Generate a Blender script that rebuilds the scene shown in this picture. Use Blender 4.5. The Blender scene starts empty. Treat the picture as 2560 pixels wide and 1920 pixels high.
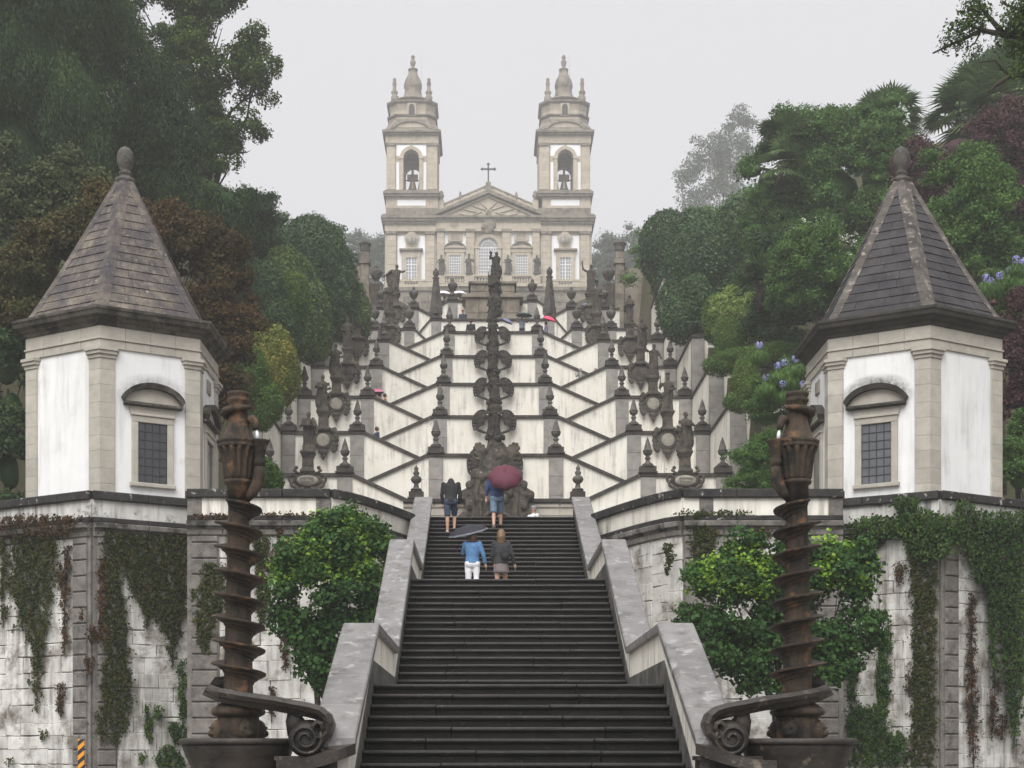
import bpy, bmesh, math, random
import numpy as np
from mathutils import Vector, Matrix

# ------------------------------------------------------------------ camera, sky, sun, exposure
scene = bpy.context.scene
COL = scene.collection
F, CX, HY, EYE, AX = 3703.0, 1215.0, 1875.0, 1.6, 0.47
R = math.radians
cam_d = bpy.data.cameras.new('camera')
cam = bpy.data.objects.new('camera', cam_d); COL.objects.link(cam)
cam.location = (0, 0, EYE); cam.rotation_euler = (R(90), 0, 0)
cam_d.sensor_width = 36; cam_d.lens = 36 * F / 2560
cam_d.shift_x = (1280 - CX) / 2560; cam_d.shift_y = (HY - 960) / 2560
cam_d.clip_start = 0.1; cam_d.clip_end = 2000
scene.camera = cam

world = bpy.data.worlds.new('World'); scene.world = world; world.use_nodes = True
wn, wl = world.node_tree.nodes, world.node_tree.links
SUN_EL, SUN_ROT = R(58), R(200)
sky = wn.new('ShaderNodeTexSky'); sky.sky_type = 'NISHITA'; sky.sun_disc = False
sky.sun_elevation = SUN_EL; sky.sun_rotation = SUN_ROT
sky.air_density = 1.0; sky.dust_density = 6.0; sky.ozone_density = 1.0
bw = wn.new('ShaderNodeRGBToBW'); wl.new(sky.outputs[0], bw.inputs[0])
mixw = wn.new('ShaderNodeMix'); mixw.data_type = 'RGBA'
mixw.inputs[0].default_value = 0.9                       # closed cloud cover over the sky
mixw.inputs[7].default_value = (3.28, 3.26, 3.4, 1)
wl.new(bw.outputs[0], mixw.inputs[6])
bg = wn['Background']; bg.inputs[1].default_value = 0.1
wl.new(mixw.outputs[2], bg.inputs[0])
sun_d = bpy.data.lights.new('sun', 'SUN'); sun_d.energy = 1.5; sun_d.angle = R(50); sun_d.color = (1, .985, .96)
sun = bpy.data.objects.new('sun', sun_d); COL.objects.link(sun)
# behind the camera, high up and a little to the left
sdir = Vector((-.22, -.74, 1.0)).normalized()
sun.rotation_euler = sdir.to_track_quat('Z', 'Y').to_euler()
sky.sun_elevation = math.asin(sdir.z); sky.sun_rotation = math.atan2(sdir.x, sdir.y)
vs = scene.view_settings
vs.view_transform = 'Standard'; vs.look = 'None'; vs.gamma = 1.0; vs.use_curve_mapping = False
vs.exposure = 1.36
scene.cycles.use_denoising = True
scene.cycles.max_bounces = 6; scene.cycles.diffuse_bounces = 3; scene.cycles.glossy_bounces = 2
scene.cycles.transmission_bounces = 3; scene.cycles.volume_bounces = 1; scene.cycles.transparent_max_bounces = 6
scene.cycles.caustics_reflective = False; scene.cycles.caustics_refractive = False

# ------------------------------------------------------------------ helpers
def P(x, y, d):
    return Vector(((x - CX) * d / F, d, EYE + (HY - y) * d / F))
def PD(x, y, d):                       # the same from the 2212 px wide view
    return P(x * 1.15732, y * 1.15732, d)

def tag(o, label=None, cat=None, group=None, kind=None):
    if label: o['label'] = label
    if cat: o['category'] = cat
    if group: o['group'] = group
    if kind: o['kind'] = kind
    return o
def thing(name, label, cat, loc=(0, 0, 0), group=None, rz=0):
    o = bpy.data.objects.new(name, None); COL.objects.link(o)
    o.location = loc; o.rotation_euler = (0, 0, rz); o.empty_display_size = .2
    return tag(o, label, cat, group)
def link(name, me, parent=None, world_space=True, loc=None, rot=None, scale=None):
    o = bpy.data.objects.new(name, me); COL.objects.link(o)
    if parent:
        o.parent = parent
    if loc is not None: o.location = loc
    if rot is not None: o.rotation_euler = rot
    if scale is not None: o.scale = scale
    return o
def origin(p):
    v = Vector((0, 0, 0))
    while p is not None:
        v = v + p.location; p = p.parent
    return v

class MB:
    def __init__(s): s.v = []; s.f = []; s.sm = []; s.mi = []
    def add(s, vs_, fs, smooth=False, mi=0):
        b = len(s.v); s.v.extend([tuple(p) for p in vs_])
        for f in fs:
            s.f.append([i + b for i in f]); s.sm.append(smooth); s.mi.append(mi)
        return s
    def box(s, x0, x1, y0, y1, z0, z1, mi=0):
        return s.add([(x0, y0, z0), (x1, y0, z0), (x1, y1, z0), (x0, y1, z0), (x0, y0, z1), (x1, y0, z1), (x1, y1, z1), (x0, y1, z1)],
                     [(0, 3, 2, 1), (4, 5, 6, 7), (0, 1, 5, 4), (1, 2, 6, 5), (2, 3, 7, 6), (3, 0, 4, 7)], mi=mi)
    def fbox(s, O, U, N, u0, u1, n0, n1, z0, z1, c=0.0, mi=0):
        """box in a frame: origin O, unit U along, N outward, z up; c chamfers the four outward edges"""
        def q(u, n, z): return (O[0] + U[0] * u + N[0] * n, O[1] + U[1] * u + N[1] * n, O[2] + z)
        if c <= 0:
            return s.add([q(u0, n0, z0), q(u1, n0, z0), q(u1, n1, z0), q(u0, n1, z0), q(u0, n0, z1), q(u1, n0, z1), q(u1, n1, z1), q(u0, n1, z1)],
                         [(0, 3, 2, 1), (4, 5, 6, 7), (0, 1, 5, 4), (1, 2, 6, 5), (2, 3, 7, 6), (3, 0, 4, 7)], mi=mi)
        m = n1 - c
        vv = [q(u0, n0, z0), q(u1, n0, z0), q(u1, n0, z1), q(u0, n0, z1), q(u0, m, z0), q(u1, m, z0), q(u1, m, z1), q(u0, m, z1),
              q(u0 + c, n1, z0 + c), q(u1 - c, n1, z0 + c), q(u1 - c, n1, z1 - c), q(u0 + c, n1, z1 - c)]
        return s.add(vv, [(0, 1, 2, 3), (0, 4, 5, 1), (1, 5, 6, 2), (2, 6, 7, 3), (3, 7, 4, 0), (4, 8, 9, 5), (5, 9, 10, 6), (6, 10, 11, 7), (7, 11, 8, 4), (8, 11, 10, 9)], mi=mi)
    def prism(s, poly, a0, a1, axis='y', smooth=False, mi=0):
        """extrude a 2-D polygon: axis y -> (x,z), axis z -> (x,y), axis x -> (y,z)"""
        n = len(poly)
        if axis == 'y': A = [(p[0], a0, p[1]) for p in poly] + [(p[0], a1, p[1]) for p in poly]
        elif axis == 'z': A = [(p[0], p[1], a0) for p in poly] + [(p[0], p[1], a1) for p in poly]
        else: A = [(a0, p[0], p[1]) for p in poly] + [(a1, p[0], p[1]) for p in poly]
        fs = [tuple(range(n)), tuple(range(2 * n - 1, n - 1, -1))]
        fs += [(i, (i + 1) % n, n + (i + 1) % n, n + i) for i in range(n)]
        return s.add(A, fs, smooth, mi)
    def loft(s, rings, cap=True, smooth=True, closed=True, mi=0):
        n = len(rings[0]); A = [p for r in rings for p in r]; fs = []
        for k in range(len(rings) - 1):
            for i in range(n if closed else n - 1):
                j = (i + 1) % n
                fs.append((k * n + i, k * n + j, (k + 1) * n + j, (k + 1) * n + i))
        if cap:
            fs.append(tuple(range(n - 1, -1, -1))); b = (len(rings) - 1) * n; fs.append(tuple(range(b, b + n)))
        return s.add(A, fs, smooth, mi)
    def lathe(s, prof, c=(0, 0, 0), n=14, smooth=True, flute=0, nf=0, rot=0, sy=1.0, mi=0):
        rings = []
        for r, z in prof:
            ring = []
            for i in range(n):
                t = 2 * math.pi * i / n + rot
                rr = r * (1 + (flute * abs(math.cos(nf * t / 2)) - flute * .5 if flute else 0))
                ring.append((c[0] + rr * math.cos(t), c[1] + rr * sy * math.sin(t), c[2] + z))
            rings.append(ring)
        return s.loft(rings, smooth=smooth, mi=mi)
    def tube(s, path, rad, n=8, smooth=True, mi=0):
        path = [Vector(p) for p in path]
        if not hasattr(rad, '__len__'): rad = [rad] * len(path)
        rings = []; ref = Vector((0.13, 0.21, 1)).normalized()
        for i, p in enumerate(path):
            t = (path[min(i + 1, len(path) - 1)] - path[max(i - 1, 0)])
            t = t.normalized() if t.length > 1e-9 else Vector((0, 0, 1))
            a = t.cross(ref)
            if a.length < .05: a = t.cross(Vector((1, 0, 0)))
            a.normalize(); b = t.cross(a).normalized(); ref = a.cross(t).normalized() * 1.0 if False else ref
            rings.append([p + (a * math.cos(2 * math.pi * k / n) + b * math.sin(2 * math.pi * k / n)) * rad[i] for k in range(n)])
        return s.loft(rings, smooth=smooth, mi=mi)
    def ell(s, c, r, n=12, m=8, rot=None, smooth=True, mi=0):
        rings = []
        for k in range(m + 1):
            ph = -math.pi / 2 + math.pi * k / m; ph = max(-1.53, min(1.53, ph))
            ring = []
            for i in range(n):
                t = 2 * math.pi * i / n
                v = Vector((r[0] * math.cos(ph) * math.cos(t), r[1] * math.cos(ph) * math.sin(t), r[2] * math.sin(ph)))
                if rot is not None: v = rot @ v
                ring.append(Vector(c) + v)
            rings.append(ring)
        return s.loft(rings, smooth=smooth, mi=mi)
    def xf(s, M):
        s.v = [tuple(M @ Vector(p)) for p in s.v]; return s
    def merge(s, o):
        b = len(s.v); s.v.extend(o.v); s.f.extend([[i + b for i in f] for f in o.f]); s.sm.extend(o.sm); s.mi.extend(o.mi); return s
    def mesh(s, name, mats, off=(0, 0, 0)):
        me = bpy.data.meshes.new(name)
        me.from_pydata([(p[0] - off[0], p[1] - off[1], p[2] - off[2]) for p in s.v], [], s.f)
        if not isinstance(mats, (list, tuple)): mats = [mats]
        for m in mats: me.materials.append(m)
        me.polygons.foreach_set('use_smooth', s.sm)
        if len(mats) > 1: me.polygons.foreach_set('material_index', s.mi)
        me.update(); return me
    def build(s, name, mat, parent=None, label=None, cat=None, group=None, kind=None):
        o = link(name, s.mesh(name, mat, origin(parent) if parent else (0, 0, 0)), parent)
        return tag(o, label, cat, group, kind)

def base_obj(name, mb, mat, loc, label=None, cat=None, group=None, kind=None):
    """single-mesh thing with its origin at loc, mb in world space"""
    o = link(name, mb.mesh(name, mat, loc), None, loc=loc)
    return tag(o, label, cat, group, kind)

BAKE = bpy.data.scenes.new('workshop')
def bake_graph():
    with bpy.context.temp_override(scene=BAKE, view_layer=BAKE.view_layers[0]):
        return bpy.context.evaluated_depsgraph_get()
def bake(mb, mat, voxel, disp=0.0, dsize=.15, smooth_iter=0, name='baked'):
    """fuse overlapping shapes of one carved or grown piece into one continuous surface"""
    me = mb.mesh(name + '_raw', mat if isinstance(mat, (list, tuple)) else [mat])
    o = bpy.data.objects.new(name, me); BAKE.collection.objects.link(o)
    r = o.modifiers.new('r', 'REMESH'); r.mode = 'VOXEL'; r.voxel_size = voxel; r.use_smooth_shade = True
    if smooth_iter:
        sm = o.modifiers.new('s', 'SMOOTH'); sm.iterations = smooth_iter; sm.factor = .5
    if disp:
        tx = bpy.data.textures.new(name, 'CLOUDS'); tx.noise_scale = dsize; tx.noise_depth = 2
        d = o.modifiers.new('d', 'DISPLACE'); d.texture = tx; d.strength = disp; d.mid_level = .5; d.texture_coords = 'LOCAL'
    dg = bake_graph()
    out = bpy.data.meshes.new_from_object(o.evaluated_get(dg)); out.name = name
    bpy.data.objects.remove(o); bpy.data.meshes.remove(me)
    out.polygons.foreach_set('use_smooth', [True] * len(out.polygons))
    return out

def copy_tree(o, parent=None):
    c = o.copy(); COL.objects.link(c); c.parent = parent
    for ch in o.children: copy_tree(ch, c)
    return c

# ------------------------------------------------------------------ materials
def nodes_of(name):
    m = bpy.data.materials.new(name); m.use_nodes = True
    nt = m.node_tree; return m, nt.nodes, nt.links, nt.nodes['Principled BSDF']
def ramp(n, l, src, a, b):
    r = n.new('ShaderNodeMapRange'); r.inputs[1].default_value = a; r.inputs[2].default_value = b
    l.new(src, r.inputs[0]); return r.outputs[0]
def noise(n, l, vec, scale, detail=4, rough=.6, dist=0):
    t = n.new('ShaderNodeTexNoise'); t.inputs['Scale'].default_value = scale; t.inputs['Detail'].default_value = detail
    t.inputs['Roughness'].default_value = rough; t.inputs['Distortion'].default_value = dist
    if vec is not None: l.new(vec, t.inputs['Vector'])
    return t.outputs[0]
def mixc(n, l, fac, a, b, mode='MIX'):
    m = n.new('ShaderNodeMix'); m.data_type = 'RGBA'; m.blend_type = mode
    for sock, v in ((0, fac), (6, a), (7, b)):
        if hasattr(v, 'is_linked'): l.new(v, m.inputs[sock])
        elif sock == 0: m.inputs[0].default_value = v
        else: m.inputs[sock].default_value = (*v, 1)
    return m.outputs[2]
def stone(name, c1, c2, scale=2.0, dark=None, dark_r=(.55, .7), dark_s=1.2, spot=None, spot_r=(.62, .68), spot_s=9.0,
          streak=None, streak_r=(.5, .75), streak_s=3.0, streak_amt=1.0, rough=.75, bump=.3, bump_s=40, objvar=.0, dark2=None, dark2_r=(.5, .6), dark2_s=6, spec=.18):
    m, n, l, b = nodes_of(name)
    g = n.new('ShaderNodeNewGeometry'); pos = g.outputs['Position']
    oi = n.new('ShaderNodeObjectInfo')
    col = mixc(n, l, ramp(n, l, noise(n, l, pos, scale, 5), .35, .65), c1, c2)
    col = mixc(n, l, ramp(n, l, noise(n, l, pos, 30, 3), .3, .7), col, (1, 1, 1), 'MULTIPLY') if False else col
    if objvar:
        mr = n.new('ShaderNodeMapRange'); l.new(oi.outputs['Random'], mr.inputs[0])
        mr.inputs[3].default_value = 1 - objvar; mr.inputs[4].default_value = 1 + objvar * .7
        vm = n.new('ShaderNodeVectorMath'); vm.operation = 'SCALE'; l.new(col, vm.inputs[0]); l.new(mr.outputs[0], vm.inputs[3]); col = vm.outputs[0]
    if streak:
        mp = n.new('ShaderNodeMapping'); mp.inputs['Scale'].default_value = (streak_s, streak_s, streak_s * .09); l.new(pos, mp.inputs[0])
        f = ramp(n, l, noise(n, l, mp.outputs[0], 1.0, 6, .65), *streak_r)
        f2 = ramp(n, l, noise(n, l, pos, .55, 3), .35, .65)
        mm = n.new('ShaderNodeMath'); mm.operation = 'MULTIPLY'; l.new(f, mm.inputs[0]); l.new(f2, mm.inputs[1])
        m2 = n.new('ShaderNodeMath'); m2.operation = 'MULTIPLY'; l.new(mm.outputs[0], m2.inputs[0]); m2.inputs[1].default_value = streak_amt
        col = mixc(n, l, m2.outputs[0], col, streak)
    if dark: col = mixc(n, l, ramp(n, l, noise(n, l, pos, dark_s, 7, .7), *dark_r), col, dark)
    if dark2: col = mixc(n, l, ramp(n, l, noise(n, l, pos, dark2_s, 5, .7), *dark2_r), col, dark2)
    if spot: col = mixc(n, l, ramp(n, l, noise(n, l, pos, spot_s, 4, .6), *spot_r), col, spot)
    l.new(col, b.inputs['Base Color'])
    b.inputs['Roughness'].default_value = rough; b.inputs['Specular IOR Level'].default_value = spec
    if bump:
        bp = n.new('ShaderNodeBump'); bp.inputs['Strength'].default_value = bump; bp.inputs['Distance'].default_value = .02
        l.new(noise(n, l, pos, bump_s, 5, .7), bp.inputs['Height']); l.new(bp.outputs[0], b.inputs['Normal'])
    return m
def plain(name, c, rough=.6, metal=0, var=.12, vs_=25, spec=.4, sheen=0):
    m, n, l, b = nodes_of(name)
    tc = n.new('ShaderNodeTexCoord')
    d = tuple(x * (1 - var) for x in c); e = tuple(min(1, x * (1 + var)) for x in c)
    l.new(mixc(n, l, ramp(n, l, noise(n, l, tc.outputs['Object'], vs_, 4), .3, .7), d, e), b.inputs['Base Color'])
    b.inputs['Roughness'].default_value = rough; b.inputs['Metallic'].default_value = metal; b.inputs['Specular IOR Level'].default_value = spec
    return m
def leafmat(name, a, bcol, c, trans=.25, rough=.5, big=.35, clump_s=.6, spec=.14, k=1.5):
    a, bcol, c = (tuple(min(.8, v * k) for v in q) for q in (a, bcol, c))
    m, n, l, b = nodes_of(name)
    g = n.new('ShaderNodeNewGeometry')
    cr = n.new('ShaderNodeValToRGB'); cr.color_ramp.elements[0].color = (*a, 1); cr.color_ramp.elements[1].color = (*c, 1)
    e = cr.color_ramp.elements.new(.55); e.color = (*bcol, 1)
    nz = ramp(n, l, noise(n, l, g.outputs['Position'], clump_s, 3), .3, .7)
    mm = n.new('ShaderNodeMix'); mm.inputs[0].default_value = big
    l.new(g.outputs['Random Per Island'], mm.inputs[2]); l.new(nz, mm.inputs[3])
    l.new(mm.outputs[0], cr.inputs[0])
    l.new(cr.outputs[0], b.inputs['Base Color']); b.inputs['Roughness'].default_value = rough; b.inputs['Specular IOR Level'].default_value = spec
    tr = n.new('ShaderNodeBsdfTranslucent'); l.new(cr.outputs[0], tr.inputs[0])
    mx = n.new('ShaderNodeMixShader'); mx.inputs[0].default_value = trans
    l.new(b.outputs[0], mx.inputs[1]); l.new(tr.outputs[0], mx.inputs[2]); l.new(mx.outputs[0], n['Material Output'].inputs[0])
    return m

M = {}
M['plaster'] = stone('lime_plaster', (.85, .815, .735), (.77, .735, .645), 1.0, streak=(.24, .23, .21), streak_r=(.46, .72), streak_s=5, streak_amt=1.0, dark=(.60, .54, .43), dark_r=(.56, .82), dark_s=.9, dark2=(.48, .46, .42), dark2_r=(.6, .72), dark2_s=2.2, rough=.85, bump=.15, bump_s=30)
M['plaster_clean'] = stone('fresh_lime_plaster', (.84, .84, .83), (.77, .77, .76), .8, streak=(.30, .30, .295), streak_r=(.47, .78), streak_s=4, streak_amt=.75, dark=(.60, .59, .56), dark_r=(.58, .8), dark_s=1.1, rough=.85, bump=.1, bump_s=30)
M['plaster_dirty'] = stone('stained_plaster', (.72, .71, .67), (.62, .60, .56), 1.2, streak=(.12, .12, .125), streak_r=(.42, .66), streak_s=5, streak_amt=1.0, dark=(.16, .155, .15), dark_r=(.55, .66), dark_s=2.5, rough=.85, bump=.3)
M['limestone_wash'] = stone('whitewashed_stone', (.74, .73, .70), (.56, .54, .50), 1.8, dark=(.15, .13, .105), dark_r=(.50, .66), dark_s=1.3, dark2=(.20, .17, .14), dark2_r=(.60, .70), dark2_s=7, streak=(.10, .09, .075), streak_r=(.42, .66), streak_s=5, streak_amt=1.0, rough=.85, bump=.6, bump_s=14, objvar=.13)
M['joint'] = stone('dark_joint', (.16, .14, .12), (.09, .08, .065), 4, rough=.95, bump=.5, bump_s=30)
M['joint_wall'] = stone('stained_joint', (.34, .31, .27), (.12, .105, .085), 2.5, dark=(.05, .045, .036), dark_r=(.5, .66), dark_s=1.6, rough=.95, bump=.5, bump_s=30)
M['granite'] = stone('pale_granite', (.47, .44, .38), (.38, .35, .30), 3, dark=(.26, .19, .13), dark_r=(.63, .8), dark_s=1.6, spot=(.55, .53, .48), spot_r=(.55, .7), spot_s=60, rough=.75, bump=.35, bump_s=60, objvar=.10)
M['granite_grey'] = stone('grey_granite', (.215, .198, .178), (.14, .128, .115), 4, dark=(.07, .065, .065), dark_r=(.52, .68), dark_s=2.2, spot=(.42, .41, .4), spot_r=(.6, .7), spot_s=45, rough=.8, bump=.5, bump_s=50, objvar=.14)
M['pier'] = stone('stair_pier_granite', (.33, .31, .285), (.25, .235, .215), 3, dark=(.13, .125, .12), dark_r=(.55, .75), dark_s=1.3, streak=(.15, .14, .14), streak_amt=.7, rough=.8, bump=.4, bump_s=50, objvar=.1)
M['coping'] = stone('black_lichen_coping', (.075, .066, .058), (.042, .037, .033), 3, spot=(.22, .21, .195), spot_r=(.64, .72), spot_s=7, rough=.7, bump=.8, bump_s=25, objvar=.15)
M['coping_near'] = stone('black_crusted_coping', (.05, .047, .045), (.022, .021, .021), 3, spot=(.36, .35, .33), spot_r=(.62, .68), spot_s=5.5, rough=.7, bump=1.0, bump_s=22, objvar=.12)
M['moulding'] = stone('mouldy_moulding', (.20, .19, .175), (.12, .11, .10), 3, dark=(.035, .033, .03), dark_r=(.48, .6), dark_s=1.8, spot=(.4, .39, .36), spot_r=(.66, .72), spot_s=8, rough=.8, bump=.7, bump_s=25, objvar=.1)
M['riser'] = stone('shaded_moss_riser', (.014, .013, .011), (.007, .0068, .006), 3, spot=(.035, .033, .026), spot_r=(.62, .74), spot_s=12, rough=.7, bump=.7, bump_s=35, objvar=.25)  # dark moss tone, deepened with painted shade below each nosing
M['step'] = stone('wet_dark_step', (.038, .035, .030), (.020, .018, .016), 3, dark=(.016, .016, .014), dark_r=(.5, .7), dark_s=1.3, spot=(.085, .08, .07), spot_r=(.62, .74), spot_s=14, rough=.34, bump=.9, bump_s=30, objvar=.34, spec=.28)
M['parapet_coping'] = stone('wet_granite_coping', (.225, .218, .212), (.16, .153, .15), 2.2, dark=(.095, .088, .082), dark_r=(.52, .68), dark_s=2.6, spot=(.34, .335, .325), spot_r=(.56, .70), spot_s=4.5, rough=.5, bump=.35, bump_s=40, objvar=.1, spec=.5)
M['skirting'] = stone('mouldy_skirting', (.17, .165, .15), (.10, .098, .09), 3, streak=(.035, .035, .032), streak_r=(.4, .6), streak_s=8, dark=(.04, .04, .036), dark_r=(.5, .65), dark_s=2, rough=.8, bump=.4)
M['carved'] = stone('weathered_carved_stone', (.105, .09, .072), (.052, .045, .037), 2.5, dark=(.028, .026, .023), dark_r=(.5, .62), dark_s=2.0, spot=(.24, .21, .165), spot_r=(.62, .72), spot_s=6, rough=.8, bump=1.0, bump_s=18)
M['carved_dark'] = stone('black_carved_stone', (.06, .052, .043), (.03, .027, .023), 3, dark=(.018, .017, .015), dark_r=(.5, .62), dark_s=2.0, spot=(.19, .17, .135), spot_r=(.64, .73), spot_s=5, rough=.8, bump=1.0, bump_s=18)
M['finial'] = stone('lichened_finial', (.13, .12, .107), (.07, .064, .058), 4, dark=(.04, .037, .034), dark_r=(.5, .63), dark_s=3, spot=(.27, .25, .225), spot_r=(.6, .72), spot_s=12, rough=.8, bump=.6, bump_s=30, objvar=.15)
M['tablet'] = stone('pale_tablet', (.34, .31, .26), (.26, .24, .2), 3, dark=(.09, .08, .07), dark_r=(.55, .72), dark_s=3, rough=.8, bump=.4)
M['column'] = stone('rust_stained_granite', (.095, .064, .041), (.045, .034, .025), 4, dark=(.018, .017, .015), dark_r=(.5, .62), dark_s=3.2, spot=(.22, .115, .055), spot_r=(.57, .70), spot_s=5, dark2=(.05, .05, .03), dark2_r=(.57, .66), dark2_s=9, streak=(.02, .017, .014), streak_r=(.45, .6), streak_s=14, rough=.5, bump=1.0, bump_s=60, spec=.25)
M['basin'] = stone('wet_basin_stone', (.06, .05, .042), (.03, .026, .023), 2.5, dark=(.016, .015, .014), dark_r=(.48, .62), dark_s=1.8, spot=(.19, .16, .125), spot_r=(.62, .72), spot_s=4, rough=.4, bump=.6, bump_s=30, spec=.3)
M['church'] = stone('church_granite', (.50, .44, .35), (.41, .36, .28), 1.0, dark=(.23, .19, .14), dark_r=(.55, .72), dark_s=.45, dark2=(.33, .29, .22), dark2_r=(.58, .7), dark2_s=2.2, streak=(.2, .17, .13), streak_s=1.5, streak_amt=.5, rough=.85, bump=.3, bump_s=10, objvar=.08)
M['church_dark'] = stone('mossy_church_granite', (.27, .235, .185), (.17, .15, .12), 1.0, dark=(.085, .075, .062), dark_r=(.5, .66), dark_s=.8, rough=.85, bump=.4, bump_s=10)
M['church_white'] = stone('church_limewash', (.86, .86, .87), (.82, .82, .83), .5, rough=.85, bump=0)
M['slab_brown'] = stone('brown_roof_slab', (.20, .17, .138), (.11, .094, .08), 2.4, streak=(.05, .046, .05), streak_r=(.40, .58), streak_s=6, dark=(.065, .058, .064), dark_r=(.46, .62), dark_s=1.6, spot=(.33, .3, .26), spot_r=(.62, .72), spot_s=10, rough=.75, bump=.5, bump_s=35, objvar=.16)
M['slab_dark'] = stone('dark_roof_slab', (.06, .055, .058), (.035, .033, .036), 2.0, dark=(.03, .029, .031), dark_r=(.5, .66), dark_s=1.5, spot=(.15, .14, .13), spot_r=(.64, .72), spot_s=16, rough=.65, bump=.5, bump_s=35, objvar=.14)
M['rib_dark'] = stone('lichened_roof_rib', (.13, .115, .10), (.07, .062, .056), 2.5, dark=(.045, .042, .042), dark_r=(.5, .64), dark_s=2, spot=(.29, .26, .22), spot_r=(.55, .68), spot_s=6, rough=.75, bump=.5, bump_s=35, objvar=.15)
M['cornice'] = stone('mossy_cornice', (.13, .115, .095), (.065, .058, .05), 2.5, dark=(.026, .025, .02), dark_r=(.46, .6), dark_s=1.6, spot=(.32, .3, .26), spot_r=(.66, .74), spot_s=9, rough=.8, bump=.8, bump_s=25)
M['cornice_black'] = stone('black_cornice', (.07, .064, .055), (.035, .033, .028), 2.5, dark=(.05, .06, .02), dark_r=(.6, .7), dark_s=3, rough=.8, bump=.8, bump_s=25)
M['lead'] = plain('window_lead', (.035, .033, .03), .6)
M['glass'] = plain('dark_window_glass', (.035, .038, .042), .18, spec=.6, var=.25, vs_=3)
M['glass_pale'] = plain('misted_window_glass', (.10, .105, .115), .25, spec=.6, var=.2, vs_=3)
M['church_glass'] = plain('church_window_glass', (.30, .30, .32), .3, spec=.5)
M['paint'] = plain('white_window_paint', (.78, .78, .77), .5, var=.04)
M['bronze'] = plain('bell_bronze', (.20, .17, .11), .45, .6)
M['iron'] = plain('iron', (.05, .045, .042), .6, .5)
M['wood'] = plain('bell_yoke_wood', (.16, .10, .075), .8)
M['paving'] = stone('stone_paving', (.22, .21, .19), (.15, .14, .13), 2, dark=(.07, .07, .06), dark_s=1.5, rough=.6)
M['ground'] = stone('leafy_earth', (.07, .055, .035), (.045, .05, .022), 1.5, dark=(.03, .04, .015), dark_s=.6, rough=.95, bump=.8, bump_s=8)
M['bark'] = stone('bark', (.075, .062, .05), (.04, .034, .03), 5, dark=(.05, .06, .025), dark_s=2, rough=.95, bump=1, bump_s=25)
M['water'] = plain('running_water', (.75, .78, .8), .1, spec=.8, var=.03)
L = {}
L['weep'] = leafmat('weeping_conifer_leaf', (.015, .036, .010), (.034, .067, .018), (.078, .12, .032), .12, .6, .5, .35, k=1.0)
L['lacy'] = leafmat('lacy_tree_leaf', (.026, .052, .011), (.06, .10, .02), (.13, .17, .035), .3, .55, .5, .4, k=1.1)
L['dark'] = leafmat('dark_evergreen_leaf', (.012, .030, .010), (.027, .054, .018), (.06, .095, .03), .15, .5, .5, .5)
L['olive'] = leafmat('dusky_shrub_leaf', (.025, .036, .013), (.046, .06, .022), (.08, .095, .038), .15, .55, .5, .5)
L['autumn'] = leafmat('turning_leaf', (.035, .04, .014), (.075, .052, .018), (.13, .062, .024), .25, .6, .6, .5, k=1.0)
L['autumn_y'] = leafmat('yellowing_leaf', (.033, .045, .014), (.068, .068, .02), (.12, .078, .024), .25, .6, .6, .45, k=1.0)
L['hedge'] = leafmat('camellia_leaf', (.013, .034, .011), (.030, .064, .019), (.075, .125, .042), .15, .42, .3, .5, .25)
L['hedge_l'] = leafmat('young_camellia_leaf', (.03, .058, .014), (.055, .095, .022), (.15, .17, .035), .2, .42, .45, .5, .25)
L['cypress'] = leafmat('clipped_cypress_leaf', (.022, .05, .010), (.055, .10, .018), (.13, .19, .035), .2, .6, .4, .7)
L['yellow'] = leafmat('golden_hedge_leaf', (.04, .065, .012), (.11, .13, .022), (.28, .24, .045), .2, .5, .5, .6)
L['light'] = leafmat('bright_shrub_leaf', (.08, .13, .028), (.19, .26, .065), (.36, .42, .16), .35, .5, .3, .8, k=1.4)
L['mid'] = leafmat('broadleaf_shrub_leaf', (.025, .055, .012), (.05, .105, .022), (.105, .18, .04), .28, .5, .5, .45, k=1.5)
L['plum'] = leafmat('purple_plum_leaf', (.028, .013, .018), (.05, .022, .027), (.085, .04, .036), .2, .55, .4, .5)
L['maple'] = leafmat('young_maple_leaf', (.013, .032, .010), (.026, .066, .015), (.055, .115, .024), .3, .5, .4, .7)
L['maple_tip'] = leafmat('fresh_maple_leaf', (.12, .24, .03), (.24, .40, .05), (.36, .52, .09), .4, .5, .3, .7, k=1.0)
L['fog'] = leafmat('distant_tree_leaf', (.03, .05, .03), (.045, .065, .04), (.06, .085, .05), .2, .6)
L['palm'] = leafmat('fan_palm_blade', (.035, .06, .02), (.06, .1, .035), (.12, .16, .06), .2, .45, .3, .6)
L['ivy_red'] = leafmat('creeper_rust_leaf', (.025, .026, .010), (.06, .034, .014), (.12, .042, .02), .15, .6, .6, 2.0, k=1.0)
L['ivy'] = leafmat('creeper_olive_leaf', (.018, .028, .007), (.036, .046, .011), (.075, .058, .018), .2, .6, .6, 2.0, k=1.2)
L['ivy_g'] = leafmat('creeper_green_leaf', (.014, .034, .008), (.032, .068, .014), (.095, .145, .03), .22, .55, .55, 1.6, k=1.15)
L['flower'] = leafmat('agapanthus_petal', (.30, .30, .62), (.40, .40, .72), (.55, .55, .82), .3, k=1.0)
L['pink'] = leafmat('oleander_petal', (.6, .16, .2), (.65, .22, .27), (.7, .3, .33), .3, k=1.0)
L['cream'] = leafmat('cream_petal', (.6, .6, .48), (.65, .65, .55), (.7, .7, .6), .3, k=1.0)
L['grass'] = leafmat('herb_blade', (.05, .08, .02), (.09, .13, .035), (.17, .19, .06), .3)

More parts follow.
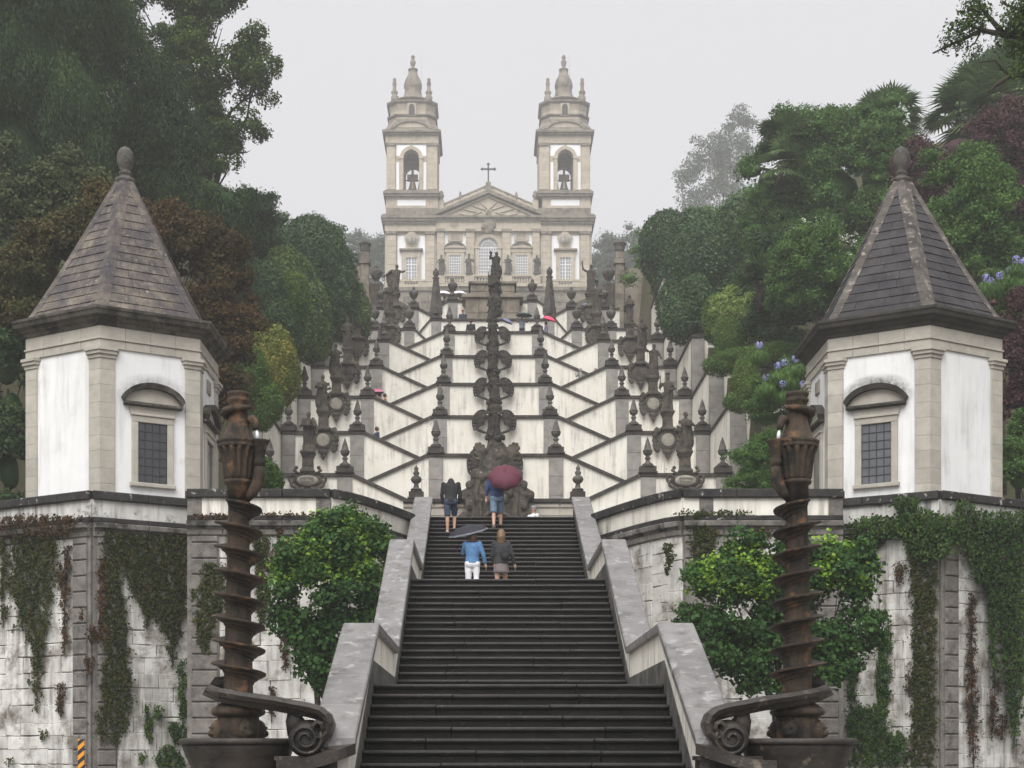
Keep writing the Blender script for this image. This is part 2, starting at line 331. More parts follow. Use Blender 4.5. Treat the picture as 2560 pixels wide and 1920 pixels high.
def mould(name, strength):
    m, n, l, b = nodes_of(name); tc = n.new('ShaderNodeTexCoord'); mp = n.new('ShaderNodeMapping'); mp.inputs['Scale'].default_value = (1 / 1.05, 0, 1 / .62); l.new(tc.outputs['Object'], mp.inputs[0])
    ln = n.new('ShaderNodeVectorMath'); ln.operation = 'LENGTH'; l.new(mp.outputs[0], ln.inputs[0])
    r = ramp(n, l, ln.outputs['Value'], 1.0, .35); nz = ramp(n, l, noise(n, l, tc.outputs['Object'], 5, 7, .75), .32, .68)
    q = n.new('ShaderNodeMath'); q.operation = 'MULTIPLY'; l.new(r, q.inputs[0]); l.new(nz, q.inputs[1]); q2 = n.new('ShaderNodeMath'); q2.operation = 'MULTIPLY'; l.new(q.outputs[0], q2.inputs[0]); q2.inputs[1].default_value = strength; q2.use_clamp = True
    b.inputs['Base Color'].default_value = (.05, .05, .045, 1); b.inputs['Roughness'].default_value = .95; l.new(q2.outputs[0], b.inputs['Alpha']); return m
M['mould'] = mould('black_mould', 1.5); M['mould_light'] = mould('grey_mould', .75)
# ------------------------------------------------------------------ the terrain
rnd = random.Random(7)
def h_center(y): return np.interp(y, [-60, 40.3, 40.7, 62, 64, 66, 108, 112, 294, 298, 500], [0, 0, 7.2, 7.25, 8.2, 9.5, 30.6, 32.5, 87.2, 88.2, 96])
def h_side(y): return np.interp(y, [-60, 40.3, 40.7, 47, 57, 67, 108, 125, 298, 500], [0, 0, 7.2, 7.25, 9.5, 16.8, 37.6, 41.5, 88.5, 100])
def terrain(x, y):
    a = np.abs(np.asarray(x) - AX); y = np.asarray(y, float)
    t = np.clip((a - 11.0) / .5, 0, 1)
    rise = np.clip(a - 12.5, 0, 22) * .42 * np.clip((y - 44) / 14, 0, 1)
    return h_center(y) * (1 - t) + (h_side(y) + rise) * t
xs = np.array(sorted(set([-300, -200, -120, -80] + list(np.arange(-60, 61, 2.5)) + [AX - 11, AX - 11.5, AX + 11, AX + 11.5] + [80, 120, 200, 300])))
ys = np.array(sorted(set([-60, -20, 0, 20, 40.3, 40.7] + list(np.arange(44, 160, 2.5)) + [175, 190, 205, 225, 250, 275, 294, 298, 330, 380, 440])))
GX, GY = np.meshgrid(xs, ys); GZ = terrain(GX, GY)
GZ = GZ + np.where((np.abs(GX - AX) > 14) & (GY > 48), .35 * np.sin(GX * .9) * np.cos(GY * .7), 0)
nx, ny = len(xs), len(ys)
mb = MB(); mb.add(np.stack([GX.ravel(), GY.ravel(), GZ.ravel()], 1).tolist(), [(j * nx + i, j * nx + i + 1, (j + 1) * nx + i + 1, (j + 1) * nx + i) for j in range(ny - 1) for i in range(nx - 1)], True)
mb.build('ground', M['ground'], kind='structure')
# paving in front of the stairs, chapel terrace, the landing at the head of the stairs
mb = MB(); mb.box(-14, 15, -8, 37.0, -.3, .004); mb.build('forecourt_paving', M['paving'], kind='structure')
mb = MB(); mb.prism([(-20, 41.2), (-10, 38), (-7.0, 39), (-7, 38), (-3.9, 38), (-2.0, 42), (-2.0, 44), (-2, 62), (-20, 62)], 7.0, 7.30, 'z')
mb.prism([(21, 41.2), (11.4, 38), (8.4, 39), (8.4, 38), (5.0, 38), (2.9, 42), (2.9, 44), (2.9, 62), (21, 62)], 7.0, 7.31, 'z')
mb.build('chapel_terrace', M['paving'], kind='structure')

# ------------------------------------------------------------------ the grand staircase
SW = 2.08
fl = [dict(d0=16.35, z0=0.0, n=16, t=.33, r=2.55 / 16), dict(d0=26.5, z0=2.55, n=17, t=.33, r=2.72 / 17), dict(d0=36.6, z0=5.27, n=19, t=.348, r=3.08 / 19)]
for f in fl: f['d1'] = f['d0'] + (f['n'] - 1) * f['t']; f['z1'] = f['z0'] + f['n'] * f['r']
def step_block(x0, x1, d, z, t, r, last):
    b = MB(); e = .06; tt = t + .06 if not last else t
    j1, j2 = rnd.uniform(-.006, .006), rnd.uniform(-.005, .003); d += j1; z += j2
    prof = [(d, z), (d, z + r - .075), (d - .012, z + r - .068), (d - .036, z + r - .055), (d - .044, z + r - .032), (d - .036, z + r - .010), (d - .015, z + r), (d + tt, z + r), (d + tt, z)]
    n = len(prof); g = .004
    rings = [[(x, p[0], p[1]) for p in prof] for x in (x0 + g, x0 + g + .012, x1 - g - .012, x1 - g)]
    for k in (0, 3): rings[k] = [(q[0], q[1] + .010 if q[1] < d + .05 else q[1], q[2]) for q in rings[k]]
    b.loft(rings, smooth=False)
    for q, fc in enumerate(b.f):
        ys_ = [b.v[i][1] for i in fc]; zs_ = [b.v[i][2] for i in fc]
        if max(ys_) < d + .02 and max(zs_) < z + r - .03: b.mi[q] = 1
    return b
names = ['lower', 'middle', 'upper']
for fi, f in enumerate(fl):
    th = thing('stair_flight', ['lowest wide flight of wet dark stone steps in the foreground', 'middle flight of dark stone steps between the stepped parapets',
                                'uppermost flight of dark stone steps where four people climb'][fi], 'stairs', (AX, f['d0'], f['z0']), 'flights of the grand staircase')
    for i in range(f['n']):
        d = f['d0'] + i * f['t']; z = f['z0'] + i * f['r']; last = i == f['n'] - 1
        if fi == 0 and i < 5: cuts = []
        else: cuts = sorted([AX + rnd.uniform(-1.3, -.5), AX + rnd.uniform(.3, 1.3)] if rnd.random() < .6 else [AX + rnd.uniform(-.9, .9)])
        e = [AX - SW] + cuts + [AX + SW]
        for a, b_ in zip(e, e[1:]):
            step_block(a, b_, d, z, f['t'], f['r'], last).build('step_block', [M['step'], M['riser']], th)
    core = MB(); core.prism([(f['d0'] + .1, f['z0'] - .3), (f['d1'] + .2, f['z1'] - f['r'] - .12), (f['d1'] + .2, 0), (f['d0'] + .1, 0)] if fi else [(f['d0'] + .2, 0), (f['d1'] + .2, f['z1'] - f['r'] - .12), (f['d1'] + .2, 0)], AX - SW, AX + SW, 'x')
    core.build('stair_core', M['joint'], th)
land = MB(); land.box(AX - SW, AX + SW, fl[0]['d1'] + .33, fl[1]['d0'] + .05, 1.9, fl[0]['z1'] - .003)
land.box(AX - SW, AX + SW, fl[1]['d1'] + .33, fl[2]['d0'] + .05, 4.6, fl[1]['z1'] - .003)
land.box(AX - 9.8, AX + 9.8, fl[2]['d1'] + .34, 63.0, 7.4, fl[2]['z1'] - .003)
land.build('stair_landing', M['paving'], kind='structure')

# parapets of the staircase: one on each side, coping slabs laid along slope and landing
line = [(17.55, 1.74), (fl[0]['d1'] + .25, fl[0]['z1'] + .9), (fl[1]['d0'] - .1, fl[0]['z1'] + .9), (fl[1]['d1'] + .2, fl[1]['z1'] + .88), (fl[2]['d0'] - .1, fl[1]['z1'] + .88), (fl[2]['d1'] + .25, fl[2]['z1'] + .62)]
stepl = [(17.0, 0)] + [(17.0, .32)] + [(fl[0]['d1'], fl[0]['z1']), (fl[1]['d0'], fl[0]['z1']), (fl[1]['d1'], fl[1]['z1']), (fl[2]['d0'], fl[1]['z1']), (fl[2]['d1'], fl[2]['z1']), (fl[2]['d1'] + .6, fl[2]['z1'])]
def slab_path(parent, pts, xa, xb, th, mat, ln, name='coping_slab', cut=.005):
    """coping slabs along a (y,z) polyline, between x=xa and xb"""
    for (a, b_) in zip(pts, pts[1:]):
        L_ = math.hypot(b_[0] - a[0], b_[1] - a[1]); k = max(1, round(L_ / ln)); cs = [0] + sorted((i + rnd.uniform(-.12, .12)) / k for i in range(1, k)) + [1]
        for u, v in zip(cs, cs[1:]):
            g = cut / L_; u2, v2 = u + g, v - g
            p = [a[i] + (b_[i] - a[i]) * u2 for i in (0, 1)]; q = [a[i] + (b_[i] - a[i]) * v2 for i in (0, 1)]
            mb = MB(); c = .02; o = []
            for pt in (p, q):
                o.append([(xa, pt[0], pt[1] - th), (xb, pt[0], pt[1] - th), (xb, pt[0], pt[1] - c), (xb - c * (1 if xb > xa else -1), pt[0], pt[1]), (xa + c * (1 if xb > xa else -1), pt[0], pt[1]), (xa, pt[0], pt[1] - c)])
            mb.loft(o, smooth=False); mb.build(name, mat, parent)
for s in (-1, 1):
    th = thing('stair_parapet', f'stepped white parapet with pale wet coping slabs on the {"left" if s < 0 else "right"} of the staircase', 'parapet', (AX + s * 2.3, 17.5, 0), 'parapets of the grand staircase')
    xi, xo = AX + s * 2.10, AX + s * 2.46
    poly = [(line[0][0], 0)] + [(p[0], p[1] - .13) for p in line] + [(line[-1][0], 5.0), (line[-1][0], 0)]
    mb = MB(); mb.prism(poly, xi, xo, 'x'); mb.build('wall', M['plaster'], th)
    slab_path(th, line, AX + s * 2.02, AX + s * 2.55, .13, M['parapet_coping'], 1.15)
    # skirting along the steps
    top = [(p[0], p[1] + (.30 if 0 < i < 7 else .3)) for i, p in enumerate(stepl)]
    for a, b_ in zip(range(1, 7), range(2, 8)):
        mb = MB(); A, B = stepl[a], stepl[b_]
        mb.prism([(A[0], A[1] - .35), (B[0], B[1] - .35), (B[0], B[1] + .34), (A[0], A[1] + .34)], AX + s * (2.088 - .001 * a), AX + s * 2.101, 'x'); mb.build('skirting', M['skirting'], th)
    # end of the parapet: the coping sweeps out and curls up into a scroll
    pth = [];
    for k in range(9):
        t = k / 8; pth.append(Vector((AX + s * (2.28 + .62 * t ** 1.6), 17.56 - .22 * math.sin(t * 1.5), 1.68 - .20 * math.sin(t * math.pi * .5))))
    rings = []
    for k, p in enumerate(pth):
        dr = (pth[min(k + 1, 8)] - pth[max(k - 1, 0)]); dr.z = 0; dr.normalize()
        if k == 0: dr = Vector((0, -1, 0))
        nrm = Vector((-dr.y, dr.x, 0)) * s; w = .265
        rings.append([p + nrm * w + Vector((0, 0, -.13)), p + nrm * w, p - nrm * w, p - nrm * w + Vector((0, 0, -.13))])
    mb = MB(); mb.loft(rings, smooth=False); mb.build('coping_scroll', M['basin'], th)
    mb = MB(); mb.box(min(AX + s * 2.12, AX + s * 2.75), max(AX + s * 2.12, AX + s * 2.75), 17.3, 17.62, 0, 1.36); mb.build('end_wall', M['plaster_dirty'], th)

# ------------------------------------------------------------------ retaining walls of the chapel terrace
def frame(A, B):
    A = Vector((A[0], A[1], 0)); B = Vector((B[0], B[1], 0)); U = (B - A); Ln = U.length; U.normalize(); N = Vector((U.y, -U.x, 0))
    if N.y > 0: N = -N
    return A, U, N, Ln
def blocks(parent, fr, u0, u1, z0, z1, ch, lw, n0, n1, mat, name='stone', c=.014, var=.022, skip=None, gap=.002):
    O, U, N, Ln = fr; z = z0; row = 0
    while z < z1 - .05:
        hh = min(ch * rnd.uniform(.72, 1.2), z1 - z)
        if z1 - (z + hh) < ch * .4: hh = z1 - z
        u = u0; first = True
        while u < u1 - .02:
            w = rnd.uniform(*lw) * (rnd.uniform(.4, .8) if first and row % 2 else rnd.choice((.6, 1, 1, 1.35))); first = False
            if u1 - (u + w) < lw[0] * .6: w = u1 - u
            if not (skip and skip(u + w / 2, z + hh / 2)):
                mb = MB(); mb.fbox(O, U, N, u + gap / 2, u + w - gap / 2, n0, n1 + rnd.uniform(0, var), z + gap / 2, z + hh - gap / 2, c)
                # uneven corners
                jj = [[rnd.uniform(-.016, .016), rnd.uniform(-.02, .02)] for _ in range(4)]
                mb.v = [(p[0] + U.x * jj[q % 4][0], p[1] + U.y * jj[q % 4][0], p[2] + jj[q % 4][1]) for q, p in enumerate(mb.v)]
                mb.build(name, mat, parent)
            u += w
        z += hh; row += 1
ZC = 8.14
def run(parent, A, B, zc, band, lw=1.15, stonework=True, ch=.42, sw=(.4, .75), pil=(), zbase=0.0, ledge=True, near=True, zlow=.8):
    fr = frame(A, B); O, U, N, Ln = fr
    for lst, z0, z1, n1, mat, nm, ln in ((1, zc - .22, zc, .16, M['coping_near'], 'coping_slab', lw), (2, zc - .22 - .44 - .14, zc - .22 - .44, .14, M['coping_near'], 'ledge_slab', 1.3),
                                     (3, zc - .95, zc - .80, .22, M['moulding'], 'cornice_block', 1.4), (4, zc - 1.16, zc - .952, .11, M['granite_grey'], 'frieze_block', .95)):
        k = max(1, round(Ln / ln)); cs = [i / k * Ln for i in range(k + 1)]
        for a, b_ in zip(cs, cs[1:]):
            mb = MB(); mb.fbox(O, U, N, a + .004, b_ - .004, -.22, n1, z0, z1, .025); mb.build(nm, mat, parent)
            if lst == 3:
                mb = MB(); mb.fbox(O, U, N, a + .004, b_ - .004, -.2, n1 - .07, z0 - .055, z0 - .002, .02); mb.build('moulding', M['moulding'], parent)
    mb = MB(); mb.fbox(O, U, N, 0, Ln, -.3, .05, zc - .66, zc - .21); mb.build('parapet_panel', band, parent)
    mb = MB(); mb.fbox(O, U, N, 0, Ln, -.6, -.02, zbase - .2, zc - .5); mb.build('wall_core', M['joint_wall'], parent)
    top = zc - 1.163
    if stonework:
        def skip(u, z): return any(p0 < u < p1 for p0, p1 in pil)
        edges = [0] + [e for p in pil for e in p] + [Ln]
        for a, b_ in zip(edges[::2], edges[1::2]):
            if b_ - a > .1: blocks(parent, fr, a, b_, zlow, top, ch, sw, -.05, .03, M['limestone_wash'])
    for p0, p1 in pil:                                       # stone pilasters: raised blocks with flat margins
        mb = MB(); mb.fbox(O, U, N, p0, p1, -.04, .06, zlow, top); mb.build('pilaster_margin', M['granite_grey'], parent)
        z = zlow
        while z < top - .1:
            z2 = min(z + .40, top); mb = MB(); mb.fbox(O, U, N, p0 + .11, p1 - .03, 0, .115, z + .012, z2 - .012, .025); mb.build('pilaster_block', M['granite_grey'], parent); z = z2
    return fr

WALLS = {}
for s, nm in ((-1, 'left'), (1, 'right')):
    cx = -9.94 if s < 0 else 11.45
    inner = -7.49 if s < 0 else 8.95
    th = thing('retaining_wall', f'angled mossy retaining wall of whitewashed stone under the {nm} chapel', 'wall', (cx, 37.4, 0), 'retaining walls of the chapel terrace')
    # corner pavilion: a short face to the inner block and a long face running outward
    A = (cx, 37.4); Bi = (inner, 37.4 + abs(inner - cx) * .577); Bo = (cx + s * 6.5, 37.4 + 6.5 * .577)
    W1 = run(th, A, Bi, ZC, M['plaster_dirty'], pil=[(0.0, .62)])
    W2 = run(th, A, Bo, ZC, M['plaster_dirty'], pil=[(0.0, .62)])
    WALLS[nm + '_in'] = W1; WALLS[nm + '_out'] = W2
    # inner block with curved wing that swings back to the head of the stairs
    th = thing('retaining_wall', f'{nm} terrace wall with low white parapet curving back to the stair head', 'wall', (inner, 37.2, 0), 'retaining walls of the chapel terrace')
    e0 = -3.9 if s < 0 else 4.95
    Wb = run(th, (inner, 37.2), (e0, 37.2), ZC, M['plaster'], pil=[(0, .80)] + [(3.55 if s < 0 else 3.2, 3.59 if s < 0 else 3.99)], ch=.42 if s < 0 else .62, sw=(.45, .8) if s < 0 else (.8, 1.3))
    WALLS[nm + '_block'] = Wb
    e1 = AX + s * 2.57
    pts = [(e0 + (e1 - e0) * t, 37.2 + 3.9 * (t ** 1.35)) for t in [0, .17, .34, .5, .67, .84, 1]]
    for a, b_ in zip(pts, pts[1:]): run(th, a, b_, ZC, M['plaster'], stonework=True, sw=(.5, .8), lw=.8)
    # piers let into the white parapet band, and the end pier
    O, U, N, Ln = Wb
    for p0, p1 in ((0, .36), (Ln - .36 if s < 0 else 3.25, Ln if s < 0 else 3.6)):
        mb = MB(); mb.fbox(O, U, N, p0, p1, -.05, .075, ZC - .66, ZC - .222, .01); mb.build('parapet_pier', M['granite_grey'], th)
    mb = MB(); mb.box(min(inner, inner - s * .25), max(inner, inner - s * .25), 37.25, 39.0, 0, ZC - .24); mb.build('side_return', M['granite_grey'], th)
    mb = MB(); mb.box(min(inner + s * .1, inner - s * .3), max(inner + s * .1, inner - s * .3), 37.37, 39.2, ZC - .218, ZC - .003); mb.build('coping_slab', M['coping_near'], th)

# ------------------------------------------------------------------ the two hexagonal chapels
def chapel(cx, cy, m, label, slab, rib, corn, glass):
    z0 = 7.3; th = thing('chapel', label, 'chapel', (cx, cy, z0), 'hexagonal chapels flanking the stairs')
    Rw = 2.69; zt = 12.22; zt2 = 12.0
    V = [Vector((cx + m * Rw * math.sin(R(60 * k)), cy - Rw * math.cos(R(60 * k)), 0)) for k in range(6)]   # 0 front, then round to the window side
    def hexring(rr, z): return [(cx + m * rr * math.sin(R(60 * k)), cy - rr * math.cos(R(60 * k)), z) for k in range(6)]
    def face(k):
        A, B = V[k % 6], V[(k + 1) % 6]; U = (B - A).normalized(); N = ((A + B) / 2 - Vector((cx, cy, 0))).normalized(); return A, U, N, (B - A).length
    mb = MB(); mb.loft([hexring(Rw, z0 - .2), hexring(Rw, zt + .1)], smooth=False); mb.build('wall', M['plaster_clean'], th)
    pw = .40
    for k in (0, 1, 2, 5, 4):                                 # corner pilasters, each course one block wrapped round the corner
        z = z0; i = 0
        while z < zt - .32:
            z2 = z + (.40 if i % 2 else .47); z2 = zt - .27 if zt - .27 - z2 < .2 else z2
            (A, U, N, Ln), (A2, U2, N2, L2) = face(k), face(k - 1); Vk = V[k]; g = .006
            out = (N + N2).normalized(); e = .05
            po = Vk + out * (e / out.dot(N))
            w1, w2 = pw + (.0 if i % 2 else .0), pw
            poly = [po, po + U * w1, Vk + U * w1 - N * .02, Vk - out * .03, Vk - U2 * w2 - N2 * .02, po - U2 * w2]
            mb = MB(); mb.prism([(p.x, p.y) for p in poly], z + g / 2, z2 - g / 2, 'z'); mb.build('pilaster_block', M['granite'], th)
            if i % 3 == 1:
                pass
            z = z2; i += 1
        (A, U, N, Ln), (A2, U2, N2, L2) = face(k), face(k - 1); Vk = V[k]; out = (N + N2).normalized()
        for (za, zb, e, w) in ((zt - .27, zt - .17, .08, pw + .03), (zt - .17, zt - .08, .13, pw + .08), (zt - .08, zt, .17, pw + .12)):
            po = Vk + out * (e / out.dot(N)); poly = [po, po + U * w, Vk + U * w - N * .02, Vk - out * .03, Vk - U2 * w - N2 * .02, po - U2 * w]
            mb = MB(); mb.prism([(p.x, p.y) for p in poly], za + .001, zb - .001, 'z'); mb.build('capital_moulding', M['granite'], th)
    # entablature
    for k in (0, 1, 5, 4):
        A, U, N, Ln = face(k)
        for (za, zb, e, nb) in ((zt + .002, zt + .22, .055, 4), (zt + .222, zt + .27, .09, 3), (zt + .272, zt + .58, .05, 4)):
            ext = e * .577
            for i in range(nb):
                a = -ext + (Ln + 2 * ext) * i / nb; b_ = -ext + (Ln + 2 * ext) * (i + 1) / nb
                mb = MB(); mb.fbox(A, U, N, a + .003, b_ - .003, -.05, e, za, zb, .006); mb.build('entablature_block', M['granite'], th)
    mb = MB()
    prof = [(Rw - .1, zt2 + .79), (Rw + .09, zt2 + .80), (Rw + .13, zt2 + .88), (Rw + .22, zt2 + .93), (Rw + .25, zt2 + .99), (Rw + .38, zt2 + 1.03), (Rw + .41, zt2 + 1.12), (Rw + .45, zt2 + 1.16), (Rw + .45, zt2 + 1.23), (Rw - .2, zt2 + 1.32)]
    mb.loft([hexring(r, z) for r, z in prof], smooth=False); co = mb.build('cornice', corn, th)
    # roof: courses of stone slabs between raised hip ribs, a little concave at the foot
    ze, za = zt2 + 1.24, 17.55; re_, ra = Rw + .06, .27; NC = 16
    def rz(t):
        return re_ + (ra - re_) * (t ** .93), ze + (za - ze) * t
    mb = MB(); mb.loft([hexring(rz(t)[0] - .06, rz(t)[1]) for t in (0, .15, .4, .7, 1)], smooth=False); mb.build('roof_core', M['joint'], th)
    for k in (0, 1, 5, 4):
        for c in range(NC):
            t0, t1 = c / NC, (c + 1) / NC; (r0, za0), (r1, za1) = rz(t0), rz(t1)
            def pt(r, z, u):
                a = Vector(hexring(r, z)[k]); b2 = Vector(hexring(r, z)[(k + 1) % 6]); return a + (b2 - a) * u
            N = face(k)[2]; up = (Vector((0, 0, 1)) * (r0 - r1) * .866 + N * (za1 - za0)).normalized()
            rw = .21                                           # rib width along the eave
            f0, f1 = min(.5, rw / r0), min(.5, rw / r1)
            # ribs (one half on each side of the hip)
            for (ua, ub, ub1) in ((0, f0, f1), (1, 1 - f0, 1 - f1)):
                q = [pt(r0, za0, ua), pt(r0, za0, ub), pt(r1, za1, ub1), pt(r1, za1, ua)]
                g = up * .030; sh = (q[3] - q[0]) * .012
                hipn = (Vector((V[(k if ua == 0 else k + 1) % 6].x - cx, V[(k if ua == 0 else k + 1) % 6].y - cy, 0)).normalized() * .8 + Vector((0, 0, .5))).normalized()
                tops = [q[0] + hipn * .035 + sh, q[1] + g + sh, q[2] + g - sh, q[3] + hipn * .035 - sh]
                lows = [p - up * .03 for p in q]
                mb = MB(); mb.add(lows + tops, [(0, 3, 2, 1), (4, 5, 6, 7), (0, 1, 5, 4), (1, 2, 6, 5), (2, 3, 7, 6), (3, 0, 4, 7)]); mb.build('roof_rib', rib, th)
            wd = r0 * (1 - 2 * f0)
            if wd < .12: continue
            ns = max(1, round(wd / .42)); off = .5 if c % 2 and ns > 1 else 0
            cuts = [0] + sorted(min(.97, max(.03, (i + off * .5 - .12 * rnd.random()) / ns)) for i in range(1, ns + (1 if off else 0)) if (i + off * .5) / ns < .95) + [1]
            for ua, ub in zip(cuts, cuts[1:]):
                if ub - ua < .02: continue
                U0 = lambda u: f0 + (1 - 2 * f0) * u; U1 = lambda u: f1 + (1 - 2 * f1) * u
                q = [pt(r0, za0, U0(ua)), pt(r0, za0, U0(ub)), pt(r1, za1, U1(ub)), pt(r1, za1, U1(ua))]
                cen = sum(q, Vector()) / 4; q = [p + (cen - p).normalized() * .004 for p in q]
                hgt = .012 + rnd.uniform(0, .012)
                tops = [q[0] + up * (hgt + .014), q[1] + up * (hgt + .014), q[2] + up * hgt * .6, q[3] + up * hgt * .6]
                lows = [p - up * .03 for p in q]
                mb = MB(); mb.add(lows + tops, [(0, 3, 2, 1), (4, 5, 6, 7), (0, 1, 5, 4), (1, 2, 6, 5), (2, 3, 7, 6), (3, 0, 4, 7)]); mb.build('roof_slab', slab, th)
    mb = MB(); mb.lathe([(0.252, -0.039), (0.277, 0.039), (0.302, 0.078), (0.277, 0.125), (0.176, 0.156), (0.160, 0.234), (0.193, 0.265), (0.193, 0.296), (0.143, 0.328), (0.160, 0.390), (0.218, 0.562), (0.239, 0.702), (0.227, 0.780), (0.231, 0.796), (0.210, 0.889), (0.143, 0.991), (0.050, 1.045), (0.008, 1.053)], (cx, cy, za), 18)
    mb.build('roof_finial', M['finial'], th)
    # window on the inner front face, doorway on the inner side face
    def opening(k, uc, w, zb, ztp, door):
        A, U, N, Ln = face(k); win = MB(); fw = .17
        nm = 'door' if door else 'window'
        root = MB(); root.fbox(A, U, N, uc - w / 2, uc + w / 2, .004, .012, zb, ztp); root = root.build(nm, glass if not door else M['glass'], th)
        for (a, b_, c_, d_) in ((uc - w / 2 - fw, uc - w / 2, zb - (.0 if door else .0), ztp), (uc + w / 2, uc + w / 2 + fw, zb, ztp), (uc - w / 2 - fw, uc + w / 2 + fw, ztp + .002, ztp + .17)):
            mb = MB(); mb.fbox(A, U, N, a, b_, -.02, .075, c_, d_, .012); mb.build('frame', M['granite'], root)
        mb = MB(); mb.fbox(A, U, N, uc - w / 2 - fw - .03, uc + w / 2 + fw + .03, -.02, .11, ztp + .172, ztp + .24, .012); mb.fbox(A, U, N, uc - w / 2 - fw - .05, uc + w / 2 + fw + .05, -.02, .06, ztp + .242, ztp + .42, .006); mb.build('lintel_moulding', M['granite'], root)
        if not door:
            mb = MB(); mb.fbox(A, U, N, uc - w / 2 - fw - .05, uc + w / 2 + fw + .05, -.02, .13, zb - .11, zb - .002, .015); mb.build('sill', M['granite'], root)
            nc, nr = 4, 7
            for i in range(nc):
                for j in range(nr):
                    a = uc - w / 2 + w * i / nc; b_ = a + w / nc; c_ = zb + (ztp - zb) * j / nr; d_ = c_ + (ztp - zb) / nr
                    mb = MB(); mb.fbox(A, U, N, a + .014, b_ - .014, .013, .018 + .002 * rnd.random(), c_ + .014, d_ - .014); mb.build('pane', glass, root)
            mb = MB()
            for i in range(nc + 1): mb.fbox(A, U, N, uc - w / 2 + w * i / nc - .010, uc - w / 2 + w * i / nc + .010, .012, .03, zb, ztp)
            for j in range(nr + 1): mb.fbox(A, U, N, uc - w / 2, uc + w / 2, .0125, .034, zb + (ztp - zb) * j / nr - .010, zb + (ztp - zb) * j / nr + .010)
            mb.build('glazing_bars', M['lead'], root)
        # segmental pediment
        pz = ztp + .43; pw_ = w / 2 + fw + .22; q = lambda u, n, z: (A.x + U.x * u + N.x * n, A.y + U.y * u + N.y * n, z)
        mb = MB(); mb.fbox(A, U, N, uc - pw_, uc + pw_, -.02, .20, pz, pz + .09, .02)
        arc = [(math.cos(R(a)), math.sin(R(a))) for a in range(15, 166, 10)]
        lo = [(uc + pw_ * c_ / arc[0][0], pz + .085 + .40 * (s_ - arc[0][1]) / (1 - arc[0][1]) - .0) for c_, s_ in arc]
        hi = [(uc + (pw_ + .06) * c_ / arc[0][0], pz + .20 + .42 * (s_ - arc[0][1]) / (1 - arc[0][1])) for c_, s_ in arc]
        rg = [[q(l_[0], -.02, l_[1]), q(h_[0], -.02, h_[1]), q(h_[0], .24, h_[1]), q(l_[0], .20, l_[1])] for l_, h_ in zip(lo, hi)]
        mb.loft(rg, smooth=False); mb.build('pediment', corn if m > 0 and False else (M['cornice_black'] if corn is M['cornice_black'] else M['cornice']), root)
        mb = MB(); vv = [q(p[0], .05, p[1]) for p in lo]; mb.add(vv, [tuple(range(len(vv)))]); mb.build('tympanum', M['granite'], root)
    opening(0, 1.40, .80, 8.74, 10.35, False)
    A, U, N, Ln = face(0); mb = MB(); mb.add([(-1.05, 0, -.5), (.95, 0, -.5), (.95, 0, .65), (-1.05, 0, .65)], [(0, 1, 2, 3)]); pc = A + U * 1.42 + N * .004; o_ = origin(th)
    link('mould_stain', mb.mesh('mould_stain', M['mould'] if m < 0 else M['mould_light']), th, loc=(pc.x - o_.x, pc.y - o_.y, 11.1 - o_.z), rot=(0, 0, math.atan2(U.y, U.x)))
    opening(1, 1.40, .95, 7.35, 10.25, True)
    A, U, N, Ln = face(1); mb = MB(); mb.fbox(A, U, N, 1.15, 1.6, .0, .05, 11.62, 12.0, .02); mb.build('wall_plaque', M['tablet'], th)
    return th
chapel(-10.17, 41.75, 1, 'white hexagonal chapel with brown stone pyramid roof on the left', M['slab_brown'], M['slab_brown'], M['cornice'], M['glass'])
chapel(11.70, 41.75, -1, 'white hexagonal chapel with near-black stone pyramid roof on the right', M['slab_dark'], M['rib_dark'], M['cornice_black'], M['glass_pale'])
# ------------------------------------------------------------------ the zigzag staircase on the hill
def slabs_xz(parent, pts, y0, y1, th, mat, ln, name='coping_slab'):
    for a, b_ in zip(pts, pts[1:]):
        Ln = math.hypot(b_[0] - a[0], b_[1] - a[1]); k = max(1, round(Ln / ln)); cs = [0] + [(i + rnd.uniform(-.1, .1)) / k for i in range(1, k)] + [1]
        for u, v in zip(cs, cs[1:]):
            g = .004 / Ln; p = [a[i] + (b_[i] - a[i]) * (u + g) for i in (0, 1)]; q = [a[i] + (b_[i] - a[i]) * (v - g) for i in (0, 1)]; c = .025
            o = [[(pt[0], y0, pt[1] - th), (pt[0], y0, pt[1] - c), (pt[0], y0 + c, pt[1]), (pt[0], y1 - c, pt[1]), (pt[0], y1, pt[1] - c), (pt[0], y1, pt[1] - th)] for pt in (p, q)]
            mb = MB(); mb.loft(o, smooth=False); mb.build(name, mat, parent)
def prof_mesh(name, prof, mat, n=14): return MB().lathe(prof, n=n).mesh(name, mat)
FIN_CONE = prof_mesh('cone_finial', [(.27, 0), (.27, .05), (.15, .12), (.11, .2), (.09, .25), (.15, .31), (.15, .36), (.09, .42), (.10, .46), (.20, .54), (.235, .64), (.225, .68), (.245, .69), (.24, .73), (.205, .74), (.15, .97), (.08, 1.2), (.015, 1.38)], M['finial'])
FIN_KNOB = prof_mesh('knob_finial', [(.24, 0), (.24, .06), (.12, .12), (.09, .28), (.19, .36), (.24, .46), (.2, .56), (.09, .64), (.13, .70), (.135, .76), (.07, .84), (.1, .9), (.09, .96), (.04, 1.02), (.01, 1.08)], M['finial'])
FIN_URN = prof_mesh('urn_finial', [(.3, 0), (.3, .12), (.16, .2), (.12, .34), (.28, .48), (.42, .8), (.46, 1.0), (.42, 1.02), (.36, 1.06), (.2, 1.2), (.14, 1.24), (.17, 1.32), (.13, 1.42), (.05, 1.55), (.01, 1.6)], M['finial'])
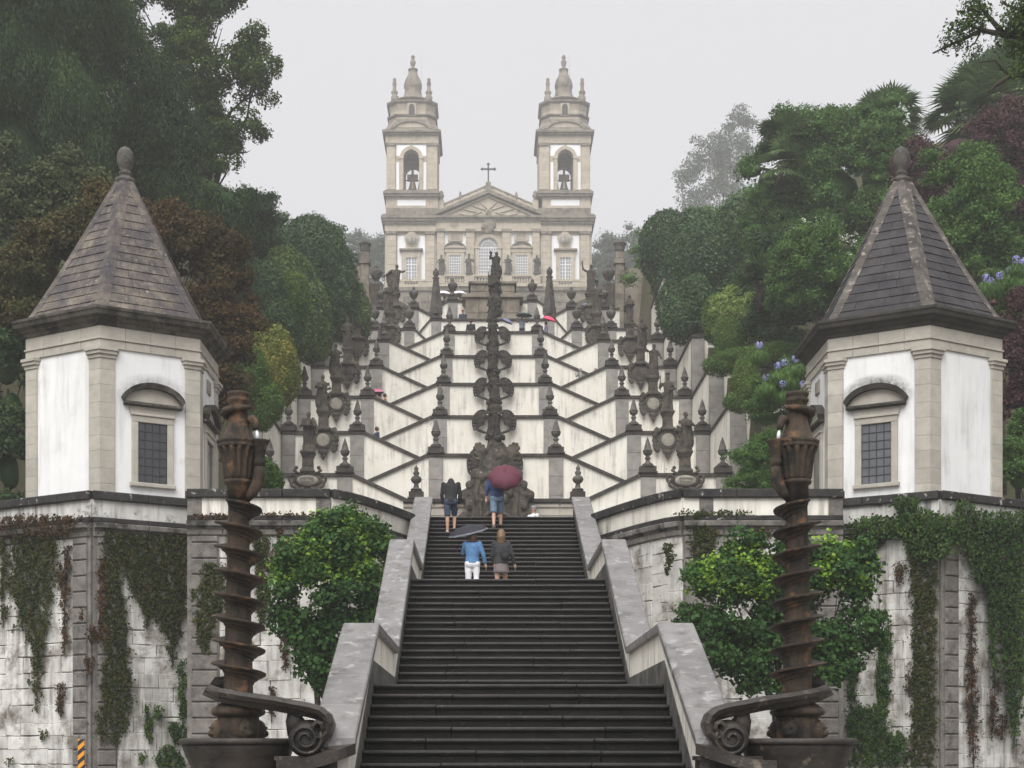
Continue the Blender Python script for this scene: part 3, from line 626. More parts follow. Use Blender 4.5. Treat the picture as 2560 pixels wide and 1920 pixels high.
FIN_VASE = prof_mesh('cut_vase_finial', [(.3, 0), (.3, .1), (.17, .2), (.13, .32), (.26, .42), (.32, .62), (.3, .66), (.36, .95), (.40, 1.0), (.36, 1.04), (.2, 1.1), (.02, 1.16)], M['finial'])
FIN_OBEL = MB().lathe([(0.459, 0), (0.459, .5), (0.407, .55), (0.370, .9)], n=4, smooth=False, rot=math.pi / 4).lathe([(0.370, .9), (0.207, 2.4), (0.192, 2.5), (0.252, 2.55), (0.222, 2.65)], n=4, smooth=False, rot=math.pi / 4).lathe([(0.118, 2.6), (0.148, 2.72), (0.222, 2.9), (0.207, 3.05), (0.089, 3.2), (0.015, 3.3)], n=10).mesh('obelisk_finial', M['finial'])
def fin(parent, me, x, y, z, s=1.0):
    o0 = origin(parent); k = s * rnd.uniform(.97, 1.03)
    return link('finial', me, parent, loc=(x - o0.x, y - o0.y, z - o0.z), rot=(rnd.uniform(-.015, .015), rnd.uniform(-.015, .015), rnd.uniform(0, 6)), scale=(k, k, k))
def pier(parent, x, w, y, z0, z1, ch=.95):
    z = z1
    while z > z0 + .1:
        zb = max(z0, z - ch * rnd.uniform(.8, 1.15)); mb = MB(); mb.fbox((x, y, 0), (1, 0, 0), (0, -1, 0), -w, w, -.1, .07, zb + .004, z - .004, .012); mb.build('pier_block', M['pier'], parent); z = zb
def pier_cap(parent, x, y, z, w=.42):
    mb = MB(); mb.box(x - w + .05, x + w - .05, y - .16, y + .46, z + .001, z + .30); mb.box(x - w, x + w, y - .2, y + .5, z + .0, z + .06); mb.lathe([(w * .95, .3), (w * .7, .36), (w * .55, .40)], (x, y + .15, z), 12); mb.build('pier_cap', M['coping'], parent)
ORD = ['lowest', 'second lowest', 'third', 'fourth', 'fifth', 'sixth', 'topmost']
LV = [dict(Fd=66.9 + 6.4 * i, Fz=14.1 + 3.28 * i, Bd=70 + 6.45 * i, Bz=15.6 + 3.27 * i, xi=6.85, xo=10.25, xb=2.84, xw=10.62) for i in range(5)]
LV += [dict(Fd=99.0, Fz=29.8, Bd=102.0, Bz=31.3, xi=5.6, xo=7.9, xb=3.9, xw=9.0), dict(Fd=105.0, Fz=32.95, Bd=108.0, Bz=34.4, xi=5.6, xo=7.9, xb=2.9, xw=9.0)]
for i, v in enumerate(LV):
    drop = 1.70 if i < 5 else 1.25; up = i >= 5
    for s in (-1, 1):
        sd = 'left' if s < 0 else 'right'
        th = thing('stair_wall', f'white stair wall, {ORD[i]} level on the {sd}, coping falling towards the middle', 'wall', (AX + s * 7, v['Fd'], v['Fz'] - 3.5), 'outer walls of the zigzag stairs')
        X = lambda a: AX + s * a
        xl = .9 if i < 5 else 2.2
        sl = drop / (v['xi'] - .35 - v['xb'])
        zin = v['Fz'] - sl * (v['xi'] - .35 - xl)
        pts = [(X(v['xw']), v['Fz']), (X(v['xi'] - .35), v['Fz']), (X(xl), zin)]
        mb = MB(); zb = v['Fz'] - 5.2
        mb.prism([(pts[0][0], zb), (pts[0][0], pts[0][1] - .16), (pts[1][0], pts[1][1] - .16), (pts[2][0], pts[2][1] - .16), (pts[2][0], zb)], v['Fd'], v['Fd'] + .35, 'y')
        mb.build('plaster_panel', M['plaster'], th)
        slabs_xz(th, pts, v['Fd'] - .11, v['Fd'] + .46, .162, M['coping'], 1.3)
        for xx in (v['xi'], v['xo']):
            pier(th, X(xx), .34, v['Fd'], v['Fz'] - 4.6, v['Fz'] - .185); pier_cap(th, X(xx), v['Fd'], v['Fz'] + .003)
            fin(th, FIN_URN if up else FIN_CONE, X(xx), v['Fd'] + .15, v['Fz'] + .39, .74 if up else .9)
        # steps behind the wall, climbing outwards
        mb = MB(); n = 11
        for k in range(n):
            xa = 2.6 + (v['xi'] - 2.8) * k / n; xb_ = 2.6 + (v['xi'] - 2.8) * (k + 1) / n; z = v['Fz'] - .95 - drop * 1.02 * (1 - (k + 1) / n)
            mb.box(min(X(xa), X(xb_)), max(X(xa), X(xb_)), v['Fd'] + .352, v['Bd'] - .002, z - 2.0, z)
        mb.box(min(X(v['xi'] - .2), X(v['xw'])), max(X(v['xi'] - .2), X(v['xw'])), v['Fd'] + .352, v['Bd'] + 2.9, v['Fz'] - 2.5, v['Fz'] - .95)
        st = mb.build('flight_steps', M['paving'], th)
    th = thing('stair_wall', f'white central wall, {ORD[i]} level, with level coping between two finials', 'wall', (AX, v['Bd'], v['Bz'] - 4), 'central walls of the zigzag stairs')
    zl = v['Bz'] - 1.63; xe = v['xi'] + .1; hb = v['xb'] + .42
    pts = [(AX - xe, zl), (AX - hb, v['Bz']), (AX + hb, v['Bz']), (AX + xe, zl)]
    mb = MB(); zb = v['Bz'] - 5.2; mb.prism([(AX - xe, zb)] + [(p[0], p[1] - .16) for p in pts] + [(AX + xe, zb)], v['Bd'], v['Bd'] + .35, 'y'); mb.build('plaster_panel', M['plaster'], th)
    slabs_xz(th, pts, v['Bd'] - .11, v['Bd'] + .46, .162, M['coping'], 1.3)
    for s in (-1, 1):
        pier(th, AX + s * v['xb'], .34, v['Bd'], v['Bz'] - 4.6, v['Bz'] - .185); pier_cap(th, AX + s * v['xb'], v['Bd'], v['Bz'] + .003)
        if i == 5: fin(th, FIN_OBEL, AX + s * v['xb'], v['Bd'] + .1, v['Bz'] + .3, 1.0)
        else: fin(th, FIN_URN if i == 6 else FIN_CONE, AX + s * v['xb'], v['Bd'] + .15, v['Bz'] + .39, .8 if i == 6 else .93)
    mb = MB(); mb.box(AX - hb, AX + hb, v['Bd'] + .352, (LV[i + 1]['Fd'] + 3.0) if i < 6 else 112, v['Bz'] - 3, v['Bz'] - .95); mb.build('landing', M['paving'], th)
    mb = MB(); n = 11
    for s in (-1, 1):
        for k in range(n):
            xa = xe - (xe - hb) * k / n; xb_ = xe - (xe - hb) * (k + 1) / n; z = v['Bz'] - .95 - 1.55 * (1 - (k + 1) / n)
            mb.box(min(AX + s * xa, AX + s * xb_), max(AX + s * xa, AX + s * xb_), v['Bd'] + .352, v['Bd'] + 2.85, z - 2, z)
    mb.build('flight_steps', M['paving'], th)

# terrace wall at the foot of the zigzag stairs
th = thing('terrace_wall', 'low white wall with moulded stone ledge behind the stair head', 'wall', (AX, 63.2, 8.3))
mb = MB(); mb.box(AX - 3.9, AX + 3.9, 63.2, 63.6, 7.2, 12.1); mb.build('plaster_panel', M['plaster'], th)
for k in range(6):
    a = AX - 4.0 + 8.0 * k / 6; b_ = AX - 4.0 + 8.0 * (k + 1) / 6
    mb = MB(); mb.fbox((0, 63.2, 0), (1, 0, 0), (0, -1, 0), a + .003, b_ - .003, -.45, .22, 12.12, 12.30, .03); mb.build('coping_slab', M['coping'], th)
    mb = MB(); mb.fbox((0, 63.2, 0), (1, 0, 0), (0, -1, 0), a + .003, b_ - .003, -.05, .12, 11.92, 12.118, .04); mb.fbox((0, 63.2, 0), (1, 0, 0), (0, -1, 0), a + .003, b_ - .003, -.05, .05, 11.60, 11.918, .01); mb.build('moulding_block', M['granite'], th)
for s in (-1, 1):
    pier_cap(th, AX + s * 3.45, 63.15, 12.303, .36); fin(th, FIN_KNOB, AX + s * 3.45, 63.25, 12.68, 1.0)

# side walls that box in each terrace, level on top, a stone pier at the front corner
for i in range(5):
    v = LV[i]; w = LV[i + 1]; zt = w['Fz'] + (.0 if i < 4 else 1.5)
    for s in (-1, 1):
        sd = 'left' if s < 0 else 'right'
        xw = AX + s * 10.62; xo = AX + s * (13.6 if s > 0 else 12.2)
        th = thing('side_wall', f'tall white side wall with stone corner pier, {ORD[i]} on the {sd} of the zigzag stairs', 'wall', (xw, v['Fd'], v['Fz'] - 3), 'side walls of the zigzag stairs')
        zb = v['Fz'] - 5; xe = xw + s * .4
        mb = MB(); mb.box(min(xw, xe), max(xw, xe), v['Fd'] + .05, w['Fd'] + .3, zb, zt - .15)
        mb.box(min(xw + s * .02, xo), max(xw + s * .02, xo), v['Fd'] + .06, v['Fd'] + .42, zb, zt - .15); mb.build('plaster_panel', M['plaster'], th)
        slab_path(th, [(v['Fd'] - .1, zt), (w['Fd'] + .3, zt)], xw - s * .08, xe + s * .1, .15, M['coping'], 1.4)
        slabs_xz(th, [(xe + s * .104, zt), (xo, zt)], v['Fd'] - .05, v['Fd'] + .5, .15, M['coping'], 1.4)
        z = zt - .155
        while z > zb + 1.2:
            z2 = z - rnd.uniform(.7, 1.1); mb = MB(); mb.box(min(xw - s * .02, xw + s * .66), max(xw - s * .02, xw + s * .66), v['Fd'] - .02, v['Fd'] + .3, z2 + .004, z - .004); mb.build('pier_block', M['pier'], th); z = z2

# ------------------------------------------------------------------ carved figures
def robe(mb, h=1.75, w=1.0, seed=0, lean=0.0, folds=9):
    r_ = random.Random(seed); ph = r_.uniform(0, 6); rings = []; n = 40
    prof = [(0, .30, .24), (.12, .29, .23), (.35, .25, .2), (.6, .235, .19), (.82, .25, .19), (.95, .22, .165), (1.1, .235, .17), (1.28, .27, .17), (1.38, .25, .15), (1.45, .12, .1), (1.5, .075, .075)]
    for z, rx, ry in prof:
        f = .17 * max(0, min(1, (1.35 - z) / .4)); ring = []
        for i in range(n):
            t = 2 * math.pi * i / n; k = 1 + f * math.sin(folds * t + ph + 2.2 * z + .8 * math.sin(3 * t)) * (1 if z < 1.3 else .3)
            ring.append((w * rx * k * math.cos(t) + lean * z * .12 + .04 * math.sin(2.2 * z + ph), ry * k * math.sin(t), z * h / 1.75))
        rings.append(ring)
    mb.loft(rings); k = h / 1.75; hx = lean * .19 + .04 * math.sin(3.6 + ph)
    mb.ell((hx, -.02, 1.62 * k), (.095, .115, .135), 12, 8); mb.ell((hx, .03, 1.65 * k), (.115, .11, .13), 10, 6); mb.ell((hx, -.125, 1.60 * k), (.02, .03, .03), 6, 4); mb.ell((hx, -.09, 1.52 * k), (.06, .05, .08), 8, 5)
    return hx
def limb(mb, pts, r0, r1): mb.tube(pts, [r0 + (r1 - r0) * i / (len(pts) - 1) for i in range(len(pts))], 8)
def statue_mesh(kind):
    mb = MB(); robe(mb, 1.75, seed=kind, lean=(-.3, .4, .0, .5, -.4)[kind])
    if kind == 0:      # winged shape, bent over a tablet
        limb(mb, [(-.25, 0, 1.36), (-.36, -.08, 1.08), (-.12, -.3, 1.12)], .085, .05); limb(mb, [(.25, 0, 1.36), (.34, -.1, 1.1), (.14, -.3, 1.18)], .085, .05)
        mb.add(MB().box(-.16, .22, -.40, -.30, 1.08, 1.42).v, MB().box(-.16, .22, -.40, -.30, 1.08, 1.42).f)
        mb.ell((-.30, .18, 1.15), (.15, .08, .42), 10, 8, Matrix.Rotation(R(14), 3, 'Y'))
    elif kind == 1:    # book held at the chest, cloak swept aside
        limb(mb, [(-.25, 0, 1.36), (-.38, .02, 1.1), (-.16, -.24, 1.0)], .09, .05); limb(mb, [(.25, 0, 1.36), (.42, -.05, 1.15), (.2, -.28, 1.2)], .09, .05)
        mb.box(-.02, .24, -.36, -.24, 1.06, 1.34); mb.ell((.26, .05, .75), (.16, .13, .6), 10, 8, Matrix.Rotation(R(-10), 3, 'Y'))
    elif kind == 2:    # crowned, sceptre in hand
        limb(mb, [(-.25, 0, 1.36), (-.42, -.06, 1.14), (-.34, -.22, 1.34)], .09, .05); limb(mb, [(.25, 0, 1.36), (.4, .0, 1.05), (.14, -.22, .98)], .09, .05)
        mb.lathe([(.10, 1.72), (.13, 1.84), (.12, 1.86)], n=8); mb.tube([(-.34, -.24, .95), (-.34, -.24, 1.7)], .028, 6)
    elif kind == 3:    # arm raised
        limb(mb, [(-.25, 0, 1.36), (-.46, -.02, 1.5), (-.52, -.06, 1.86)], .085, .045); mb.ell((-.52, -.06, 1.92), (.05, .04, .07), 8, 5); limb(mb, [(.25, 0, 1.36), (.42, 0, 1.1), (.5, -.18, .95)], .09, .05)
    else:              # arms spread, cloak flying
        limb(mb, [(-.25, 0, 1.36), (-.5, -.05, 1.3), (-.68, -.12, 1.36)], .085, .045); limb(mb, [(.25, 0, 1.36), (.48, 0, 1.2), (.72, -.1, 1.0)], .09, .05)
        mb.ell((.2, .12, .95), (.42, .12, .55), 10, 8)
    mb.box(-.34, .34, -.27, .27, -.08, .03)
    return bake(mb, M['carved'], .026, .04, .08, name='statue')
STAT = [statue_mesh(k) for k in range(5)]
CART = None
def cartouche_mesh():
    mb = MB(); mb.ell((0, 0, 0), (.68, .14, .33), 20, 8)
    for s in (-1, 1):
        sp = [(s * (.66 + .17 * math.cos(t) * (1 - t / 9)), -.02, .10 + .19 * math.sin(t) * (1 - t / 9)) for t in np.linspace(-1.5, 5.5, 16)]
        mb.tube(sp, [.075 * (1 - .05 * i) for i in range(16)], 8)
        mb.tube([(s * .75, 0, -.02), (s * .72, -.03, -.22), (s * .45, -.04, -.38), (s * .12, -.05, -.36)], [.07, .08, .07, .05], 8)
        mb.tube([(s * .45, -.05, .34), (s * .62, -.02, .48), (s * .55, 0, .6)], [.06, .075, .05], 8); mb.ell((s * .5, -.02, .58), (.09, .08, .09), 8, 6)
    mb.tube([(-.45, -.06, .34), (-.2, -.1, .30), (0, -.12, .36), (.2, -.1, .30), (.45, -.06, .34)], .055, 8)
    return bake(mb, M['carved'], .03, .03, .1, name='cartouche')
CART = cartouche_mesh()
HANG = None
def hanging_mesh():
    mb = MB(); mb.ell((0, 0, 0), (.5, .13, .5), 16, 8); 
    for s in (-1, 1):
        for k in range(7):
            a = R(-80 + 25 * k); mb.ell((s * (.5 + .16 * math.cos(a)), -.02, .5 * math.sin(a) + .02), (.15, .12, .13), 8, 6)
        mb.tube([(s * .5, -.05, .4), (s * .3, -.1, .55), (0, -.12, .45)], [.08, .08, .06], 8)
    mb.lathe([(.3, -.5), (.2, -.62), (.12, -.7), (.14, -.76), (.05, -.88), (.01, -.95)], n=10, sy=.5)
    return bake(mb, M['carved'], .035, .06, .12, name='hanging_cartouche')
HANG = hanging_mesh()
def pedestal_mb(h=.92):
    return MB().lathe([(.47, 0), (.47, .06), (.39, .14), (.34, .2), (.32, h - .28), (.37, h - .2), (.41, h - .12), (.47, h - .06), (.47, h)], n=4, smooth=False, rot=math.pi / 4)
def text(body, size, loc, parent, mat):
    cu = bpy.data.curves.new('inscription', 'FONT'); cu.body = body; cu.size = size; cu.align_x = 'CENTER'; cu.align_y = 'CENTER'; cu.extrude = .004
    cu.materials.append(mat); o = bpy.data.objects.new('inscription', cu); BAKE.collection.objects.link(o); dg = bake_graph()
    me = bpy.data.meshes.new_from_object(o.evaluated_get(dg)); bpy.data.objects.remove(o)
    return link('inscription', me, parent, loc=loc, rot=(R(90), 0, 0))
LAB = {(-1, 0): 'stone statue bent over a tablet, lowest of the left row, above the inscribed scroll shield', (1, 0): 'stone statue in a long cloak, lowest of the right row, above the inscribed oval shield',
       (-1, 1): 'stone statue with arms folded at its chest, second from the bottom of the left row', (1, 1): 'crowned dark stone statue, second from the bottom of the right row'}
kinds = {(-1, 0): 0, (1, 0): 1, (-1, 1): 1, (1, 1): 2, (-1, 2): 1, (1, 2): 3, (-1, 3): 2, (1, 3): 1, (-1, 4): 3, (1, 4): 0, (-1, 5): 1, (1, 5): 2, (-1, 6): 4, (1, 6): 3}
INK = plain('inscription_ink', (.08, .07, .06), .8)
for i, v in enumerate(LV):
    for s in (-1, 1):
        sd = 'left' if s < 0 else 'right'; xs_ = AX + s * (8.5 if i < 5 else 6.9); y0 = v['Fd'] - .12; z0 = v['Fz']
        lab = LAB.get((s, i)) or f'weathered stone statue on a carved pedestal, {ORD[i]} of the {sd} row'
        big = 1.0 if i < 5 else 1.15
        th = thing('statue', lab, 'statue', (xs_, y0, z0), 'statues beside the zigzag stairs')
        link('figure', STAT[kinds[(s, i)]], th, loc=(0, 0, .96), rot=(0, 0, s * -.15 + rnd.uniform(-.25, .25)), scale=(s * big * .93, big * .93, big * 1.02))
        pm = pedestal_mb(); o = link('pedestal', pm.mesh('pedestal', M['carved']), th)
        if i == 0:
            c = link('cartouche', CART, th, loc=(0, -.14, -.38), scale=(1.0, 1, 1.0))
            mbt = MB().ell((0, -.08, -.01), (.50, .10, .25), 20, 8); t = link('tablet', mbt.mesh('tablet', M['tablet']), c)
            if s < 0: text('MOYSES', .17, (0, -.192, .07), c, INK); text('Exodi cap. 17', .10, (0, -.192, -.07), c, INK)
            else: text('JEREMIAS', .15, (0, -.192, .07), c, INK); text('Thren. cap. 1', .10, (0, -.192, -.07), c, INK)
        else:
            c = link('hanging_cartouche', HANG, th, loc=(0, -.12, -.5), scale=(.98, .8, 1.05))
            if i < 3: mbt = MB().ell((0, -.115, .0), (.34, .035, .31), 16, 8); link('tablet', mbt.mesh('tablet', M['tablet']), c)

# fountains up the middle: one unit at every central wall
def fountain_mesh(seed):
    r_ = random.Random(seed); mb = MB()
    mb.lathe([(.20, -1.75), (.26, -1.5), (.40, -1.25), (.42, -1.12), (.22, -1.02), (.22, -.75), (.32, -.5), (.33, -.2), (.27, 0), (.33, .2), (.27, .4), (.33, .55), (.26, .7)], n=20, sy=.8)
    f = MB(); robe(f, 1.45, .95, seed, .2); f.xf(Matrix.Translation((0, -.05, .6))); mb.merge(f)
    for s in (-1, 1):
        limb(mb, [(s * .22, -.05, 1.72), (s * .34, -.1, 1.48), (s * .14, -.28, 1.4)], .08, .05)
        c = Vector((s * .60, -.02, -.52))                         # hinge of the shell, ribs fan up and out
        for k in range(9):
            a = R(-38 + 19 * k); rr = .60 - .10 * abs(k - 4.5) / 4.5; e = c + Vector((s * rr * math.cos(a) * .78, -.02, rr * math.sin(a) + .02))
            mb.tube([c + Vector((-s * .08, -.05, 0)), c + (e - c) * .55 + Vector((0, -.09, 0)), e], [.035, .06, .075], 6); mb.ell(e, (.075, .06, .075), 8, 5)
        rim = [c + Vector((s * .66 * math.cos(R(q)) * .78, -.03, .64 * math.sin(R(q)) + .02)) for q in range(-40, 125, 12)]; mb.tube(rim, .045, 6)
        sp = [c + Vector((s * (.02 + .15 * math.cos(t) * (1 - t / 11)), -.14, -.05 + .15 * math.sin(t) * (1 - t / 11))) for t in np.linspace(0, 8, 18)]; mb.tube(sp, .04, 6)
        mb.tube([c + Vector((s * .3, -.04, -.32)), c + Vector((s * .02, -.08, -.45)), (s * .25, -.1, -1.1)], [.06, .075, .05], 8)
        mb.ell((s * .34, -.1, .52), (.09, .09, .12), 8, 6)
    for k in range(14): mb.ell((r_.uniform(-.25, .25), -.22 + r_.uniform(-.06, .06), r_.uniform(-1.1, .7)), (.08, .08, .09), 8, 5)
    return bake(mb, M['carved_dark'], .026, .04, .10, name='wall_fountain')
FOUNT = [fountain_mesh(k) for k in (3, 8)]
for i in range(5):
    v = LV[i]; th = thing('wall_fountain', f'dark carved wall fountain with shell wings and a figure, {ORD[i]} of the central column', 'fountain', (AX - .05, v['Bd'] - .3, v['Bz'] + .05), 'fountains up the middle of the zigzag stairs')
    k = (1.16, 1.0, 1.0, 1.0, 1.02)[i]
    link('carving', FOUNT[i % 2], th, scale=(k * (1 if i % 2 else -1), k, k * (1.0 if i else 1.05)))
# tall statue group over the fifth fountain
mb = MB(); mb.lathe([(.42, 0), (.5, .3), (.36, .6), (.46, 1.0), (.34, 1.4), (.44, 1.7), (.36, 2.0), (.3, 2.6)], n=16, sy=.8)
f = MB(); robe(f, 1.7, 1.1, 5, .1); f.xf(Matrix.Translation((.05, 0, 2.5))); mb.merge(f); limb(mb, [(-.2, 0, 3.85), (-.32, -.15, 3.7), (-.26, -.25, 4.0)], .09, .07); mb.ell((-.28, -.25, 4.08), (.09, .09, .12), 8, 6)
mb.ell((.12, .1, 2.95), (.35, .25, .5), 10, 8); mb.tube([(-.42, -.1, 1.9), (-.42, -.1, 3.0)], [.07, .03], 6)
for k in range(18): mb.ell((rnd.uniform(-.4, .4), rnd.uniform(-.4, -.1), rnd.uniform(.2, 2.5)), (.13, .12, .14), 8, 5)
th = thing('statue', 'slender dark statue group crowning the central column of fountains', 'statue', (AX + .12, 96.6, LV[4]['Bz'] + 1.2))
link('carving', bake(mb, M['carved_dark'], .045, .10, .14, name='statue_group'), th)

# the big fountain at the foot
mb = MB(); k = .00407
half = [(360, 1500), (375, 1200), (395, 915), (380, 870), (312, 820), (318, 700), (380, 690), (372, 630), (300, 590), (300, 525), (255, 510), (260, 430), (175, 380), (165, 330), (150, 290), (120, 210), (80, 150), (50, 110)]
zz = lambda y: 1.6 + (1875 - (1080 + y / 4.147)) * .016878
poly = [(-x * k, zz(y)) for x, y in half] + [(x * k, zz(y)) for x, y in reversed(half)]
mb.prism(poly, -.28, .28, 'y')
for s in (-1, 1):
    mb.tube([(s * x * k, -.25, zz(y)) for x, y in half[2:]], .075, 8)
    for (cx_, cy_, rr) in ((345, 660, 50), (285, 550, 38), (225, 440, 50), (330, 870, 45)):
        mb.tube([(s * (cx_ - rr * (1 - t / 12) * math.cos(t)) * k, -.28, zz(cy_ - rr * (1 - t / 12) * math.sin(t))) for t in np.linspace(0, 10, 24)], .06, 8)
        mb.ell((s * cx_ * k, -.1, zz(cy_)), (rr * k * .95, .24, rr * k * .95), 12, 8)
    mb.tube([(s * 200 * k, -.3, zz(980)), (s * 200 * k, -.33, zz(780)), (s * 215 * k, -.3, zz(620)), (s * 180 * k, -.3, zz(520))], [.10, .10, .11, .08], 10)
    mb.tube([(s * 165 * k, -.3, zz(980)), (s * 160 * k, -.33, zz(700))], .06, 8); mb.tube([(s * 245 * k, -.26, zz(930)), (s * 255 * k, -.28, zz(680))], .055, 8)
    mb.tube([(s * 130 * k * math.sin(t), -.36, zz(915 - 80 * math.cos(t) - 0)) for t in np.linspace(0, 1.5, 8)], .07, 8)
    for (cx_, cy_) in ((100, 560), (130, 640), (90, 700), (285, 770), (150, 470), (70, 460)): mb.ell((s * cx_ * k, -.32, zz(cy_)), (.16, .12, .2), 10, 6)
    # shell wings
    c = Vector((s * 158 * k, -.1, zz(225)))
    mb.ell(c, (.24, .12, .42), 14, 8, Matrix.Rotation(R(s * 24), 3, 'Y'))
    for j in range(8):
        a = R(-60 + 32 * j); e = c + Vector((s * (.26 * math.cos(a) + .12 * math.sin(a)), -.05, .44 * math.sin(a))); mb.tube([c + Vector((-s * .1, -.14, -.2)), e], [.05, .08], 6); mb.ell(e, (.09, .09, .09), 8, 5)
mb.ell((0, -.3, zz(640)), (.34, .2, .5), 14, 8); mb.ell((0, -.36, zz(820)), (.22, .2, .22), 12, 8); mb.lathe([(.45, zz(1000)), (.5, zz(930)), (.2, zz(900))], (0, -.25, 0), 14, sy=.6)
for j in range(8): mb.ell((rnd.uniform(-.4, .4), -.3 + rnd.uniform(-.05, .05), rnd.uniform(zz(880), zz(180))), (.1, .09, .12), 8, 5)
th = thing('grotto_fountain', 'large bell-shaped carved stone fountain with scrolls at the head of the stairs', 'fountain', (AX - .02, 62.75, 8.35))
o = link('carving', bake(mb, M['carved'], .036, .035, .12, name='grotto_fountain'), th, loc=(0, 0, -8.35))
# stepped dark stone fountain on the upper terraces
th = thing('stepped_fountain', 'dark stepped masonry fountain between the upper white walls', 'fountain', (AX, 103.5, 29.5))
for a, y0, z0, z1, n in ((2.0, 103.9, 29.6, 31.6, 4), (2.3, 103.7, 31.6, 31.85, 3), (1.95, 106.2, 31.85, 34.0, 4), (2.2, 106.0, 34.0, 34.25, 3), (1.6, 107.2, 34.25, 35.3, 3), (1.75, 107.05, 35.3, 35.5, 3)):
    for r0 in range(2 if z1 - z0 > 1 else 1):
        zc0 = z0 + (z1 - z0) * r0 / (2 if z1 - z0 > 1 else 1); zc1 = z0 + (z1 - z0) * (r0 + 1) / (2 if z1 - z0 > 1 else 1)
        for j in range(n):
            mb = MB(); mb.fbox((AX, y0, 0), (1, 0, 0), (0, -1, 0), -a + 2 * a * j / n + .006, -a + 2 * a * (j + 1) / n - .006, -2.2, rnd.uniform(0, .02), zc0 + .004, zc1 - .004, .03); mb.build('masonry_block', M['church_dark'], th)
# pylons with cut vases and side walls of the church terrace
for s in (-1, 1):
    sd = 'left' if s < 0 else 'right'
    th = thing('gate_pylon', f'tall stone pier topped by a vase at the {sd} end of the church terrace', 'pier', (AX + s * 9.65, 112, 33), 'piers of the church terrace')
    z = 33.0
    while z < 38.4:
        mb = MB(); mb.fbox((AX + s * 9.65, 112, 0), (1, 0, 0), (0, -1, 0), -.32, .32, -.7, 0, z + .004, z + .9 - .004, .015); mb.build('pier_block', M['church_dark'], th); z += .9
    mb = MB(); mb.box(AX + s * 9.65 - .42, AX + s * 9.65 + .42, 111.9, 112.8, 38.4, 38.75); mb.build('pier_cap', M['church_dark'], th); fin(th, FIN_VASE, AX + s * 9.65, 112.35, 38.75, 1.25)
    th = thing('terrace_wall', f'receding stone and plaster wall along the {sd} of the church terrace', 'wall', (AX + s * 10.2, 112.8, 33), 'side walls of the church terrace')
    xa, xb_ = AX + s * 9.75, AX + s * 10.3
    mb = MB(); mb.box(min(xa, xb_), max(xa, xb_), 112.75, 150, 31, 38.1); mb.build('wall', M['church'], th)
    mb = MB(); mb.box(min(xa - s * .15, xb_), max(xa - s * .15, xb_), 112.75, 150, 38.1, 38.4); mb.build('coping', M['church_dark'], th)
    for k in range(4): mb = MB(); mb.box(min(xa - s * .02, xa), max(xa - s * .02, xa), 115 + 6 * k, 118.5 + 6 * k, 34, 37.6); mb.build('plaster_panel', M['plaster'], th)
    mb = MB(); mb.box(min(AX + s * 10, AX + s * 16), max(AX + s * 10, AX + s * 16), 112.2, 112.7, 33, 38.1); mb.build('return_wall', M['church_dark'], th)
    # lantern-like urns on tall plinths beside the statues
    th = thing('urn', f'large lidded stone urn on a plinth beside the highest statue on the {sd}', 'urn', (AX + s * 8.35, 106.5, 32.9), 'lidded urns of the upper stairs')
    mb = MB(); mb.box(AX + s * 8.35 - .4, AX + s * 8.35 + .4, 106.0, 107.0, 31.5, 35.0); mb.build('plinth', M['carved'], th); fin(th, FIN_URN, AX + s * 8.35, 106.5, 35.0, .98)
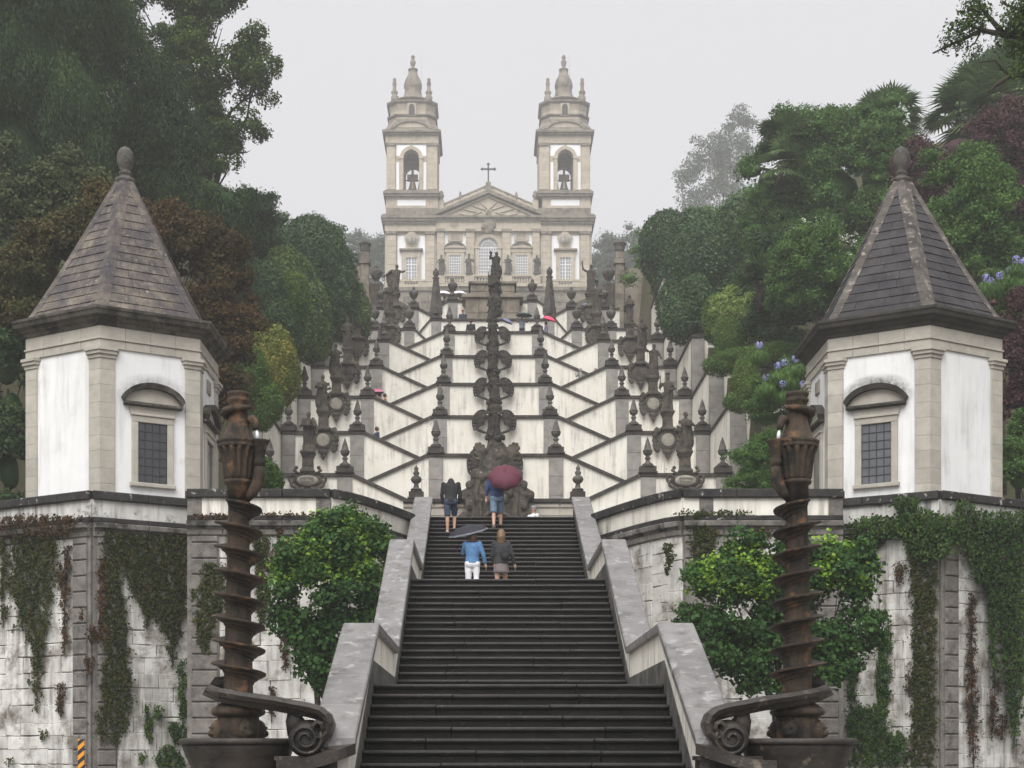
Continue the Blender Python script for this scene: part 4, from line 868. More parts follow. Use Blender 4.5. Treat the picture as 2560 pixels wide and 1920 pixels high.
# ------------------------------------------------------------------ the church
CD = 150.0
cxm = lambda zx: AX + (zx - 822) * .01611
czm = lambda zy: 73.5 - .016115 * zy
cz2 = lambda zy, y: EYE + (czm(zy) - EYE) * (CD + y) / CD         # level of a feature set back by y
def church():
    th = thing('church', 'pale granite church with two bell towers in the mist', 'church', (AX, CD, 45.0))
    ch, wh, dk = M['church'], M['church_white'], M['church_dark']
    def B(name, mat, a, b_, t, bt, n1, n0=-.3, parent=None, mir=True, c=0):
        out = []
        for s in ((0, 1) if mir else (0,)):
            x0, x1 = (a, b_) if s == 0 else (1644 - b_, 1644 - a)
            mb = MB(); mb.fbox((0, CD, 0), (1, 0, 0), (0, -1, 0), cxm(x0), cxm(x1), n0, n1, czm(bt), czm(t), c); out.append(mb.build(name, mat, parent or th))
        return out
    # masses
    for s in (0, 1):
        x0, x1 = (172, 488) if s == 0 else (1644 - 488, 1644 - 172)
        mb = MB(); mb.box(cxm(x0), cxm(x1), CD, CD + 5.2, 44.5, czm(1125)); mb.build('tower_wall', ch, th)
        mb = MB(); mb.box(cxm(x0 + 6), cxm(x1 + 18 if s == 0 else x1 - 6), CD + .05, CD + 5.1, czm(1125), czm(985)); mb.build('tower_wall', ch, th)
    mb = MB(); mb.box(cxm(488), cxm(1156), CD + .12, CD + 3, 44.5, czm(1125)); mb.build('front_wall', ch, th)
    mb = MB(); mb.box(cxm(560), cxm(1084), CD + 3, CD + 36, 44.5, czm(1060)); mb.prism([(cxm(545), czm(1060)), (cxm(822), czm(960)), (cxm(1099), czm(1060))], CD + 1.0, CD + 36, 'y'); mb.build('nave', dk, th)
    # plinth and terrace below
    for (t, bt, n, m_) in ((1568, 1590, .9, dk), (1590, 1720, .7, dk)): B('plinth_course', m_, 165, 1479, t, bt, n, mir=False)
    for j in range(3):
        for k in range(9):
            a = 150 + (1494 - 150) * k / 9; b_ = 150 + (1494 - 150) * (k + 1) / 9
            mb = MB(); mb.fbox((0, CD - 1.6, 0), (1, 0, 0), (0, -1, 0), cxm(a) + .01, cxm(b_) - .01, -1, rnd.uniform(0, .04), czm(1640 + 40 * (j + 1)) + .006, czm(1640 + 40 * j) - .006, .03); mb.build('plinth_block', dk, th)
    # tower pilasters, block by block
    def pil(a, b_, t, bt, n, nb):
        for k in range(nb):
            y0 = t + (bt - t) * k / nb; y1 = t + (bt - t) * (k + 1) / nb
            B('pilaster_block', ch, a, b_, y0 + .25, y1 - .25, n, c=.015)
        B('capital', dk, a - 5, b_ + 5, t - 20, t, n + .12, c=.03); B('pilaster_base', ch, a - 4, b_ + 4, bt - 12, bt, n + .08)
    pil(186, 244, 1228, 1568, .30, 9); pil(430, 484, 1228, 1568, .30, 9)
    pil(500, 545, 1212, 1500, .25, 8); pil(682, 735, 1212, 1500, .25, 8)
    # white fields
    B('white_panel', wh, 251, 425, 1230, 1505, .02); B('white_panel', wh, 546, 681, 1206, 1490, -.09)
    B('white_strip', wh, 486.5, 489, 1180, 1500, .03)
    # entablature
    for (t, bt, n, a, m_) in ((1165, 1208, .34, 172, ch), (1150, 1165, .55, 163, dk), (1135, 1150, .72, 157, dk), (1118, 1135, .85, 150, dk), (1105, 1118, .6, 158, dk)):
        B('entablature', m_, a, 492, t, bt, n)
        for s in (0, 1):      # returns along the tower sides
            x = a if s == 0 else 1644 - a
            mb = MB(); mb.box(min(cxm(x), cxm(x + (20 if s == 0 else -20))), max(cxm(x), cxm(x + (20 if s == 0 else -20))), CD - n + .002, CD + 5.4, czm(bt) + .001, czm(t) - .001); mb.build('entablature', m_, th)
    for (t, bt, n) in ((1140, 1206, .27), (1128, 1140, .5), (1116, 1128, .66)): B('entablature', ch if n < .4 else dk, 492.5, 1151.5, t, bt, n, mir=False)
    # dentils
    for s in range(38):
        x = 500 + s * 17.2
        if x < 1140: B('dentil', ch, x, x + 8, 1140, 1149, .42, mir=False)
    # pediment
    mb = MB(); mb.prism([(cxm(520), czm(1112)), (cxm(822), czm(985)), (cxm(1124), czm(1112))], CD - .18, CD + .5, 'y'); mb.build('tympanum', ch, th)
    for s in (0, 1):
        f = lambda x: cxm(x if s == 0 else 1644 - x)
        mb = MB(); mb.prism([(f(478), czm(1116)), (f(478), czm(1098)), (f(822), czm(952)), (f(822), czm(976))], CD - .70, CD + .6, 'y'); mb.build('raking_cornice', dk, th)
        mb = MB(); mb.prism([(f(500), czm(1116)), (f(530), czm(1106)), (f(822), czm(981)), (f(822), czm(992)), (f(545), czm(1112))], CD - .36, CD + .55, 'y'); mb.build('raking_moulding', ch, th)
        # roof balustrade behind, pierced
        for k in range(5):
            xa, xb_ = 545 + (800 - 545) * k / 5, 545 + (800 - 545) * (k + 1) / 5; g = 4
            za = lambda x: 1053 - (x - 520) * .435
            mb = MB(); mb.prism([(f(xa), czm(za(xa) + 8)), (f(xa), czm(za(xa) - 30)), (f(xb_ - g), czm(za(xb_ - g) - 30)), (f(xb_ - g), czm(za(xb_ - g) + 8))], CD + .65, CD + 1.0, 'y'); mb.build('roof_parapet', ch, th)
        mb = MB(); mb.prism([(f(540), czm(1022)), (f(540), czm(1012)), (f(815), czm(894)), (f(815), czm(904))], CD + .6, CD + 1.1, 'y'); mb.build('parapet_rail', dk, th)
        # carved trophies in the pediment
        for (dx, dz, ang, ln) in ((-60, 40, 20, 90), (-110, 60, 14, 100), (-30, 25, 45, 60), (-150, 82, 8, 70), (-70, 75, -20, 60)):
            a = R(ang); p = Vector((f(822 + dx), CD - .24, czm(1020 + dz))); q = Vector(((1 if s else -1) * math.cos(a), 0, math.sin(a))) * ln * .008
            MB().tube([p - q, p + q], [.05, .07], 6).build('trophy', ch, th)
    # cross
    mb = MB(); mb.box(cxm(800), cxm(845), CD + .4, CD + 1.1, czm(935), czm(908)); mb.box(cxm(806), cxm(838), CD + .5, CD + 1.0, czm(908), czm(880)); cr = mb.build('cross_pedestal', dk, th)
    mb = MB(); y = CD + .75
    mb.box(cxm(817.5), cxm(826.5), y - .07, y + .07, czm(905), czm(765)); mb.box(cxm(790), cxm(855), y - .065, y + .065, czm(797), czm(789))
    for (x, zy) in ((783, 793), (861, 793), (822, 762)):
        for (ox, oz) in ((0, 0), (5, 0), (-5, 0), (0, 5), (0, -5)): mb.ell((cxm(x + ox), y, czm(zy + oz)), (.085, .08, .085), 8, 6)
    mb.ell((cxm(822), y, czm(793)), (.16, .1, .16), 10, 6); mb.build('cross', M['iron'], cr)
    # small finials along the roof
    def urnlet(x, t, bt, r, s=1):
        h = (bt - t) * .016115
        for xx in (x, 1644 - x):
            MB().lathe([(r, 0), (r, h * .12), (r * .5, h * .3), (r * .9, h * .42), (r, h * .62), (r * .6, h * .7), (r * .75, h * .82), (r * .3, h * .95), (.02, h)], (cxm(xx), CD + .85, czm(bt)), 10).build('roof_finial', dk, th)
    urnlet(645, 930, 1003, .16); urnlet(525, 925, 1000, .30); B('finial_plinth', ch, 507, 543, 1000, 1060, -.3, -1.2); B('finial_plinth', ch, 635, 655, 1000, 1012, -.7, -1.1)
    # tower middle stage
    B('white_panel', wh, 249, 428, 1003, 1040, -.03, -.2); B('tower_plinth', dk, 178, 505, 1058, 1104, .16)
    for (t, bt, n, a, b_) in ((972, 986, .30, 166, 512), (958, 972, .42, 162, 516), (945, 958, .2, 172, 506)):
        for s in (0, 1):
            x0, x1 = (a, b_) if s == 0 else (1644 - b_, 1644 - a)
            mb = MB(); mb.box(cxm(x0), cxm(x1), CD - n, CD + 5.2 + n, czm(bt) + .001, czm(t) - .001); mb.build('tower_cornice', dk, th)
    # belfries
    for s in (0, 1):
        f = lambda x: cxm(x if s == 0 else 1644 - x)
        def bx(name, mat, a, b_, y0, y1, t, bt, parent=th):
            mb = MB(); mb.box(min(f(a), f(b_)), max(f(a), f(b_)), CD + y0, CD + y1, czm(bt), czm(t)); return mb.build(name, mat, parent)
        D = 5.2; tc = 340
        for (a, b_) in ((182, 288), (387, 503)):
            for (y0, y1) in ((.1, 1.75), (3.4, 5.1)): bx('belfry_pier', ch, a, b_, y0, y1, 650, 945)
        for (y0, y1) in ((.1, .8), (4.4, 5.1)):               # arched front and back
            arc = [(337.5 + 49.5 * math.cos(R(180 - a)), 742 - 49.5 * math.sin(R(180 - a))) for a in range(0, 181, 12)]
            poly = [(288, 650)] + [(288, 742)] + arc[1:-1] + [(387, 742), (387, 650)]
            mb = MB(); mb.prism([(f(x), czm(y_)) for x, y_ in poly], CD + y0, CD + y1, 'y'); mb.build('belfry_arch', ch, th)
        for (a, b_) in ((184, 215), (470, 501)): bx('belfry_lintel', ch, a, b_, 1.75, 3.4, 650, 745)
        bx('belfry_floor', dk, 182, 503, .1, 5.1, 940, 950); bx('belfry_ceiling', dk, 182, 503, .1, 5.1, 645, 653)
        # archivolt, imposts, pilasters, white fields
        arcs = lambda r: [(337.5 + r * math.cos(R(a)), 742 - r * math.sin(R(a))) for a in range(0, 181, 12)]
        o_, i_ = arcs(72), arcs(50); mb = MB()
        mb.loft([[(f(p[0]), CD + .1, czm(p[1])), (f(p[0]), CD - .14, czm(p[1])), (f(q[0]), CD - .14, czm(q[1])), (f(q[0]), CD + .1, czm(q[1]))] for p, q in zip(o_, i_)], smooth=False); mb.build('archivolt', ch, th)
        bx('keystone', ch, 328, 347, -.2, .1, 662, 690)
        for (a, b_) in ((262, 288), (387, 411)): bx('jamb', ch, a, b_, -.12, .1, 742, 945)
        for (a, b_) in ((258, 290), (385, 415)): bx('impost', ch, a, b_, -.18, .1, 735, 748)
        mb = MB(); mb.prism([(f(x), czm(y_)) for x, y_ in [(242, 655), (242, 726), (263, 726)] + [(337.5 + 73 * math.cos(R(180 - a)), 742 - 73 * math.sin(R(180 - a))) for a in range(14, 167, 10)] + [(412, 726), (432, 726), (432, 655)]], CD + .085, CD + .2, 'y'); mb.build('white_panel', wh, th)
        for (a, b_) in ((242, 261), (412, 431)): bx('white_strip', wh, a, b_, .085, .2, 765, 942)
        for (a, b_) in ((186, 236), (440, 500)):
            for k in range(7): bx('pilaster_block', ch, a, b_, -.12, .1, 668 + 39 * k + .3, 668 + 39 * (k + 1) - .3)
            bx('capital', dk, a - 4, b_ + 4, -.22, .1, 650, 668)
        for (t, bt, n, a, b_) in ((600, 650, .05, 176, 508), (588, 600, .3, 166, 516), (574, 588, .48, 157, 525)):
            mb = MB(); mb.box(min(f(a), f(b_)), max(f(a), f(b_)), CD - n, CD + D + n, czm(bt) + .001, czm(t) - .001); mb.build('tower_cornice', ch if n < .1 else dk, th)
        # curved pediment and sweeping roof skirt
        pd = [(338 + 110 * math.cos(R(a)), 574 - 52 * math.sin(R(a))) for a in range(0, 181, 12)]
        mb = MB(); mb.prism([(f(x), czm(y_)) for x, y_ in pd], CD - .25, CD + .5, 'y'); mb.build('curved_pediment', ch, th)
        pd2 = [(338 + 116 * math.cos(R(a)), 574 - 57 * math.sin(R(a))) for a in range(0, 181, 12)]
        mb = MB(); mb.loft([[(f(p[0]), CD - .4, czm(p[1])), (f(q[0]), CD - .4, czm(q[1])), (f(q[0]), CD + .4, czm(q[1])), (f(p[0]), CD + .4, czm(p[1]))] for p, q in zip(pd, pd2)], smooth=False); mb.build('pediment_moulding', dk, th)
        c0 = (f(340), CD + 2.6, 0)
        sq = lambda r, ch_: [(c0[0] + x * r, c0[1] + y_ * r) for x, y_ in ((-1, -ch_), (-ch_, -1), (ch_, -1), (1, -ch_), (1, ch_), (ch_, 1), (-ch_, 1), (-1, ch_))]
        def stage(name, mat, prof, ch_=.7, yo=.9):
            mb = MB(); mb.loft([[(p[0], p[1], cz2(zy, yo)) for p in sq(r * .01611, ch_)] for r, zy in prof], smooth=False); mb.build(name, mat, th)
        stage('roof_skirt', dk, [(178, 586), (176, 570), (163, 556), (152, 535), (148, 515)])
        stage('upper_stage', ch, [(146, 520), (147, 500), (140, 498), (138, 455), (146, 415)], .62)
        stage('upper_cornice', dk, [(155, 494), (158, 486), (146, 484)], .66)
        stage('upper_cornice', dk, [(148, 416), (160, 408), (162, 398), (140, 394)], .66)
        bx('niche_frame', ch, 312, 368, .1, .6, 392, 472); bx('niche', M['lead'], 322, 358, .06, .12, 415, 468)
        nf = MB().ell((f(340), CD + .12, czm(415)), (.29, .07, .32), 14, 8).build('niche_head', M['lead'], th)
        k = .01611
        mb = MB(); mb.lathe([(r * k, cz2(zy, 2.2)) for r, zy in ((130, 402), (128, 394), (104, 388), (80, 376), (64, 356), (55, 330), (52, 305), (54, 300), (57, 290), (57, 270), (50, 246), (38, 222), (30, 205), (26, 184), (31, 181), (30, 174), (17, 171))], c0, 20); mb.build('dome', dk, th)
        mb = MB(); mb.lathe([(r * k, cz2(zy, 2.2)) for r, zy in ((14, 172), (14, 170), (9, 160), (16, 142), (19, 125), (12, 118), (10, 108), (14, 98), (8, 86), (1, 80))], c0, 12); mb.build('dome_finial', dk, th)
        for (x, y_) in ((230, .6), (447, .6), (230, 4.6), (447, 4.6)):
            mb = MB(); mb.lathe([(r * k, cz2(zy, 1.0)) for r, zy in ((22, 402), (22, 396), (22, 368), (14, 360), (20, 348), (22, 338), (13, 328), (10, 300), (14, 290), (9, 268), (12, 258), (1, 248))], (f(x), CD + y_, 0), 10); mb.build('pinnacle', dk, th)
        # bell on its yoke
        bl = MB(); bl.lathe([(r * k, czm(zy)) for r, zy in ((31, 900), (31, 896), (24, 884), (19, 862), (17, 850), (12, 842), (2, 838))], (f(340), CD + 2.0, 0), 16); b0 = bl.build('bell', M['bronze'], th)
        mb = MB(); mb.box(f(340) - .55, f(340) + .55, CD + 1.85, CD + 2.15, czm(840), czm(800)); mb.box(f(340) - .12, f(340) + .12, CD + 1.9, CD + 2.1, czm(800), czm(745)); mb.build('yoke', M['wood'], b0)
        mb = MB(); mb.tube([(f(292), CD + 2, czm(835)), (f(388), CD + 2, czm(835))], .06, 6); mb.tube([(f(372), CD + 2, czm(930)), (f(384), CD + 2, czm(830))], .05, 6); mb.tube([(f(318), CD + 2, czm(925)), (f(362), CD + 2, czm(925))], .12, 6); mb.build('bell_frame', M['iron'], b0)
    mb = MB()
    for s in (0, 1):
        x = cxm(397 if s == 0 else 1342); mb = MB(); mb.tube([(x, CD + 2.6, czm(320)), (x, CD + 2.6, czm(20))], .008, 5); mb.build('lightning_rod', M['iron'], th)
    # windows
    def window(a, b_, t, bt, n, cols, rows, arch=False, fan=False, mid=None):
        for s in ((0, 1) if not arch else (0,)):
            f = lambda x: cxm(x if s == 0 else 1644 - x)
            xa, xb_ = min(f(a), f(b_)), max(f(a), f(b_)); z0, z1 = czm(bt), czm(t); xm = (xa + xb_) / 2; w = xb_ - xa
            mb = MB(); mb.box(xa, xb_, CD - n, CD - n + .05, z0, z1)
            if arch: mb.prism([(xm + w / 2 * math.cos(R(q)), z1 + w / 2 * math.sin(R(q))) for q in range(0, 181, 10)], CD - n, CD - n + .05, 'y')
            win = mb.build('window', M['church_glass'], th)
            bars = MB(); y0, y1 = CD - n - .05, CD - n - .001; e = .022
            for k in range(cols + 1):
                x = xa + w * k / cols; ee = e * (2.2 if (mid and k == cols // 2) or k in (0, cols) else 1); top = z1
                bars.box(x - ee, x + ee, y0, y1, z0, top)
            for k in range(rows + 1):
                z = z0 + (z1 - z0) * k / rows; ee = e * (2 if k in (0, rows) or (mid and k == mid) else 1); bars.box(xa, xb_, y0 + .002, y1 - .002, z - ee, z + ee)
            if arch:
                for q in range(0, 181, 15): bars.tube([(xm + .18 * w * math.cos(R(q)), CD - n - .03, z1 + .18 * w * math.sin(R(q))), (xm + .5 * w * math.cos(R(q)), CD - n - .03, z1 + .5 * w * math.sin(R(q)))], .022, 4)
                for rr in (.18, .34, .5): bars.tube([(xm + rr * w * math.cos(R(q)), CD - n - .03, z1 + rr * w * math.sin(R(q))) for q in range(0, 181, 9)], .026, 4)
            bars.build('glazing_bars', M['paint'], win)
            yield win
    for w_ in window(303, 374, 1373, 1525, .16, 4, 7, mid=5): pass
    B('window_frame', ch, 278, 303, 1345, 1525, .3); B('window_frame', ch, 374, 396, 1345, 1525, .3); B('window_frame', ch, 303, 374, 1345, 1372, .3); B('window_frieze', ch, 282, 392, 1330, 1344, .25); B('window_cornice', dk, 264, 411, 1318, 1330, .5, c=.03)
    for w_ in window(576, 650, 1355, 1493, .05, 5, 8): pass
    B('window_frame', ch, 556, 576, 1338, 1493, .16); B('window_frame', ch, 650, 671, 1338, 1493, .16); B('window_frame', ch, 576, 650, 1338, 1354, .16); B('window_frieze', ch, 548, 679, 1312, 1337, .2); B('window_cornice', ch, 544, 682, 1303, 1312, .34)
    for w_ in window(760, 885, 1310, 1495, .12, 8, 9, arch=True): pass
    for (a, b_) in ((741, 760), (885, 904)): B('arch_jamb', ch, a, b_, 1310, 1493, .28, mir=False)
    for (a, b_) in ((736, 764), (881, 908)): B('arch_impost', ch, a, b_, 1302, 1316, .34, mir=False)
    mb = MB(); mb.loft([[(cxm(822.5 + r * math.cos(R(q))), CD - n, czm(1310 - r * math.sin(R(q)))) for r, n in ((62.5, .0), (62.5, .3), (84, .34), (84, 0))] for q in range(0, 181, 9)], smooth=False); mb.build('archivolt', ch, th)
    for s in (0, 1):
        f = lambda x: cxm(x if s == 0 else 1644 - x)
        mb = MB(); mb.loft([[(f(613 + r * math.cos(R(q))), CD - n, czm(1322 - r * .72 * math.sin(R(q)))) for r, n in ((60, 0), (60, .34), (70, .4), (70, 0))] for q in range(18, 163, 12)], smooth=False); mb.build('segmental_pediment', dk, th)
        mb = MB(); mb.prism([(f(613 + 61 * math.cos(R(q))), czm(1322 - 61 * .72 * math.sin(R(q)))) for q in range(18, 163, 12)], CD - .14, CD + .1, 'y'); mb.build('pediment_field', ch, th)
        mb = MB(); mb.box(min(f(567), f(660)), max(f(567), f(660)), CD - .02, CD + .1, czm(1262), czm(1208)); pl = mb.build('plaque', ch, th)
        for k in range(5): MB().box(min(f(585), f(645)), max(f(585), f(645)), CD - .03, CD - .018, czm(1222 + 8 * k), czm(1219 + 8 * k)).build('inscription_line', dk, pl)
        # clock and its shield
        c = (f(341), CD, czm(1265)); mb = MB(); mb.prism([(c[0] + x * .0161, c[2] - y_ * .0161) for x, y_ in ((-38, 52), (38, 52), (36, 15), (48, -28), (30, -38), (12, -60), (-12, -60), (-30, -38), (-48, -28), (-36, 15))], CD - .28, CD, 'y'); sh = mb.build('clock_shield', ch, th)
        mb = MB(); mb.lathe([(.55, .0), (.55, .06)], n=24); mb.xf(Matrix.Translation((c[0], CD - .28, c[2])) @ Matrix.Rotation(R(90), 4, 'X')); fc = mb.build('clock_face', M['tablet'], sh)
        mb = MB(); mb.tube([(c[0] + .58 * math.cos(R(q)), CD - .31, c[2] + .58 * math.sin(R(q))) for q in range(0, 361, 15)], .05, 6); mb.build('clock_rim', ch, sh)
        mb = MB(); mb.box(c[0] - .025, c[0] + .025, CD - .37, CD - .35, c[2] - .05, c[2] + .42); mb.box(c[0] - .03, c[0] + .03, CD - .365, CD - .345, c[2] - .28, c[2] + .02); mb.build('clock_hands', M['iron'], sh)
    # coat of arms over the arch
    mb = MB(); mb.ell((cxm(822), CD - .3, czm(1175)), (.5, .3, .85), 14, 10)
    for k in range(26): a = rnd.uniform(0, 6.28); r = rnd.uniform(.3, .75); mb.ell((cxm(822) + r * .8 * math.cos(a), CD - .35, czm(1165) + r * 1.3 * math.sin(a)), (.2, .16, .2), 8, 5)
    mb.ell((cxm(822), CD - .3, czm(1095)), (.28, .25, .4), 10, 6)
    o0 = origin(th); link('coat_of_arms', bake(mb, dk, .06, .12, .2, name='coat_of_arms'), th, loc=(-o0.x, -o0.y, -o0.z))
    # balustrades
    balm = MB().lathe([(.09, 0), (.09, .06), (.05, .1), (.10, .24), (.12, .34), (.06, .52), (.05, .6), (.09, .66), (.09, .72)], n=10).mesh('baluster', ch)
    def balus(a, b_, n_, y):
        for k in range(n_):
            x = cxm(a + (b_ - a) * (k + .5) / n_); link('baluster', balm, th, loc=(x - o0.x, CD - y - o0.y, czm(1552) - o0.z), scale=(1, 1, 1.0))
    for a, b_ in ((552, 672), (735, 909), (972, 1092)): balus(a, b_, 9 if b_ - a > 130 else 7, .95)
    for a, b_ in ((303, 377), (1267, 1341)): balus(a, b_, 4, .75)
    B('rail', ch, 484, 1160, 1494, 1508, 1.12, .78, mir=False, c=.02); B('rail_base', ch, 484, 1160, 1552, 1568, 1.12, .0, mir=False)
    B('rail', ch, 243, 482, 1522, 1534, .9, .6); B('rail_base', ch, 243, 482, 1553, 1568, .9, .0); B('rail_end', ch, 243, 300, 1534, 1553, .86, .6); B('rail_end', ch, 380, 482, 1534, 1553, .86, .6)
    for a, b_ in ((497, 552), (672, 734)): B('rail_pedestal', ch, a, b_, 1507, 1553, 1.15, .7)
    return th
KC = 300.0 / 150.0                    # design drawn at 150 m, the church stands at 300 m and is that much larger
chz = church(); chz.scale = (KC, KC, KC); chz.location = (AX, 300.0, EYE + (45.0 - EYE) * KC)
for k, x in enumerate((526, 702, 942, 1124)):
    th = thing('statue', ['robed stone statue on the church balcony beside the left tower', 'robed stone statue just left of the arched church window', 'robed stone statue just right of the arched church window', 'robed stone statue on the church balcony beside the right tower'][k], 'statue', (AX + (cxm(x) - AX) * KC, 300.0 - .95 * KC, EYE + (czm(1494) - EYE) * KC), 'statues on the church balcony'); th.scale = (KC, KC, KC)
    link('figure', STAT[(1, 2, 1, 0)[k]], th, loc=(0, 0, .08), scale=((-1) ** k * 1.08, 1.08, 1.08), rot=(0, 0, (-.3, .2, -.2, .3)[k]))
# ------------------------------------------------------------------ the two serpent columns with their basins
def serpent_column(px, m, label):
    """local frame: x mirrored by m, origin on the ground under the column"""
    d = 18.0; X0 = (px - CX) * d / F; root = thing('serpent_column', label, 'fountain', (X0, d, 0), 'spiral fountain columns at the foot of the stairs')
    def fin_(mb, name, mat, parent=None):
        mb.v = [(p[0] * m, p[1], p[2]) for p in mb.v]
        me = mb.mesh(name, mat); return link(name, me, parent or root)
    zb = 1.74; Z = lambda sy: EYE + (HY - sy) * d / F; px_m = d / F
    co = M['column']
    rs = lambda z: .182 - .06 * (z - 2.2) / 2.42                     # shaft radius
    # foot of the shaft standing in the basin
    mb = MB(); mb.lathe([(.26, 1.5), (.26, 1.96), (.25, 2.0)], n=20); foot = fin_(mb, 'column_foot', co)
    mb = MB(); mb.lathe([(.26, 2.0), (.32, 2.03), (.335, 2.06), (.315, 2.10), (.215, 2.17), (.18, 2.22)], n=20); fin_(mb, 'base_moulding', co)
    for a in (-60, 30, 120, 210):                                    # mask spouts on the foot
        c, s_ = math.cos(R(a)), math.sin(R(a)); mb = MB(); mb.ell((.26 * c, .26 * s_, 1.83), (.10, .10, .14), 10, 8); mb.ell((.34 * c, .34 * s_, 1.80), (.05, .05, .045), 8, 6)
        for e in (-.045, .045): mb.ell((.345 * c - e * s_, .345 * s_ + e * c, 1.87), (.018, .018, .014), 6, 4)
        fin_(mb, 'mask', co, foot)
    mb = MB(); mb.lathe([(rs(z), z) for z in np.linspace(2.15, 4.70, 14)], n=24); fin_(mb, 'shaft', co)
    # the spiral band: a moulded gutter wound round the shaft, falling towards the stairs on the near side
    zt_, z_low = 4.63, 2.40; pitch = .285; turns = (zt_ - z_low) / pitch; seg = 26
    prof = [(-.03, -.10), (.014, -.080), (.028, -.048), (.06, -.034), (.076, -.004), (.125, .006), (.155, .018), (.16, .036), (.14, .044), (.08, .02), (-.03, .014)]
    rings = []; n = int(turns * seg)
    for i in range(n + 1):
        z = zt_ - (zt_ - z_low) * i / n; th_ = R(180) + 2 * math.pi * (zt_ - z) / pitch         # start at the left
        r = rs(z); kf = min(1, i / 8)
        rings.append([((r + a * kf * 1.02) * math.cos(th_), (r + a * kf * 1.02) * math.sin(th_), z + b_) for a, b_ in prof])
    mb = MB(); mb.loft(rings, smooth=False); fin_(mb, 'spiral_band', co)
    # the band leaves the shaft and runs down to the scroll
    pl = [(519, 1722), (560, 1731), (637, 1744), (700, 1753), (745, 1762), (785, 1769), (812, 1777), (828, 1790), (836, 1810), (832, 1834), (818, 1848), (802, 1846), (795, 1832), (797, 1817), (806, 1808), (815, 1812), (817, 1822), (811, 1829)]
    o = [((x - 596) * px_m, Z(y)) for x, y in pl]
    o = [(-.13, 2.41), (-.29, 2.385), (-.365, 2.36)] + o[1:]
    y_of = lambda i: (.27, .17, -.02, -.22, -.33)[i] if i < 5 else -.36
    rings = []
    for i, (x, z) in enumerate(o):
        a = o[max(i - 1, 0)]; b_ = o[min(i + 1, len(o) - 1)]; t = Vector((b_[0] - a[0], b_[1] - a[1])).normalized(); nn = Vector((-t.y, t.x)); h = (.11 if i < 3 else .13) if i < 8 else .13 - .009 * (i - 8); w = (.05, .07, .10, .15, .2)[i] if i < 5 else .24
        yc = y_of(i); q = lambda e, yy: (x + nn.x * e, yc + yy, z + nn.y * e)
        rings.append([q(.035, -w * .85), q(.045, -w * .6), q(.03, w), q(-h, w), q(-h, -w * .35), q(-h * .55, -w * .55), q(-h * .5, -w * .8), q(-.01, -w)])
    mb = MB(); mb.loft(rings, smooth=False); tail = fin_(mb, 'gutter_tail', M['basin'])
    # the big scroll drum under its end
    cxs, czs = (778 - 596) * px_m, Z(1848); mb = MB(); rings = []
    for (yy, r) in ((-.56, .05), (-.555, .15), (-.50, .2), (-.40, .225), (-.2, .235), (.0, .23), (.02, .1)): rings.append([(cxs + r * math.cos(t) * 1.02, yy, czs + r * math.sin(t)) for t in np.linspace(0, 2 * math.pi, 28, endpoint=False)])
    mb.loft(rings); sd = fin_(mb, 'scroll_drum', M['basin'])
    mb = MB(); mb.tube([(cxs + (.04 + .155 * t / 13) * math.cos(t), -.575, czs + (.04 + .155 * t / 13) * math.sin(t)) for t in np.linspace(0, 13, 44)], .022, 6); fin_(mb, 'scroll_relief', M['basin'], sd)
    mb = MB(); mb.tube([((745 - 596) * px_m, -.36, Z(1770)), ((745 - 596) * px_m, -.34, Z(1800)), ((757 - 596) * px_m, -.34, Z(1830))], [.07, .11, .15], 10); fin_(mb, 'scroll_bracket', M['basin'], sd)
    # neck, fluted cup
    z0 = 4.66
    mb = MB(); mb.lathe([(.14, z0 - .05), (.135, z0 + .15), (.165, z0 + .17), (.175, z0 + .195), (.16, z0 + .22)], n=24); fin_(mb, 'neck', co)
    mb = MB(); mb.lathe([(.15, z0 + .21), (.165, z0 + .25), (.185, z0 + .42), (.205, z0 + .54), (.235, z0 + .60)], n=84, flute=.16, nf=14); cup = fin_(mb, 'fluted_cup', co)
    mb = MB(); mb.lathe([(.225, z0 + .59), (.25, z0 + .60), (.255, z0 + .635), (.243, z0 + .64), (.258, z0 + .655), (.268, z0 + .68), (.25, z0 + .692), (.15, z0 + .69)], n=28); fin_(mb, 'cup_rim', co, cup)
    # bell-shaped top, neck of the upper vase
    mb = MB(); mb.lathe([(.235, z0 + .685), (.20, z0 + .72), (.165, z0 + .80), (.135, z0 + .90), (.118, z0 + 1.0), (.112, z0 + 1.12), (.125, z0 + 1.155), (.138, z0 + 1.175), (.138, z0 + 1.195), (.118, z0 + 1.21), (.13, z0 + 1.235), (.14, z0 + 1.255), (.135, z0 + 1.28), (.08, z0 + 1.285)], n=28); top = fin_(mb, 'bell_vase', co)
    # the snake: coils round the bell and spits water over the rim
    pts = []; 
    for i in range(26):
        t = i / 25; a = R(20) + t * R(330) * 1.12; r = .15 + .03 * t; pts.append((r * math.cos(-a) * 1.05, r * math.sin(-a) * 1.0, z0 + 1.09 - .14 * t))
    pts += [(.205, -.08, z0 + .91), (.225, -.095, z0 + .86), (.23, -.10, z0 + .81)]
    rad = [.026 + .022 * min(1, i / 9) for i in range(26)] + [.052, .046, .034]
    mb = MB(); mb.tube(pts, rad, 10); sn = fin_(mb, 'snake', co, top)
    mb = MB(); mb.tube([(.235, -.10, z0 + .81), (.245, -.105, z0 + .76), (.25, -.105, z0 + .69)], [.012, .022, .026], 8); fin_(mb, 'water_jet', M['water'], top)
    # horn on the inner side that leads the water down to the spiral
    hx = .265
